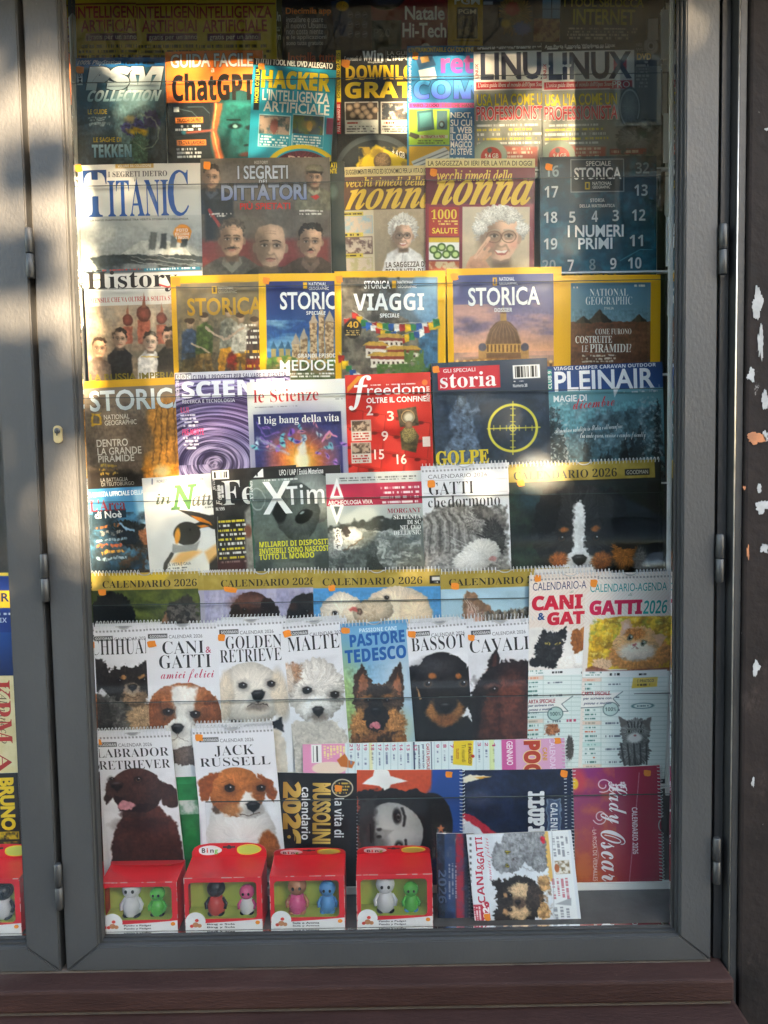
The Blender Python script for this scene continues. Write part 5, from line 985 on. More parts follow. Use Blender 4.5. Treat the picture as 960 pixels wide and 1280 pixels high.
c.p([(258, 745), (262, 690), (268, 660), (278, 644), (290, 640), (290, 745)], '37332f', 1.2).p([(222, 637), (240, 639), (262, 644), (280, 642), (290, 652), (290, 668), (270, 664), (250, 652), (234, 643)], '3b3732', .9).p([(238, 644), (252, 647), (263, 653), (266, 657), (256, 655), (246, 650)], 'ea8a22', .8)
c.p([(250, 668), (258, 660), (270, 662), (272, 690), (262, 700), (250, 690)], 'f4f2ea', 1.2)
c.p([(206, 745), (204, 716), (210, 698), (224, 688), (240, 684), (256, 686), (262, 700), (262, 745)], 'f3efe2', 1.2).p([(214, 702), (226, 690), (242, 686), (252, 690), (240, 698), (226, 706)], 'f2b45c', 5, al=.85).p([(256, 690), (270, 680), (276, 690), (262, 704)], 'f2b45c', 4, al=.8)
c.e(234, 667, 17, 15, '3a3732', soft=1.2).p([(240, 656), (250, 652), (262, 655), (264, 658), (252, 660), (244, 664)], '3a3732', .9).p([(246, 657), (256, 656), (262, 657.5), (252, 660)], 'ea8a22', .7).e(222, 670, 3.4, 10, 'eea13a', rot=10, soft=1.4).p([(216, 680), (226, 682), (244, 680), (250, 676), (246, 688), (226, 690), (215, 692)], 'a4a49e', 1.6).e(238, 662, 1.2, 1.2, '0a0806')
c.p([(202, 722), (205, 704), (214, 690), (218, 692), (210, 706), (207, 726)], '45423c', 1.2)
c.t('LA VETA È GAIA', 209, 702, 239, 707, '6c6c66', 'R', .01).x(209, 708, 236, 715, 2, '7c7c76').ph(177, 636, 290, 740, a1=.3,s1=12,a2=.2,tex=.05).done()
c = mag('dark mystery magazine with large white serif letters and yellow lines', 5, (263, 588), (370, 581), 150, 1.3).bg('24211f')
c.n(263, 580, 372, 740, '3f3a36', 14, .5, 4, .7).p([(306, 640), (316, 628), (330, 640), (330, 740), (308, 740)], '8c8880', 4, tex=.26).e(310, 664, 5, 8, '7a4a3a', soft=3).bar(265, 588, 286, 599).t('€11,50', 265, 600, 269, 612, 'e8e4dc', 'B', rot=1)
c.t('Fe', 278, 600, 318, 631, 'f2efe8', 'S', -.004).t('nix', 320, 604, 366, 631, 'f2efe8', 'S').t('Fenix', 270, 607, 277, 632, 'd8d4ca', 'I', .015, rot=2).x(272, 606, 280, 622, 2, 'e8e4dc', vert=True, rag=0).t('N.195', 270, 634, 281, 638, 'e8e4dc', 'B')
for i in range(5): c.x(273, 649+i*11.5, 306, 653.5+i*11.5, 1, 'e6d33a', rag=0).x(274, 654+i*11.5, 308, 659+i*11.5, 1, 'e8e6e2', rag=0)
c.l([(272, 646), (272, 720)], .8, '8a8a86').r(264, 700, 308, 730, '4a1d1c', 8, .8).done()
c = mag('grey green magazine with big eyed alien head and yellow capitals', 5, (310, 587), (425, 581), 150, 1.8).bg('6d7d76')
c.g(580, 597, '16171a', '1a1b1e').g(597, 740, '7b8b84', '29302e').n(310, 597, 425, 735, '8fa098', 20, .56, 3, .5)
c.e(388, 622, 30, 34, '9aa29c', sh=.35, tex=.06).p([(350, 610), (372, 600), (396, 640), (390, 680), (396, 735), (352, 735), (352, 690), (342, 640)], '5a645e', 8, tex=.2).e(372, 640, 28, 36, '59625d', sh=.3, tex=.15).e(380, 645, 12, 7.5, '0c0e0d', rot=-28, soft=1.2).e(377, 641, 3, 1.4, '9aa8a4', rot=-28).e(350, 640, 8, 14, '101413', rot=10, soft=2).p([(368, 665), (386, 668), (388, 715), (362, 715)], '4e5650', 4, tex=.3)
for i in range(6): c.l([(372+i*2.4, 666), (374+i*1.5, 700)], .7, '333a36', al=.8)
c.bar(310, 586, 329, 597).t('UFO / UAP / Entità Misteriose', 349, 586, 404, 593, 'e6e6e2', 'R', .012).x(328, 598, 372, 601, 1, 'd8dcd8', rag=0).t('X', 327, 601, 366, 643, 'f0f2f0', 'B', -.01).t('Times', 358, 604, 436, 630, 'f0f2f0', 'B', -.012)
c.r(311, 598, 317, 735, '2f5a48').t('XTimes', 312, 601, 316, 626, 'e8ece8', 'I', .02, rot=2).ring(322, 624, 9, 13, 1, 'a8b4ae')
for i, s_ in enumerate(('MILIARDI DI DISPOSITIVI', 'INVISIBILI SONO NASCOSTI IN', 'TUTTO IL MONDO')): c.t(s_, 324, 675+i*8.2, (420, 423, 393)[i], 682+i*8.2, 'e9e436', 'B', .004)
c.e(362, 706, 22, 4, '8a928e', soft=3, al=.4).ph(310, 600, 425, 730, a1=2,s1=12,a2=.4,tex=.12).done()
c = mag('archaeology magazine with crimson band and diggers at a stone site', 5, (407, 592), (527, 588), 150, 2.4).bg('8f9a98')
c.g(588, 605, 'c8ccc8', 'c2c6c2').x(424, 595, 520, 601, 2, '6a6c6a', rag=0).g(604, 631, 'b52b4c', 'b02848').g(631, 655, 'b9c2c0', 'a4adac').p([(407, 660), (440, 652), (490, 646), (527, 642), (527, 665), (407, 670)], '3c4240', 3, fur=4, fs=5, tex=.26).g(664, 740, '6c7472', '4a504e')
c.n(407, 660, 527, 740, 'b4bab6', 5, .55, 6, .8, sx=1.8).n(407, 690, 527, 740, '3a4040', 7, .52, 5, .7, sx=2)
c.e(440, 668, 13, 10, 'd8dad6', sh=.3).e(433, 664, 5, 6, '3a3430').p([(432, 715), (436, 690), (452, 682), (458, 700), (462, 720), (440, 722)], '59605e', 2, tex=.3).l([(430, 688), (456, 672)], 2, '6a5a4a').e(462, 688, 9, 14, '4a5250', tex=.3).p([(455, 720), (458, 692), (470, 696), (484, 720)], '2f3432', 2).e(418, 684, 10, 14, '8b8f8c', tex=.3).r(478, 684, 482, 698, 'a8b0ae')
c.p([(421, 597), (412, 624), (430, 624)], 'f4f2ee', .7).p([(421, 608), (417, 620), (425, 620)], 'b52b4c', .7).t('ARCHEOLOGIA VIVA', 410, 625, 466, 630.5, 'f6f2ee', 'H').p([(412, 631), (430, 631), (421, 656)], 'f4f2ee', .7).p([(417, 633), (425, 633), (421, 645)], '59625f', .7)
c.r(418, 661, 427, 688, 'ecebe6').x(420, 663, 425, 686, 9, '222222', rag=0)
for i in range(4): c.x(476, 607+i*6, 524, 612+i*6, 1, 'f2e2e4', rag=0)
c.t('MORGANT', 484, 635, 526, 641, '9c2440', 'S')
for i, (s_, q) in enumerate((('SETTANTA', 492), ('DI SC', 509), ('NEL CUO', 500), ('DELLA SIC', 492))): c.t(s_, q, 643+i*6.6, 526, 648.5+i*6.6, 'eef0ee', 'S')
c.ph(407, 655, 527, 740, a1=3,s1=7,a2=1.2,tex=.26).done()
c = cal('grey tabby kitten sleeping on a white headed calendar', 5, (526, 583), (635, 578), 150, 3, th=.003).bg('e3e4e8').holes()
c.t('CALENDARIO 2026', 535, 592, 609, 597, '3a3a40', 'N').l([(532, 601), (634, 598)], .6, '9a9aa0', al=.6).t('GATTI', 536, 602, 592, 618, '2a2a2e', 's', .002).l([(530, 617), (634, 614)], .6, '9a9aa0', al=.6)
c.p([(526, 650), (545, 634), (570, 630), (600, 634), (632, 632), (640, 740), (524, 740)], '85827e', 3, fur=3, fs=3, tex=.55, ts=3)
for i in range(16): c.l([(528+i*5, 640+abs(i-6)), (534+i*5.5, 655), (530+i*6.5, 690)], 1.8, '4a4744' if i % 2 else 'b8b5b0', 1.8, .8)
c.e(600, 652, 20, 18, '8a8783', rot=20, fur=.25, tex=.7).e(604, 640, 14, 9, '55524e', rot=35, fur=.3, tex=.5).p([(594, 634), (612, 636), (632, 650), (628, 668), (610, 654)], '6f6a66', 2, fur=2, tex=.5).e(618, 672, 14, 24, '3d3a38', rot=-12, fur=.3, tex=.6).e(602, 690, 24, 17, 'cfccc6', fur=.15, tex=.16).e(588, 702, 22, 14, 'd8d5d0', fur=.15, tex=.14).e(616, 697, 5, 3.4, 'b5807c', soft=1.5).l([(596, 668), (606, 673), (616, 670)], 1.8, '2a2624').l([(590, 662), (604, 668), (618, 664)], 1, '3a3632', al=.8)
for i in range(7): c.l([(598, 690+i*2), (560+i*3, 668+i*9)], .6, 'f4f4f2', al=.7)
c.t('che', 535, 622, 557, 634, '2e2e32', 's', .004).t('dormono', 560, 618, 625, 633, '2e2e32', 's', .004).ph(526,630,640,740,a1=1.6,s1=12,a2=1,tex=.14).sticker(539, 605, 10, 10).done()
def gold(c, x0, x1, y, logo=True, sk=0):
    c.g(y-6, y+19, 'a08a3c', 'a8924a'); c.n(x0, y-6, x1, y+19, 'c8b060', 10, .55, 4, .5)
c = cal('black white and tan dog face on wide gold headed calendar at the right', 5, (634, 581), (826, 574), 150, 3, th=.005).bg('17191b').holes()
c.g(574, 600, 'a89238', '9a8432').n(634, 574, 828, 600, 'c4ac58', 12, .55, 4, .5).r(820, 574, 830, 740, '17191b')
c.t('CALENDARIO 2026', 642, 587, 771, 598, '1c1a14', 'S', -.006).r(781, 586, 812, 594, '16151a').t('GOODMAN', 783, 587.5, 810, 592.5, 'e8e4d8', 'N')
c.g(602, 740, '1b2426', '101314').n(634, 602, 700, 720, '2c4434', 18, .5, 3, .7).e(662, 624, 16, 14, '2a4a5a', soft=14, al=.6)
c.e(722, 664, 58, 58, '222225', fur=.1, tex=.5).e(684, 640, 15, 34, '161619', fur=.25, tex=.5, rot=14).e(768, 648, 18, 40, '161618', fur=.2, tex=.5, rot=-10)
c.p([(718, 630), (724, 626), (730, 634), (731, 660), (730, 682), (738, 694), (746, 720), (700, 720), (708, 694), (716, 682), (715, 656)], 'dfe2e4', 3, fur=1.6, fs=2, tex=.15).e(724, 706, 22, 16, 'e2e4e6', fur=.1, tex=.2, soft=4).e(698, 700, 12, 10, '8f4f22', fur=.3, tex=.5, soft=4).e(752, 700, 13, 11, '96541f', fur=.3, tex=.5, soft=4).e(704, 662, 5, 3.4, '9a5a26', soft=2.5).e(744, 661, 5, 3.4, '9a5a26', soft=2.5)
c.e(780, 692, 16, 20, 'a4642a', fur=.3, tex=.6, soft=4).e(762, 668, 14, 9, '141012', fur=.3, tex=.4).e(784, 676, 17, 10, '1a1414', fur=.3, tex=.5).e(800, 702, 9, 18, '6e6a66', fur=.3, tex=.4, soft=4); eye(c, 702, 673, 4.6, '3c2414', ring='0c0908'); eye(c, 745, 672, 4.6, '3c2414', ring='0c0908'); nose(c, 724, 700, 10, 7)
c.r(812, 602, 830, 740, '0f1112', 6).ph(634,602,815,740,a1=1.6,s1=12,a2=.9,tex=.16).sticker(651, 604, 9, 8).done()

# ---- row 6 (wide gold-headed calendars, only their heads uncovered)
def wide(label, TL, TR, lay, body, tx, logo=None, h=150):
    c = cal(label, 6, TL, TR, h, lay, th=.005).bg(body).holes(); y = (TL[1]+TR[1])/2
    c.r(TL[0]-5, y-12, TR[0]+5, y+22, 'a48e3c').n(TL[0]-5, y-12, TR[0]+5, y+22, 'c6b060', 14, .55, 4, .5)
    c.t('CALENDARIO 2026', tx[0], y+9, tx[1], y+18.5, '1e1b12', 'S', -.006)
    if logo: c.r(logo, y+7, logo+14, y+17, '1a191c').r(logo+3, y+8.5, logo+13, y+13, 'e0dcd0').x(logo+3, y+14, logo+13, y+16.5, 1, 'c8c4b8', rag=0)
    return c
c = wide('dark gold headed wide calendar with green meadow and a black cat ear', (112, 717), (250, 714), 0, '3a4a24', (128, 246))
c.g(737, 870, '414d22', '2a3418').n(112, 737, 250, 860, '66702c', 12, .55, 4, .7).e(140, 775, 30, 36, '14130f', fur=.15, tex=.5).p([(203, 776), (207, 760), (214, 750), (222, 752), (234, 742), (246, 756), (250, 800), (205, 800)], '2c2824', 2, fur=2, tex=.6).p([(202, 778), (207, 764), (212, 780)], '9a6a4a', 2).n(208, 755, 250, 780, '6a625a', 4, .55, 6).p([(135, 719), (212, 716), (206, 726), (140, 728)], 'e8c840', 4, al=.7).ph(112, 738, 250, 800).sticker(128, 740, 10, 8).done()
c = wide('gold headed wide calendar mostly hidden behind the puppies one', (247, 716), (392, 713), 0, 'a8a4b4', (256, 388)); c.done()
c = wide('gold headed wide calendar with a brown and a black puppy on lilac', (254, 716), (400, 712), 1, 'a7a3bd', (276, 394))
c.g(736, 870, '9d9ab8', '8a86a4').n(250, 736, 400, 870, 'c2bed0', 12, .52, 3, .7, sx=.5, sy=3)
c.e(315, 768, 27, 29, '3b2018', fur=.06, tex=.35, c2='22120e').e(302, 752, 15, 9, '6a4438', soft=8, al=.7).e(322, 752, 9, 6, '7a584c', soft=6, al=.6).e(338, 766, 11, 20, '22130f', rot=-18, tex=.3).e(294, 770, 6, 16, '22130f', rot=10, tex=.3); eye(c, 305, 762, 2.2, '1a0e08')
c.e(384, 766, 26, 26, '26201f', tex=.24).e(372, 766, 10, 12, '181414', tex=.3).e(387, 766, 4, 3, '4a2a1a', soft=2); eye(c, 383, 764, 2.6, '1c100a'); c.e(366, 758, 6, 5, '5a3020', soft=4, al=.6).ph(254, 738, 400, 800, a1=2,a2=1,tex=.2).sticker(288, 737, 17, 7).done()
c = wide('gold headed wide calendar of two cream puppies nuzzling on blue', (391, 714), (551, 711), 2, '5a9cd2', (403, 528), 537)
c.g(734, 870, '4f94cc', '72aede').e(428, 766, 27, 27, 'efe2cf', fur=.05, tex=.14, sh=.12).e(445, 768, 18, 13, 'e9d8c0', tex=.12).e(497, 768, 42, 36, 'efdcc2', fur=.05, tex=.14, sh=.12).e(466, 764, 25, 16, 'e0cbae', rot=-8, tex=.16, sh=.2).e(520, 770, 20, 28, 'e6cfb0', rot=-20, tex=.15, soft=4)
eye(c, 483, 747, 2.6, '2a1810'); eye(c, 418, 766, 2.6, '2a1810'); c.e(443, 763, 6, 2.6, 'd0625a', rot=8, soft=1.4).e(450, 765, 3.6, 4, '5a4034', soft=2).n(444, 755, 470, 778, 'b89a7c', 4, .58, 5, .6).ph(391, 736, 551, 800, a1=2.4,a2=1,tex=.12).sticker(415, 735, 9, 8).done()
c = wide('gold headed wide calendar with a striped cat ear on pale blue', (550, 715), (712, 709), 3, '9fc4d8', (561, 690))
c.g(734, 870, 'a6c6d6', 'b8d2de').p([(577, 790), (579, 750), (584, 738), (592, 742), (612, 758), (622, 772), (614, 800)], '8a6a52', 1.5, fur=1.6, tex=.26).p([(583, 785), (584, 748), (606, 768), (612, 790)], 'c29a88', 3, tex=.3).p([(606, 766), (630, 764), (668, 758), (680, 800), (600, 800)], '6f675c', 2, fur=2.5, fs=2.5, tex=.6, ts=3)
for i in range(14): c.l([(580+i*2, 744+i*2), (586+i*2.4, 762+i*1.4)], .8, '4a3628' if i % 2 else 'e4d4c0', al=.8)
for i in range(9): c.l([(618+i*6, 764-i*.4), (622+i*6, 785)], 2, '352c24' if i % 2 else 'a89a86', 1.6, .8)
c.ph(550, 736, 712, 800, a1=2,s1=8).sticker(569, 733, 10, 9).done()

# ---- row 7 (slim white dog and horse calendars)
def slim(label, TL, TR, lay, row=7, h=212, lean=0, bg='e9e9ee', head=True, hx_=None, hy=None):
    c = cal(label, row, TL, TR, h, lay, th=.0015, lean=lean).bg(bg).holes(); y = (TL[1]+TR[1])/2; x0 = hx_ or TL[0]+4; y = hy or y+13
    if head: c.r(x0, y, x0+24, y+5.5, '18181b').t('GOODMAN', x0+2, y+1, x0+23, y+4.7, 'e8e8ea', 'B').t('CALENDAR 2026', x0+26, y+.6, x0+68, y+5, '5c5c64', 'R')
    w_, h_ = TR[0]-TL[0], 9
    c.e((TL[0]+TR[0])/2, (TL[1]+TR[1])/2, 7, 4.5, '9fa0a4', soft=1)
    return c
for lb, TL, TR, bk in (('spare white calendar edge showing behind the tricolour long haired dog calendar', (118, 780), (200, 778), .004), ('spare white calendar edge showing behind the cream puppy calendar', (276, 772), (352, 770), .0045),
                       ('spare white calendar edge showing behind the fluffy white dog calendar', (350, 774), (424, 769), .004), ('spare white calendar edge showing behind the black and tan puppy calendar', (512, 774), (600, 769), .004), ('spare white calendar edge showing behind the dark horse calendar', (586, 772), (655, 769), .004)):
    c = C('wall_calendar', lb, 7, TL, TR, 212, 0, cat='calendar', group=GC, back=bk, th=.003, q=.6).bg('e6e6ea').holes(); c.done()
c = slim('white slim calendar with a tricolour long haired small dog at the left', (113, 784), (196, 781), 0)
c.t('CHIHUAH', 114, 798, 192, 818, '26262a', 's', .002)
c.p([(113, 826), (126, 822), (140, 836), (134, 862), (116, 862)], '2b2624', 2, fur=3, tex=.6).e(160, 858, 30, 27, '26211f', fur=.18, tex=.5).e(186, 842, 14, 16, '2a2422', fur=.3, tex=.5).p([(112, 862), (150, 876), (190, 880), (196, 940), (112, 940)], '5d5a56', 3, fur=4, tex=.6, ts=4).e(178, 900, 20, 24, 'a88a6a', fur=.3, tex=.5, soft=6).e(126, 900, 16, 30, '35302d', fur=.3, tex=.5, soft=5)
c.e(168, 872, 17, 10, '8a7058', fur=.3, tex=.4, soft=3).e(166, 861, 9, 8, 'b8a48c', fur=.2, tex=.3, soft=3).e(154, 846, 4, 2.6, 'c08a52', soft=2).e(177, 845, 4, 2.6, 'c08a52', soft=2); eye(c, 149, 851, 3, '24140c'); eye(c, 180, 850, 3, '24140c'); nose(c, 166, 859, 6.5, 4.4); c.l([(158, 870), (167, 872), (176, 869)], 1, '2a1e18')
c.ph(113, 822, 197, 990, a1=3,s1=9,a2=1.6,s2=2.2,tex=.24).sticker(113, 791, 8, 8).done()
c = slim('white slim calendar with a chestnut and white spaniel puppy', (181, 781), (275, 778), .45)
c.t('CANI', 203, 801, 255, 817, '232327', 's', .002).t('&', 257, 808, 264, 816, 'b82a5a', 'I').t('GATTI', 199, 818, 264, 835, '232327', 's', .002).t('amici felici', 201, 836, 268, 853, 'c2305c', 'K', -.004)
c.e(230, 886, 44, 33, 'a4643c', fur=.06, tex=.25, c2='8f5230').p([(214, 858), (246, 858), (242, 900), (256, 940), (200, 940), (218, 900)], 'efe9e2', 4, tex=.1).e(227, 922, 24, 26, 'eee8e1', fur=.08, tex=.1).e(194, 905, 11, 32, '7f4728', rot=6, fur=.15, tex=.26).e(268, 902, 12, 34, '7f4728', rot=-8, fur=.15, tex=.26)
eye(c, 210, 890, 5, '3a2012'); eye(c, 244, 893, 5.4, '3a2012'); nose(c, 222, 911, 8.6, 6.6, '2a2422'); c.l([(222, 917), (222, 922), (212, 927)], 1, '8a7a70').l([(222, 922), (233, 926)], 1, '8a7a70').e(232, 945, 28, 12, '6a5a54', fur=.2, tex=.26).ph(181, 853, 275, 990, a1=3,s1=13,a2=1.3,tex=.2).sticker(190, 805, 11, 9).done()
c = slim('white slim calendar with a cream puppy in a dark bow tie', (270, 776), (357, 772), .9, hx_=274)
c.t('GOLDEN', 282, 794, 352, 810, '232327', 's', .002).t('RETRIEVE', 275, 811, 352, 827, '232327', 's', .002)
c.e(313, 868, 41, 41, 'e6ded2', fur=.03, tex=.1, sh=.14).e(281, 872, 10, 32, 'd5c6b2', rot=8, tex=.15, soft=5).e(350, 868, 11, 32, 'd8cab6', rot=-6, tex=.15, soft=5).e(322, 880, 20, 17, 'eee8de', soft=6, tex=.08).e(322, 886, 15, 9, 'cfc2b2', soft=5).e(323, 885, 13, 4, '6a5c54', soft=4, al=.7).l([(310, 883), (316, 880), (323, 881.5), (330, 880), (337, 883)], 1.3, '3a302c')
eye(c, 304, 857, 4.4, '1e1410'); eye(c, 339, 855, 4.4, '1e1410'); nose(c, 323, 870, 9, 7.6, '1c1816')
c.p([(278, 1000), (282, 930), (292, 908), (345, 906), (357, 925), (362, 1000)], 'dcd2c4', 2, fur=1.2, tex=.12).p([(285, 899), (312, 905), (338, 903), (353, 896), (355, 915), (338, 910), (312, 911), (286, 914)], '26262b', 1.5, tex=.3).ph(270, 828, 357, 990, a1=2.8,s1=14,a2=1.2,tex=.13).sticker(277, 797, 9, 9).done()
c = slim('white slim calendar with a fluffy white dog, one ear tinged brown', (352, 779), (433, 772), 1.35, hx_=361)
c.t('MALTE', 359, 794, 424, 812, '232327', 's', .002)
c.e(395, 862, 37, 40, 'e2dcd4', fur=.16, tex=.22, sh=.1)
c.p([(352, 1000), (354, 920), (366, 900), (420, 900), (433, 915), (440, 1000)], 'cdc6bc', 2, fur=2, tex=.2, ts=3).e(362, 842, 16, 13, 'b58a6c', rot=-30, fur=.35, tex=.4, soft=4).e(358, 850, 10, 20, 'd8c8b8', fur=.3, tex=.3, soft=5).e(396, 884, 22, 16, 'eeebe6', fur=.2, tex=.15, soft=5).e(398, 896, 11, 6, 'a09488', soft=5, fur=.3)
for i in range(14): c.l([(380+i*3, 846+abs(i-7)), (372+i*4.6, 826+abs(i-7)*2)], .8, 'f6f3ee' if i % 2 else 'bdb4aa', al=.7)
eye(c, 384, 863, 4.8, '140e0c'); eye(c, 419, 868, 4.8, '140e0c'); nose(c, 398, 889, 8.4, 6.4, '2c2826'); c.ph(352, 818, 433, 990, a1=3,s1=10,a2=1.7,s2=2.4,tex=.2).sticker(359, 792, 10, 9).done()
c = slim('blue sky slim calendar with a panting shepherd dog', (425, 780), (510, 774), 1.8, bg='7fb2d6', head=False)
c.g(774, 1000, '6fa9d4', 'b9d0de').e(430, 880, 26, 60, '9cb44a', soft=30, al=.7).e(505, 850, 30, 40, 'd8dde0', soft=30, al=.6).e(500, 910, 20, 24, 'c8cfa8', soft=16, al=.6)
c.t('PASSIONE CANI', 449, 784, 496, 789, 'd6ecf6', 'B').t('PASTORE', 437, 791, 506, 807, '1d5da6', 'Z', sk=-2).t('TEDESCO', 431, 810, 508, 827, '1d5da6', 'Z', sk=-2)
c.p([(441, 880), (443, 845), (452, 830), (466, 852), (472, 872)], '3a2a22', 1.4, fur=1).p([(446, 872), (449, 846), (455, 840), (464, 862)], '8f5a3c', 2).p([(478, 862), (490, 838), (500, 828), (505, 850), (504, 884)], '3a2a22', 1.4, fur=1).p([(488, 862), (497, 842), (502, 858), (500, 874)], '8f5a3c', 2)
c.e(473, 880, 30, 26, '4f3a2c', fur=.15, tex=.5)
c.p([(432, 1000), (438, 930), (448, 895), (498, 895), (508, 925), (514, 1000)], '80522e', 2, fur=3, fs=2.4, tex=.5, ts=3).e(452, 905, 14, 20, 'a4703e', fur=.3, tex=.5, soft=4).e(494, 905, 14, 20, 'a4703e', fur=.3, tex=.5, soft=4).e(470, 895, 16, 20, '231d1b', fur=.2, tex=.26).e(472, 866, 16, 10, '2a211d', fur=.25, tex=.4, soft=3).e(458, 872, 7, 3, '9a6a40', soft=3).e(484, 872, 7, 3, '9a6a40', soft=3)
eye(c, 459, 876, 3, '4a2c14'); eye(c, 483, 876, 3, '4a2c14'); nose(c, 470, 890, 7.4, 6.2, '17171b'); c.e(469, 905, 10, 7, '1a1413').e(469, 907, 6.6, 5, 'd88a94', soft=1.2, c2='b8606c').n(446, 915, 504, 960, '2a1c14', 7, .55, 5, .8).ph(425, 828, 510, 990, a1=2.6,s1=10,a2=1.4,s2=2.2,tex=.24).sticker(432, 788, 11, 8).done()
c = slim('white slim calendar with a glossy black and tan puppy', (507, 780), (592, 773), 2.25, hx_=513)
c.t('BASSOT', 514, 795, 581, 812, '232327', 's', .002)
c.e(553, 858, 38, 44, '1d1a1b', tex=.14).e(518, 878, 17, 48, '151315', rot=5, tex=.2).e(596, 870, 14, 42, '151315', rot=-4, tex=.2)
c.p([(504, 1000), (508, 920), (530, 895), (585, 895), (598, 915), (602, 1000)], '191718', 1.5, fur=.6, tex=.3).e(542, 832, 22, 10, '46454c', soft=12, al=.6).e(556, 888, 24, 17, '9a6636', fur=.1, tex=.3, soft=4).e(556, 878, 15, 16, '211d1c', soft=5).e(556, 900, 14, 8, '7a4c28', soft=5, tex=.3)
c.e(541, 845, 4.6, 4, 'a2622c', soft=2.5).e(573, 844, 4.4, 4, 'a2622c', soft=2.5); eye(c, 535, 855, 5.2, '4a2e1c', ring='3a3230'); eye(c, 579, 854, 5.2, '4a2e1c', ring='3a3230'); nose(c, 557, 884, 9, 7, '151314'); c.p([(521, 858), (526, 872), (524, 874)], 'b98a5a', 1).ph(507, 814, 597, 990, a1=2.4,s1=13,a2=.9,tex=.2).sticker(515, 793, 10, 9).done()
c = slim('white slim calendar with a dark bay horse head', (582, 778), (668, 772), 2.7, hx_=589)
c.t('CAVALL', 587, 797, 667, 814, '232327', 's', .002)
c.p([(600, 856), (612, 832), (640, 828), (672, 836), (672, 960), (586, 960), (588, 910)], '51291f', 3, tex=.3, c2='3a1a14').p([(583, 900), (590, 865), (606, 840), (630, 826), (668, 826), (672, 856), (655, 850), (630, 850), (612, 862), (600, 900), (590, 930), (582, 930)], '211a1b', 2, fur=3, tex=.5).p([(611, 836), (610, 824), (620, 811), (625, 822), (622, 836)], '1d1718', 1.2).p([(613, 832), (615, 822), (620, 816), (620, 832)], '4a2a24', 2)
c.e(650, 890, 20, 50, '6a3226', soft=14, al=.6).l([(628, 850), (632, 900), (640, 950)], 7, '7c4434', 8, .6).l([(604, 858), (616, 852), (628, 858)], 2, '2a1410', 1.5).l([(662, 834), (658, 850), (672, 880)], 3, '17131a', 2).l([(600, 868), (596, 905), (592, 940)], 5, '171213', 4); c.e(612, 890, 8, 26, '8a4a34', rot=8, soft=10, al=.4).e(590, 955, 8, 10, '1a1416', soft=4).n(582, 840, 672, 960, '1a1012', 12, .58, 4, .5).e(640, 880, 12, 40, '7a4030', soft=14, al=.5); eye(c, 617, 862, 4.6, '2a140e'); c.e(613, 857, 6, 2.2, '8a5444', rot=-15, soft=3, al=.6).ph(582, 812, 668, 990, a1=2.4,s1=11,a2=1,tex=.22).sticker(589, 797, 9, 8).done()
def agenda(c, x, y, teal):
    c.n(x-20, y, x+130, y+80, 'd9c8bc', 3, .5, 1, .0)
    a0, b0 = c.L(x, y)
    m = (np.abs(((c.A-a0)+np.abs(((c.B-b0) % 40)-20)) % 5-2.5) < .45)*(c.B < 70)
    c.mixin(m.astype(np.float32), hx('dcc4b4'), .75)
for lb, TL, TR, bk in (('spare agenda calendar edge showing behind the black kitten agenda', (668, 712), (742, 709), .0042),):
    c = C('wall_calendar', lb, 7, TL, TR, 250, 1, cat='calendar', group=GC, back=bk, th=.003, q=.6).bg('e8e2dc').holes(); c.done()
c = cal('tall pink patterned agenda calendar with a black kitten and beagle puppy', 7, (662, 719), (764, 714), 264, 3.15, lean=-14, th=.004).bg('efe2d8').holes(); agenda(c, 662, 719, 0)
c.t('CALENDARIO-A', 666, 727, 733, 737, '2b3468', 'R')
c.t('di', 712, 738, 717, 741, '6a8a6a', 'I').t('CANI', 665, 744, 728, 762, 'd0203c', 'Z', .015).t('&', 672, 766, 681, 775, '1d4a84', 'Z', .01).t('GATTI', 684, 764, 752, 780, 'd0203c', 'Z', .015)
c.e(672, 800, 20, 16, 'f2eee8', soft=3).p([(660, 786), (740, 790), (740, 836), (658, 836)], 'f0ece8', 6)
c.e(686, 812, 17, 22, '2a2a2c', fur=.3, tex=.5).p([(676, 797), (678, 783), (688, 794)], '232325', 1, fur=1).p([(694, 794), (708, 782), (708, 800)], '232325', 1, fur=1).e(690, 802, 15, 13, '2e2e31', fur=.25, tex=.45).e(684, 804, 3, 1.6, 'd8c060').e(697, 804, 3, 1.6, 'd8c060').e(684, 804, .9, 1.6, '0a0a0a').e(697, 804, .9, 1.6, '0a0a0a').e(691, 810, 2, 1.4, '6a5a5a').e(670, 828, 8, 6, '1e1e20', fur=.3).e(690, 830, 8, 6, '1e1e20', fur=.3)
c.e(736, 806, 20, 24, 'b5773e', tex=.2).e(722, 802, 8, 17, '9a5c2c', rot=-8, tex=.2).e(708, 828, 12, 8, 'f4f0ea', tex=.1).e(730, 826, 14, 14, 'f4f0ea', tex=.1)
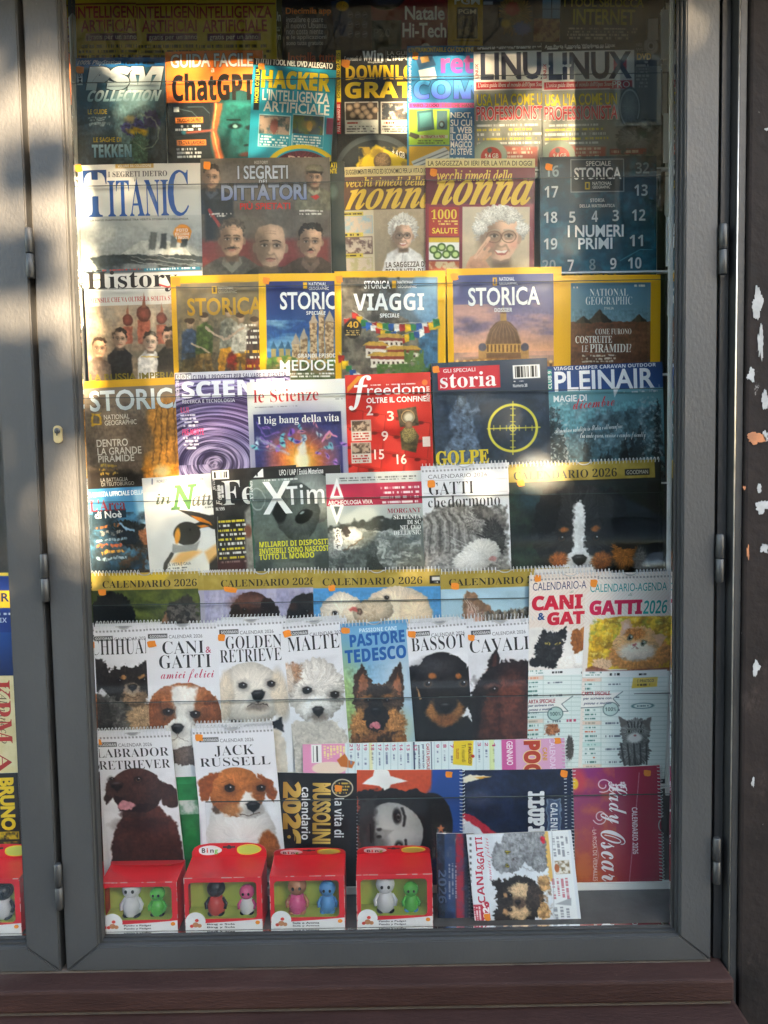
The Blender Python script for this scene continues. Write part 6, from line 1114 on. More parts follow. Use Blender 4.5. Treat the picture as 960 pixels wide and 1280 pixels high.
def grid(c, x, y, w_, y1):
    c.r(x, y, x+w_, y1+20, 'e3efec'); c.r(x, y, x+w_, y+8, 'f0f4f2')
    c.x(x+4, y+1, x+26, y+7, 2, '7fa8a0'); c.x(x+34, y+2, x+48, y+7, 1, '20282c', rag=0).x(x+70, y+2, x+80, y+7, 1, '20282c', rag=0)
    for i in range(int((y1-y)/5.4)):
        yy = y+9+i*5.4; c.l([(x, yy), (x+w_, yy)], .6, 'b4cac6')
        c.x(x+3, yy+.8, x+18, yy+4.8, 1, 'd07048' if i % 6 == 0 else '5a8a84', rag=.2)
        if i % 5 == 0: c.r(x, yy, x+24, yy+5, 'f2c8b0' if i % 10 == 0 else 'b8e0d8', al=.6)
        if i % 3 == 1: c.x(x+28, yy+.6, x+50, yy+4.8, 1, '4a5a6a', rag=.3, al=.8)
    c.l([(x+23, y+8), (x+23, y1)], .6, 'b4cac6').l([(x+58, y+8), (x+58, y1)], .6, 'c8d8d4')
grid(c, 656, 836, 92, 985)
c.r(654, 872, 700, 890, 'f4f4f0').p([(696, 872), (714, 871), (704, 880), (712, 892), (696, 891)], 'f4f4f0').l([(716, 870), (702, 880), (710, 889), (655, 891)], .8, '2a4a50').t('CARTA SPECIALE', 657, 874, 694, 879, 'b02840', 'H').t('per scrivere con', 660, 880, 692, 884, '24406a', 'H').t('penna e matita', 660, 885, 690, 889, '24406a', 'I', .02)
c.e(694, 892, 9.5, 8.5, 'b4d0cc').ring(694, 892, 9.5, 8.5, 1, '4a6a68').t('100%', 687, 889.5, 701, 894.5, '3a5a58', 'B').x(706, 898, 720, 903, 1, 'c05070', rag=0).e(690, 912, 8, 7, 'b8754a', fur=.4, tex=.4, soft=2).n(680, 905, 700, 918, '8a5030', 3, .55).e(712, 935, 5, 16, '4a4440', fur=.4, tex=.5)
c.ph(660, 782, 745, 836, a1=1.6,s1=8,a2=1.1,s2=2,tex=.3).sticker(672, 723, 9, 9).done()
c = cal('tall agenda calendar with an orange kitten, its page curling at the right', 7, (733, 717), (843, 714), 264, 3.6, lean=-15, bow=2.6, th=.004).bg('f0e8e0').holes(); agenda(c, 733, 717, 1)
c.t('CALENDARIO-AGENDA', 738, 729, 834, 739, '1f9c98', 'R', .004).t('di', 785, 741, 790, 744.5, '6a8a6a', 'I').t('GATTI', 737, 750, 802, 768, 'd01c50', 'Z', .015).t('2026', 804, 750, 834, 767, '22a39c', 'B', sl=.04)

c.p([(734, 836), (736, 800), (742, 782), (756, 773), (775, 770), (841, 770), (838, 836)], 'c99a20', 1, tex=.4, ts=9).n(736, 772, 840, 836, 'f2d03a', 7, .54, 6, .9).n(736, 772, 840, 800, '8a9a3a', 9, .6, 5, .7).n(736, 770, 840, 820, 'f8e478', 4, .66, 6, .8)
c.e(800, 818, 42, 20, 'd6924c', fur=.15, tex=.24).e(795, 804, 29, 22, 'e9b57c', fur=.12, tex=.22).p([(773, 796), (776, 778), (786, 772), (794, 786)], 'e8b890', 1.4, fur=1).p([(777, 792), (779, 781), (785, 777), (789, 787)], 'f0cdb8', 2).p([(813, 792), (828, 792), (833, 796), (824, 808)], 'e8b890', 1.4, fur=1).e(796, 814, 22, 12, 'f6e6d2', fur=.15, tex=.12, soft=4)
c.e(793, 791, 14, 7, 'd48a48', fur=.3, tex=.4, soft=3).l([(786, 786), (789, 796)], 1.3, 'b86a2c').l([(793, 784), (794, 795)], 1.3, 'b86a2c').l([(800, 786), (799, 796)], 1.3, 'b86a2c')
for a, b in ((787, 797), (804, 803)): c.e(a, b, 4.2, 4, '5a4a38'); c.e(a, b, 3.4, 3.3, '9aa88a'); c.e(a, b, 2, 2.3, '0d0c0a'); c.e(a+1, b-1.4, .9, .9, 'ffffff')
c.e(793, 806, 2.4, 1.7, 'd47a78').l([(793, 808), (789, 811)], .8, 'b08070').l([(793, 808), (798, 811)], .8, 'b08070').e(752, 830, 13, 8, 'e6c09a', fur=.2, tex=.25).l([(746, 832), (746, 838)], .9, 'a87a58').l([(752, 832), (752, 838)], .9, 'a87a58').p([(732, 836), (740, 832), (762, 838), (838, 834), (838, 840), (732, 842)], '6a2a24', 1.5, al=.7)
grid(c, 728, 838, 106, 985)
c.p([(791, 847), (822, 846), (821, 858), (789, 860)], 'e2c33e', .8).t('È PRATICO', 796, 848, 817, 852.5, '4a3a14', 'B').x(796, 853, 816, 858, 1, '5a4a20').r(724, 866, 768, 884, 'f4f4f0').p([(764, 866), (776, 865), (766, 873), (776, 883), (764, 884)], 'f4f4f0').l([(778, 864), (766, 873), (774, 882), (724, 885)], .8, '2a4a50').t('CARTA SPECIALE', 727, 864, 762, 869, 'b02840', 'H').t('per scrivere con', 729, 871, 764, 875, '24406a', 'H').t('penna e matita', 729, 877, 764, 881, '24406a', 'I', .02)
c.e(763, 886, 9.5, 8.5, 'c4dcd8').ring(763, 886, 9.5, 8.5, 1, '5a7a78').t('100%', 756, 883.5, 770, 888.5, '4a6a68', 'B').ring(803, 882, 13, 3.4, .8, '4a7a80').x(795, 880, 811, 884, 1, '4a7a80', rag=0)
c.e(793, 938, 20, 22, '6f7170', fur=.25, tex=.6).e(794, 914, 19, 17, '7c7e7c', fur=.18, tex=.5).p([(776, 910), (773, 895), (788, 902)], '6a6664', 1.2, fur=1).p([(800, 902), (814, 896), (812, 912)], '6a6664', 1.2, fur=1).e(793, 922, 9, 6.5, 'e4e4e0', soft=3, fur=.2)
for i in range(5): c.l([(784+i*4.5, 902), (786+i*3.6, 909)], 1.3, '2a2a2c').l([(776+i*8, 930), (780+i*7, 955)], 2, '333536', 1.6)
for a in (786, 801): c.e(a, 914, 3.3, 3, '2a2c2c'); c.e(a, 914, 2.6, 2.5, 'b4bcb0'); c.e(a, 914, 1.4, 1.9, '0c0c0c')
c.e(793.5, 919, 1.8, 1.3, 'a86a68').ph(734, 770, 842, 836, a1=2,s1=8,a2=1.1,s2=2,tex=.22).sticker(742, 729, 9, 10).done()

# ---- row 8
c = C('booklet', 'green booklet edge peeking between the two puppy calendars', 8, (206, 972), (262, 970), 150, 0, cat='booklet').bg('1f7a3e'); c.g(970, 980, '2c8a4c', '2c8a4c').r(206, 1000, 262, 1018, 'c8ccc6').n(206, 970, 262, 1115, '156030', 10, .5, 3, .6); c.done()
c = cal('pink and pale blue owl-free sideways calendar with dates and sticky note'.replace(' owl-free', ''), 8, (378, 931), (706, 923), 150, 0, th=.003).bg('d9e8ea').holes(side='right'); c.hook = False
c.r(370, 920, 433, 1080, 'e89ac0').bar(389, 931, 402, 954).x(404, 932, 432, 950, 7, 'f6e4a0', vert=True, rag=.3).e(412, 960, 22, 8, 'f2dcc8').p([(421, 950), (431, 942), (436, 950), (444, 952), (440, 960), (426, 958)], 'c8702c', 1)
for i, s_ in enumerate((21, 20, 19, 18, 17, 16, 15, 14, 13, 12)):
    x = 437+i*8.9; c.l([(x-2, 925), (x-2, 1080)], .6, 'a8c0c8'); c.t(str(s_), x, 930, x+4, 938, 'c04878', 'B', rot=1).x(x, 940, x+4, 958, 1, '7a8aa0', vert=True, rag=.3)
c.r(462, 926, 466, 1000, 'e8e090', al=.6).r(518, 925, 520, 1080, '2a3c5a').t('CARTA SPECIALE', 533, 929, 537, 962, 'b02840', 'H', rot=1).t('per scrivere con', 527, 930, 531, 960, '24406a', 'H', rot=1).t('penna e matita', 522, 931, 525.5, 960, '24406a', 'B', rot=1).r(540, 925, 541, 1080, '2a3c5a')
for i, s_ in enumerate('987'): x = 545+i*8.9; c.l([(x-2, 925), (x-2, 1080)], .6, 'a8c0c8'); c.t(s_, x, 930, x+4, 934.5, 'c04878', 'B', rot=1).x(x, 938, x+4, 956, 1, '7a8aa0', vert=True, rag=.3)
c.p([(567, 925), (592, 926), (590, 957), (566, 955)], 'e8cf2e', .9).t('È PRATICO', 585, 929, 590, 954, '7a2a20', 'H', rot=1).t('Ti ricordi', 577, 930, 582, 952, '6a5a20', 'R', rot=1).t('tutto', 570, 935, 574, 948, 'b05020', 'R', rot=1).e(591, 945, 2, 2, 'c02a24')
for i, s_ in enumerate('321'): x = 597+i*9; c.l([(x-2, 925), (x-2, 1080)], .6, 'a8c0c8'); c.t(s_, x, 928, x+4, 932.5, 'c04878', 'B', rot=1).x(x, 936, x+4, 954, 1, '7a8aa0', vert=True, rag=.3)
c.r(612, 924, 618, 1000, 'd8e890', al=.7).r(628, 920, 646, 1080, 'cf5fa0').t('GENNAIO', 633, 926, 641, 956, 'fbeaf4', 'H', rot=1).r(646, 918, 712, 1080, 'dca8cc').t('POO', 655, 926, 675, 970, 'b8402c', 'Z', .02, rot=1, ol='f2d8a0', ow=.05).t('CANI', 678, 934, 684, 950, 'e0a82c', 'H', rot=1).t('CALENDARIO', 687, 922, 694, 972, 'f0e0f0', 'R', .01, rot=1).sticker(697, 926, 9, 8).done()
c = cal('black sideways calendar with large gold capitals and white script lines', 8, (346, 966), (450, 967), 150, 1, th=.004).bg('16161a').holes(side='right'); c.hook = False
c.g(960, 1115, '141418', '232228').t('2026', 354, 977, 376, 1056, 'd8b25a', 'Z', .02, rot=1, c2='a87a28').t('calendario', 377, 983, 388, 1050, 'e8e8ea', 'B', rot=1).t('MUSSOLINI', 391, 978, 413, 1055, 'e8c56a', 'H', .02, rot=1, c2='b08a3a').t('la vita di', 418, 997, 430, 1047, 'e6e6e8', 'B', rot=1)
c.e(428, 985, 13.5, 11.5, 'e6dcc0').e(428, 985, 12.2, 10.2, '1c1c20').x(418, 977, 438, 993, 4, 'c8a848', rag=0).sticker(423, 985, 9, 9).done()
c = cal('sideways calendar with black and white portrait in a dark beret and white star', 8, (446, 963), (578, 962), 150, 2, th=.004).bg('c04a2e').holes(side='right'); c.hook = False
c.g(955, 1120, 'c8502f', 'b04028').r(540, 955, 580, 1120, '23499a', 3).p([(560, 955), (580, 955), (580, 1120), (540, 1120), (536, 1040), (528, 1000)], '23498f', 6).p([(470, 955), (486, 964), (488, 970), (510, 976), (488, 981), (484, 992), (474, 982), (452, 980), (466, 970)], 'eef0ee', 1)
c.e(505, 1025, 58, 40, '1a1718', fur=.18, ff=9, tex=.3).e(540, 1032, 26, 42, '1d191a', tex=.2, soft=1.5).p([(446, 990), (470, 985), (490, 990), (480, 1010), (452, 1015)], '1c191a', 2, fur=3)
c.e(489, 1042, 40, 40, 'c4c1bd', sh=.14, soft=1.6).p([(449, 1000), (470, 996), (468, 1080), (446, 1080)], '393536', 7, fur=2).e(470, 1062, 16, 22, '5a5654', soft=10, al=.8).e(496, 1020, 5.6, 10, '1e1a1a', soft=3).e(497.5, 1021, 2.2, 4.2, '8a8684', soft=1).e(497.5, 1021.5, 2.0, 2.4, '0a0909').e(499, 1060, 5.6, 9, '1e1a1a', soft=3).e(499.5, 1059, 2.2, 4, '8a8684', soft=1).e(499.5, 1059.5, 2.0, 2.4, '0a0909').l([(503, 1010), (506, 1020), (504, 1032)], 3.2, '262223', 2).l([(507, 1050), (509, 1062), (506, 1070)], 3.2, '262223', 2)
c.p([(492, 1038), (476, 1036), (472, 1046), (480, 1048)], '9a9692', 2.5).e(474, 1037, 3, 2, '35302f', soft=1.5).e(474, 1046, 3, 2, '2a2524', soft=1.5).e(462, 1042, 4, 12, '4a3c3c', soft=3).l([(463, 1030), (464, 1054)], 1.6, '1a1616').e(466, 1042, 2, 12, '2f2a2a', fur=.3, soft=2)

c.p([(551, 1030), (552.4, 1034), (556, 1034), (553, 1036.6), (554.4, 1041), (551, 1038.4), (547.6, 1041), (549, 1036.6), (546, 1034), (549.6, 1034)], 'c8703a', .7).ph(446,965,545,1115,a1=1,s1=16,a2=.35,tex=.08).sticker(561, 968, 9, 8).done()
c = cal('navy sideways calendar with slab capitals and pale diagonal ribbons', 8, (577, 963), (718, 961), 150, 1, th=.004).bg('16223c').holes(side='right'); c.hook = False
c.g(955, 1115, '121c34', '1c2c4c').n(577, 960, 720, 1110, '24345a', 16, .52, 4, .5).p([(578, 972), (588, 968), (612, 970), (594, 976), (580, 979)], 'e8e0c8', 1).p([(592, 972), (613, 970), (600, 975)], 'd8a030', 1).p([(578, 1016), (592, 1020), (620, 1042), (600, 1046), (578, 1040)], 'b8283c', 1.2).p([(578, 1022), (600, 1036), (612, 1048), (578, 1048)], 'dfe4ec', 1.2).e(598, 998, 17, 10, '4a506a', soft=8, al=.7)
c.t('ILUPI', 661, 989, 679, 1042, 'eef0f2', 'M', .05, rot=1)
c.r(684, 998, 701, 1048, '8fa2b8').r(685, 999, 700, 1048, '44587a').t('CALEND', 688, 1003, 697, 1042, 'e6ebf0', 'B', rot=1).ph(577, 963, 718, 1110, a1=2,s1=9,a2=.5,tex=.15).sticker(705, 967, 9, 9).done()
c = cal('magenta and violet sideways calendar with swirling white script lettering', 8, (716, 961), (825, 957), 152, 2, th=.004).bg('a81c4a').holes(side='right')
a0, b0 = c.L(716, 960); u = np.clip((c.A-a0)/85, 0, 1)[..., None]; v = np.clip((c.B-b0)/150, 0, 1)[..., None]
c.img = (hx('7a2a86')*(1-v)+hx('c2622c')*v)*(1-u)+hx('a0163c')*u
c.n(716, 957, 770, 1110, 'd07838', 16, .55, 3, .5).e(722, 975, 10, 16, 'c8404a', soft=8, al=.8).e(718, 980, 5, 7, 'e8c030', soft=2).l([(799, 966), (786, 1108)], .7, 'd8a0b0')
c.t('Lady', 750, 976, 784, 1030, 'f6eef2', 'K', rot=1).t('Oscar', 751, 1036, 782, 1102, 'f6eef2', 'K', rot=1).t('CALENDARIO 2026', 790, 1008, 797, 1068, 'f2dfe6', 'B', rot=1).t('LA ROSA DE VERSAILLES', 741, 1036, 746, 1102, 'e6c8c0', 'R', .004, rot=1)
for q in range(0, 360, 60): c.e(778+math.cos(R(q))*3, 981+math.sin(R(q))*3, 1.5, 1.5, 'f4e8ee'); c.e(768+math.cos(R(q))*3.4, 984+math.sin(R(q))*3.4, 1.6, 1.6, 'f4e8ee')
c.l([(754+math.cos(R(q))*(3+q/60), 981+math.sin(R(q))*(3+q/75)) for q in range(0, 500, 25)], 1.1, 'f6eef2').l([(750+math.cos(R(q))*(2.5+q/75), 1021+math.sin(R(q))*(3+q/75)) for q in range(40, 520, 25)], 1.0, 'f6eef2').l([(742, 1034), (748, 1070), (741, 1100)], .6, 'd8a0b0')
c.sticker(809, 966, 9, 8).done()
for lb, TL, TR, bk in (('spare white calendar edge showing behind the chocolate puppy calendar', (120, 914), (208, 911), .003), ('spare white calendar edge showing behind the white and tan terrier calendar', (244, 905), (340, 902), .0035)):
    c = C('wall_calendar', lb, 8, TL, TR, 200, 2, cat='calendar', group=GC, back=bk, th=.003, q=.6).bg('e6e6ea').holes(); c.done()
c = slim('white slim calendar with a chocolate brown puppy, mouth open', (118, 917), (213, 914), 3, row=8, h=198, lean=12, hx_=122, hy=928)
c.t('LABRADOR', 121, 935, 211, 946, '26262a', 's', .002).t('RETRIEVER', 124, 950, 213, 961, '26262a', 's', .002)
c.p([(140, 1060), (146, 1030), (160, 1010), (200, 1008), (222, 1030), (236, 1120), (136, 1120)], '552b22', 2, tex=.2, c2='2c1a18').e(172, 988, 33, 29, '4b2e28', tex=.18, c2='3a211d').e(213, 995, 10, 14, '3a211d', rot=-15, tex=.2).p([(196, 975), (212, 982), (222, 998), (214, 1008), (204, 1006)], '40251f', 1.5).p([(133, 985), (138, 974), (146, 978), (140, 1000), (134, 1006), (131, 996)], '38201c', 1.5).e(150, 984, 19, 14, '4e302a', rot=-20, tex=.15)
c.p([(142, 994), (160, 1002), (186, 1004), (180, 1014), (164, 1018), (148, 1014)], '241213', 1.5).e(158, 1007, 12, 5.6, 'c88a92', rot=-14, soft=1.4).e(166, 1018, 16, 4.5, '3f2520', soft=2, tex=.2); nose(c, 146, 982, 9, 6.4, '4a2f2b'); eye(c, 173, 974, 3.6, '6a4a34'); eye(c, 140, 974, 2.6, '6a4a34'); c.e(176, 1030, 30, 8, '2a1714', soft=8, al=.7).ph(118, 963, 240, 1115, a1=2.6,s1=12,a2=1,tex=.2).sticker(122, 928, 11, 8).done()
c = slim('white slim calendar with a white and tan terrier puppy', (239, 911), (341, 907), 3, row=8, h=200, lean=9, hx_=249, hy=922)
c.t('JACK', 268, 931, 318, 945, '26262a', 's', .002).t('RUSSELL', 250, 946, 338, 957, '26262a', 's', .002)
c.e(303, 1050, 44, 60, 'eeebe8', soft=2, tex=.07, sh=.1).e(336, 1062, 14, 24, '9c5a30', soft=3, tex=.2).e(272, 1012, 6, 6, '5a4030', soft=4).e(296, 990, 35, 32, 'b06a34', tex=.16, c2='a85f2c').p([(248, 978), (262, 966), (274, 964), (266, 986), (260, 1002), (250, 1000)], '8f4a22', 1.5, tex=.2).p([(322, 966), (338, 974), (347, 990), (342, 1004), (334, 996)], '8f4a22', 1.5, tex=.2)
c.p([(306, 988), (314, 990), (326, 1006), (328, 1018), (308, 1022), (292, 1018), (300, 1004)], 'eeeae4', 3).e(312, 1012, 18, 11, 'eae4dd', soft=3, tex=.1).e(290, 1012, 12, 8, 'b8763f', soft=5, tex=.2); nose(c, 317, 1008, 9, 6.8, '1b1716'); eye(c, 287, 985, 5.4, '3a200f'); eye(c, 326, 985, 4.6, '3a200f'); c.l([(300, 1018), (314, 1019), (324, 1016)], 1.1, '4a352c').l([(276, 976), (290, 974)], 1.4, '8a4f28').ph(239, 959, 352, 1115, a1=2.4,s1=13,a2=1,tex=.14).sticker(249, 922, 10, 9).done()

# ---- on the window floor
c = cal('small pale calendar of a grey cat and a black puppy lying sideways in front', 9, (583, 1044), (714, 1038), 110, .004, lean=5, th=.004).bg('dfe5ec'); c.hook = False
c.r(583, 1038, 590, 1180, 'e8ecf0')
for i in range(14): c.r(587, 1047+i*7.6, 589.5, 1050+i*7.6, '5a5c60')
c.t('CANI', 596, 1089, 605, 1128, 'c22a4a', 'B', rot=2).t('&', 596, 1080, 605, 1087, 'c22a4a', 'I', rot=2).t('GATTI', 595, 1047, 604, 1079, 'c22a4a', 'B', rot=2).t('amici felici', 607, 1048, 615, 1098, 'cc5f7c', 'K', -.01, rot=2)
c.e(648, 1056, 22, 20, '8f9297', fur=.08, tex=.3).e(670, 1060, 18, 26, '85888d', fur=.1, tex=.24).e(635, 1072, 20, 19, '96999e', fur=.08, tex=.25).p([(617, 1064), (620, 1052), (632, 1058)], '8b8e93', 1.2).p([(620, 1084), (626, 1094), (636, 1088)], '8b8e93', 1.2).e(676, 1080, 10, 9, '8a8d92', fur=.15, tex=.3)
for a, b in ((634, 1066), (633, 1082)): c.e(a, b, 2.6, 3, '2c2c24'); c.e(a, b, 2.1, 2.5, 'c8b83c'); c.e(a, b, 1.4, .9, '0a0a08')
c.e(641, 1074, 1.6, 2, '5a5658').l([(641, 1074), (645, 1071)], .7, '5a5658').l([(641, 1074), (645, 1077)], .7, '5a5658').ring(664, 1078, 12, 9, .8, '74777c', .7)
c.e(650, 1124, 30, 28, '2a2422', fur=.15, tex=.5).p([(613, 1100), (622, 1100), (634, 1106), (624, 1118)], '201a18', 1.5, fur=1.5).e(628, 1146, 12, 12, '231d1b', fur=.2, tex=.26).e(650, 1114, 13, 11, 'd8b890', fur=.25, tex=.3, soft=3).e(648, 1140, 14, 10, 'd4b288', fur=.25, tex=.3, soft=3).e(648, 1128, 8, 8, '6a5444', soft=4, tex=.3); eye(c, 637, 1119, 2.4, '1c120c'); eye(c, 637, 1137, 2.4, '1c120c'); c.e(631, 1119, 3, 4, 'c89a6a', soft=2).e(631, 1140, 3, 4, 'c89a6a', soft=2); nose(c, 647, 1128, 4.2, 3.6)
c.e(680, 1104, 7, 10, 'caa06a', fur=.2, tex=.26).e(680, 1138, 8, 11, 'caa06a', fur=.2, tex=.26).e(668, 1120, 10, 14, '3a302c', fur=.25, tex=.5).n(674, 1096, 690, 1146, '7a5a38', 4, .58, 5, .7)
c.e(678, 1049, 4, 4, 'd02a44').r(689, 1040, 718, 1180, 'ecf0f2').r(684, 1038, 688, 1100, 'e2b04a', al=.8).x(690, 1046, 712, 1072, 4, '9aa0a8', vert=True).r(694, 1076, 712, 1092, '8a7a5a').n(694, 1076, 712, 1092, 'e8e4dc', 4, .5).e(696, 1085, 3, 5, 'b8683c').p([(694, 1130), (714, 1122), (714, 1132)], 'aab0b6').x(690, 1098, 712, 1126, 4, 'c05a6a', vert=True, al=.7).x(692, 1134, 714, 1156, 3, '9aa0a8', vert=True).l([(690, 1040), (693, 1165)], .7, 'a8aeb4')
c.r(583, 1132, 613, 1175, 'c2304a').t('2026', 604, 1128, 612, 1154, 'f8eef0', 'Z', .02, rot=2, ol='c2304a').x(592, 1134, 602, 1160, 3, 'f2d8dc', vert=True, rag=0)
for i in range(4): c.r(584, 1133+i*7, 588, 1137+i*7, 'e8d8dc')
c.ph(608, 1040, 690, 1160, a1=2,s1=9,a2=1.3,s2=2.2,tex=.28).sticker(609, 1146, 8, 9).done()
c = cal('dark calendar in a crinkled cellophane bag beside the red toy boxes', 9, (546, 1042), (592, 1042), 106, .012, th=.004).bg('1b2338').holes(side='right'); c.hook = False; c.coil_col = 'black_coil'
c.r(556, 1040, 570, 1180, '24406e', 2).r(570, 1040, 580, 1180, 'a8203a', 3).n(546, 1040, 592, 1180, '3a4a6a', 8, .55, 4, .6).t('2026', 548, 1088, 558, 1128, '5a6a8a', 'B', rot=1).x(560, 1080, 572, 1130, 3, 'c8c4cc', vert=True, al=.6)
BAGGED = c.done()
# ---- seen through the neighbouring door
for lb, TL, TR, row, h, fn in (('blue and yellow magazine edge behind the neighbouring door', (-40, 716), (18, 716), 7, 130, 0), ('cream almanac with red letters behind the neighbouring door', (-50, 838), (19, 836), 7, 140, 1), ('black and yellow booklet behind the neighbouring door', (-50, 968), (22, 966), 8, 120, 2)):
    c = mag(lb, row, TL, TR, h, 2)
    if fn == 0: c.bg('1f3a86').r(-40, 738, 20, 760, 'd8b62a').t('R', 2, 741, 12, 752, '1a2a5a', 'H').x(-30, 765, 14, 770, 1, 'd8e0f0', rag=0).r(-40, 715, 20, 720, 'e8d050').r(-40, 740, -2, 758, '2a4ca0').t('IX', 0, 772, 9, 778, 'c8d4f0', 'B').g(790, 850, '24509a', '102050')
    if fn == 1: c.bg('e6dcae').t("L'Almanacco", 0, 854, 10, 930, '6a5a3a', 'I', rot=1).t('KRM', -14, 850, 14, 930, 'b8322a', 'S', rot=1).n(-50, 838, 20, 970, 'd8cc92', 12, .5, 3, .6).t('A', -2, 940, 15, 966, 'a82a24', 'S', rot=1)
    if fn == 2: c.bg('1c1a16').t('BRUNO', 1, 972, 18, 1038, 'e8c820', 'H', .03, rot=1).r(-50, 1040, 24, 1050, 'd8b820').r(-50, 1052, 24, 1090, 'c09a20').n(-50, 1040, 24, 1090, '3a3420', 8)
    c.done()
# ------------------------------------------------------------------ red toy cartons on the window floor
def text_on(mb, text, f, o, ux, uy, w_, h_, z=.0004, mi=0):
    v, tr, lo, hi = letters(text, f, 0); uv = (v-lo)/np.maximum(hi-lo, 1e-6); nn = ux.cross(uy).normalized()
    vs_ = [mb.bm.verts.new(o+ux*float(a)*w_+uy*float(b)*h_+nn*z) for a, b in uv]
    for t in tr:
        try: mb.bm.faces.new([vs_[i] for i in t]).material_index = mi
        except ValueError: pass
def rrect(x0, x1, z0, z1, r_, n=4):
    pts = []
    for (cx, cz, q0) in ((x1-r_, z1-r_, 0), (x0+r_, z1-r_, 90), (x0+r_, z0+r_, 180), (x1-r_, z0+r_, 270)):
        for i in range(n+1): q = R(q0+90*i/n); pts.append((cx+math.cos(q)*r_, cz+math.sin(q)*r_))
    return pts
def toy(parent_label, cx, y, z, kind, s=1.0):
    s *= 1.25; t = empty('toy_figure', (cx, y, z), parent_label, 'toy', 'small toy figures in the red cartons'); k = kind
    MB().lathe((cx, y, z), [(.006*s, 0), (.0085*s, .002*s), (.009*s, .010*s), (.0055*s, .0195*s)], 16).done('body', M['plastic_'+k[0]], t)
    MB().ball((cx, y, z+.0265*s), .0095*s, .0085*s, .0088*s, 10).done('head', M['plastic_'+k[1]], t)
    for d in (-1, 1): MB().ball((cx+d*.0048*s, y-.003*s, z+.0016*s), .0042*s, .0052*s, .0022*s, 6).done('foot', M['plastic_'+k[2]], t)
    for d in (-1, 1): MB().tube([(cx+d*.0065*s, y, z+.0165*s), (cx+d*.0105*s, y-.002*s, z+.011*s), (cx+d*.0095*s, y-.004*s, z+.0065*s)], .0018*s, 6).done('arm', M['plastic_'+k[1]], t)
    for d in (-1, 1): MB().ball((cx+d*.0034*s, y-.0078*s, z+.0275*s), .0016*s, .001*s, .0019*s, 6).done('eye', M['plastic_k'], t)
    return t
def carton(label, pxl, pxr, py_top, figs, words, fold, head=(True, True)):
    y0, z0 = .005, .8385; a = at_y(pxl, 1140, y0).x; b = at_y(pxr, 1140, y0).x; zt = at_y((pxl+pxr)/2, py_top, y0).z; dp = .052
    g = empty('toy_carton', ((a+b)/2, y0+dp/2, z0), label, 'toy box', 'red toy cartons lined up on the window floor'); w_ = b-a
    # front with a window cut into it
    wx0, wx1, wz0, wz1 = a+.0065, b-.0085, z0+.0180, zt-.0075; hole = rrect(wx0, wx1, wz0, wz1, .006); n = len(hole); mb = MB()
    cx, cz = (wx0+wx1)/2, (wz0+wz1)/2; outer = []
    for (hx_, hz) in hole:
        dx, dz = hx_-cx, hz-cz; k_ = min(((b-cx) if dx > 0 else (cx-a))/max(abs(dx), 1e-6), ((zt-cz) if dz > 0 else (cz-z0))/max(abs(dz), 1e-6)); outer.append((cx+dx*k_, cz+dz*k_))
    vi = [mb.bm.verts.new((p, y0, q)) for p, q in hole]; vo = [mb.bm.verts.new((p, y0, q)) for p, q in outer]
    for i in range(n): mb.bm.faces.new((vi[i], vi[(i+1) % n], vo[(i+1) % n], vo[i]))
    for (qx, qz, sx, sz) in ((b, zt, 1, 1), (a, zt, -1, 1), (a, z0, -1, -1), (b, z0, 1, -1)):       # fill the corners
        on = [v for v in vo if (abs(v.co.x-qx) < 1e-6 or abs(v.co.z-qz) < 1e-6) and (v.co.x-cx)*sx > 0 and (v.co.z-cz)*sz > 0]
        e1 = [v for v in on if abs(v.co.x-qx) < 1e-6]; e2 = [v for v in on if abs(v.co.z-qz) < 1e-6]
        if e1 and e2:
            p = max(e1, key=lambda v: v.co.z*sz); q = max(e2, key=lambda v: v.co.x*sx)
            if (p.co-q.co).length > 1e-5 and p is not q:
                c_ = mb.bm.verts.new((qx, y0, qz)); mb.bm.faces.new((p, q, c_))
    zr = zt+.006                                                                                     # back ridge
    B = lambda x, y, z: mb.bm.verts.new((x, y, z))
    for x in (a, b): mb.bm.faces.new([B(x, y0, z0), B(x, y0, zt), B(x, y0+dp, zr), B(x, y0+dp, z0)])
    sag = .0025; N = 6; rows = []
    for j in range(4):
        v_ = j/3; rows.append([B(a+w_*i/N, y0+dp*v_, zt+(zr-zt)*v_-sag*math.sin(math.pi*i/N)*math.sin(math.pi*v_)) for i in range(N+1)])
    for j in range(3):
        for i in range(N): mb.bm.faces.new((rows[j][i], rows[j][i+1], rows[j+1][i+1], rows[j+1][i])).smooth = True
    mb.bm.faces.new([B(a, y0+dp, z0), B(b, y0+dp, z0), B(b, y0+dp, zr), B(a, y0+dp, zr)])
    mb.done('carton_body', M['red'], g)
    MB().box(a+.001, b-.001, y0+.033, y0+.034, z0+.001, zt-.002).box(a+.001, b-.001, y0+.001, y0+.0325, z0+.0165, z0+.0175).done('backing_card', M['lime'], g)
    mb = MB(); rw = random.Random(int(pxr))
    for (p0, p1, ax_) in (((a, zt), (b, zt), 0), ((a, z0), (a, zt), 1), ((b, z0), (b, zt), 1)):
        q0 = 0.0
        while q0 < .97:
            q1 = min(1, q0+rw.uniform(.02, .16)); tk = rw.uniform(.0003, .0009)
            if rw.random() < .62:
                if ax_ == 0: mb.box(a+w_*q0, a+w_*q1, y0-.0003, y0+.0004, zt-tk, zt+.0003)
                else: mb.box(p0[0]-.0003 if p0[0] == a else b-tk, p0[0]+tk if p0[0] == a else b+.0003, y0-.0003, y0+.0004, z0+(zt-z0)*q0, z0+(zt-z0)*q1)
            q0 = q1+rw.uniform(.005, .08)
    mb.done('worn_edge', M['scuff'], g)
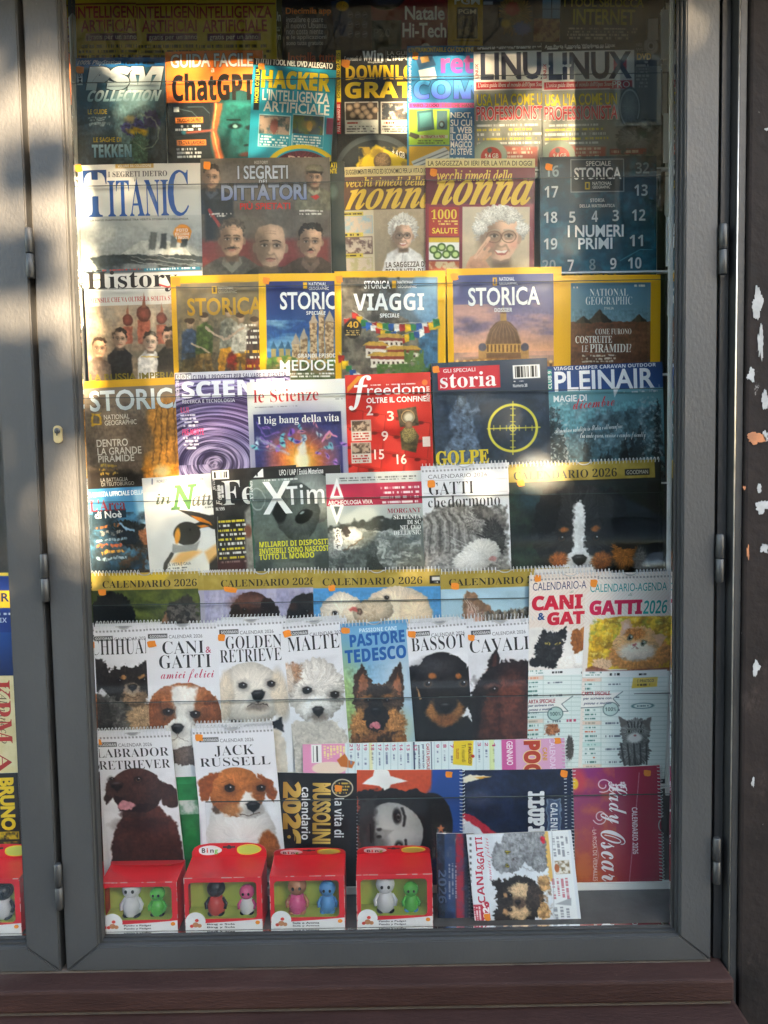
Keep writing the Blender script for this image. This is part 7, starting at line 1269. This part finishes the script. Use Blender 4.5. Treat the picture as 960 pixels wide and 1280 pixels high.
    # hanging header, upright or folded
    q = R(fold); up = Vector((0, math.sin(q), math.cos(q))); ux = Vector((1, 0, 0)); o = Vector((a, y0+dp-.001, zr)); hh = .0215
    hp = [(0, 0), (w_, 0), (w_, .008), (w_*.97, .0145), (w_*.90, .019), (w_*.75, hh), (w_*.25, hh), (w_*.10, .019), (w_*.03, .0145), (0, .008)]
    nn = ux.cross(up).normalized(); mb = MB(); mb.prism([o+ux*p+up*r_ for p, r_ in hp], nn*-.0009); hd = mb.done('hanging_header', M['red'], g)
    MB().prism([o+ux*(w_*.5+p*.010)+up*(.0155+r_*.003)+nn*.0004 for p, r_ in ((-1, -.5), (-.4, -.5), (-.3, -1), (.3, -1), (.4, -.5), (1, -.5), (1, .4), (.3, .4), (.2, 1), (-.2, 1), (-.3, .4), (-1, .4))], nn*-.0003).done('hang_slot', M['dark'], hd)
    def oval(cx_, cz_, rx, rz, m_, z=.0006, nm='badge', wob=.06):
        mb = MB(); mb.prism([o+ux*(cx_+math.cos(R(t))*rx*(1+wob*math.cos(R(3*t))))+up*(cz_+math.sin(R(t))*rz*(1+wob*math.sin(R(2*t))))+nn*z for t in range(0, 360, 15)], nn*-.0005); return mb.done(nm, M[m_], hd)
    oval(w_*.24, .0105, w_*.155, .0075, 'plastic_w', nm='logo_badge'); oval(w_*.76, .0108, w_*.165, .0085, 'plastic_y'); oval(w_*.76, .0108, w_*.145, .0070, 'lime', .0010)
    mb = MB()
    for i, (ch, m_) in enumerate((('B', 0), ('i', 1), ('n', 2), ('g', 3))):
        d_ = -.0025 if ch == 'g' else 0; text_on(mb, ch, 'H', o+ux*(w_*.135+i*w_*.056+(.001 if ch == 'i' else 0))+up*(.0070+d_), ux, up, w_*(.02 if ch == 'i' else .048), {'B': .0075, 'i': .0075, 'n': .0052, 'g': .0075}[ch], .0012, m_)
    mb.done('logo', [M['plastic_k'], M['plastic_r'], M['plastic_k'], M['plastic_g']], hd)
    # white wave along the foot of the front, round white bubble, printed words
    mb = MB(); pts = [(b-.0005, z0+.0005), (a+.0005, z0+.0005), (a+.0005, z0+.012)]
    for i in range(13): u = i/12; pts.append((a+.001+(w_-.0015)*u, z0+.0105+.0075*(u-.1)**2*(1 if u > .1 else 0)+.001*math.sin(u*3)))
    pts = [pts[0], pts[1]]+pts[3:]; mb.prism([(p, y0-.0004, r_) for p, r_ in pts], Vector((0, -.0003, 0))); mb.done('white_label', M['plastic_w'], g)
    mb = MB(); mb.prism([(a+.0165+math.cos(R(t))*.0155, y0-.0010, z0+.0150+math.sin(R(t))*.0145) for t in range(0, 360, 15)], Vector((0, -.0003, 0))); bb = mb.done('bubble', M['plastic_w'], g)
    mb = MB(); rr = random.Random(int(pxl))
    for (dx, dz, r_, m_) in ((0, -.004, .0048, 0), (.006, -.0055, .0035, 0), (-.006, -.006, .003, 1), (.002, .003, .003, 1)): mb.prism([(a+.0165+dx+math.cos(R(t))*r_, y0-.0014, z0+.0135+dz+math.sin(R(t))*r_*.85) for t in range(0, 360, 24)], Vector((0, -.0003, 0)), m_)
    mb.done('bubble_print', [M['plastic_o'], M['plastic_r']], bb)
    mb = MB(); X_ = Vector((1, 0, 0)); Z_ = Vector((0, 0, 1))
    for i, s_ in enumerate(words): text_on(mb, s_, 'H', Vector((a+.034, y0-.0008, z0+.0078-i*.0048)), X_, Z_, w_*.36, .0034, .0004)
    mb.done('printed_words', M['plastic_k'], g)
    mb = MB(); mb.prism([(b-.0075+math.cos(R(t))*.0036, y0-.0008, z0+.0115+math.sin(R(t))*.0030) for t in range(0, 360, 20)], Vector((0, -.0003, 0))); mb.done('round_badge', M['sticker'], g)
    MB().prism([(p, y0+.0012, r_) for p, r_ in rrect(wx0-.002, wx1+.002, wz0-.002, wz1+.002, .006)], Vector((0, .0002, 0))).done('clear_window', M['film'], g)
    for (u, k_, s_, lb) in figs: toy(lb, a+w_*u, y0+.016, z0+.0178, k_, s_)
    return g
carton('red toy carton with crushed forward-bent top flap, nearest the left corner', 127, 222, 1103, [(.36, 'wwk', 1.25, 'white toy figure inside the carton with the crushed flap'), (.70, 'ggk', 1.0, 'small green toy figure inside the carton with the crushed flap')], ('Pando e Padget', 'Pando y Padget'), -78)
carton('red toy carton with upright rounded header and fully visible logo', 231, 328, 1097, [(.38, 'rkk', 1.2, 'dark toy figure in red top, carton with upright header'), (.78, 'wpk', 1.0, 'pink headed toy figure in white, carton with upright header')], ('Bing e Sula', 'Bing y Sula'), 4)
carton('red toy carton holding a pink toy and a blue toy', 338, 431, 1095, [(.35, 'poo', 1.25, 'brown toy figure in a pink dress beside the blue one'), (.76, 'bbb', 1.1, 'blue toy figure beside the one in a pink dress')], ('Sula e Amma', 'Sula y Amma'), -36)
carton('red toy carton at the right end of its row, beside the bagged calendar', 446, 541, 1093, [(.38, 'wwk', 1.25, 'white toy figure in the carton beside the bagged calendar'), (.72, 'ggb', 1.0, 'green toy figure in the carton beside the bagged calendar')], ('Pando e Padget', 'Pando y Padget'), -33)
carton('red toy carton behind the neighbouring door at the far left', -72, 26, 1099, [(.72, 'wkk', 1.25, 'white and black toy figure behind the neighbouring door')], ('Bing e Pando', 'Bing y Pando'), 8)

# crinkled cellophane bag round the dark calendar
mb = MB(); rr = random.Random(3); nu, nv = 16, 26; P = {}
pa, pb = at_y(541, 1040, .02), at_y(596, 1150, .02)
for j in range(nv+1):
    for i in range(nu+1):
        u, v = i/nu, j/nv; f = fbm(np.array([u*5.0]), np.array([v*8.0]), 77, 4)[0]
        P[i, j] = mb.bm.verts.new((pa.x+(pb.x-pa.x)*u+.0022*(f-.5), .034-.020*math.sin(math.pi*u)**.5*(.35+.65*min(1, v*3))+.010*(f-.5)+(1-v)*.018, pa.z+(.839-pa.z)*v+.004*(f-.5)))
for j in range(nv):
    for i in range(nu): mb.bm.faces.new((P[i, j], P[i+1, j], P[i+1, j+1], P[i, j+1])).smooth = (i+j) % 3 > 0
mb.done('cellophane_bag', M['film'], None, label='crinkled clear cellophane bag round the dark calendar', cat='plastic bag')
# tape remnant at the broken end of the lowest acrylic front
bpy.data.scenes.remove(_ts); bpy.data.objects.remove(_to); bpy.data.curves.remove(_tc)
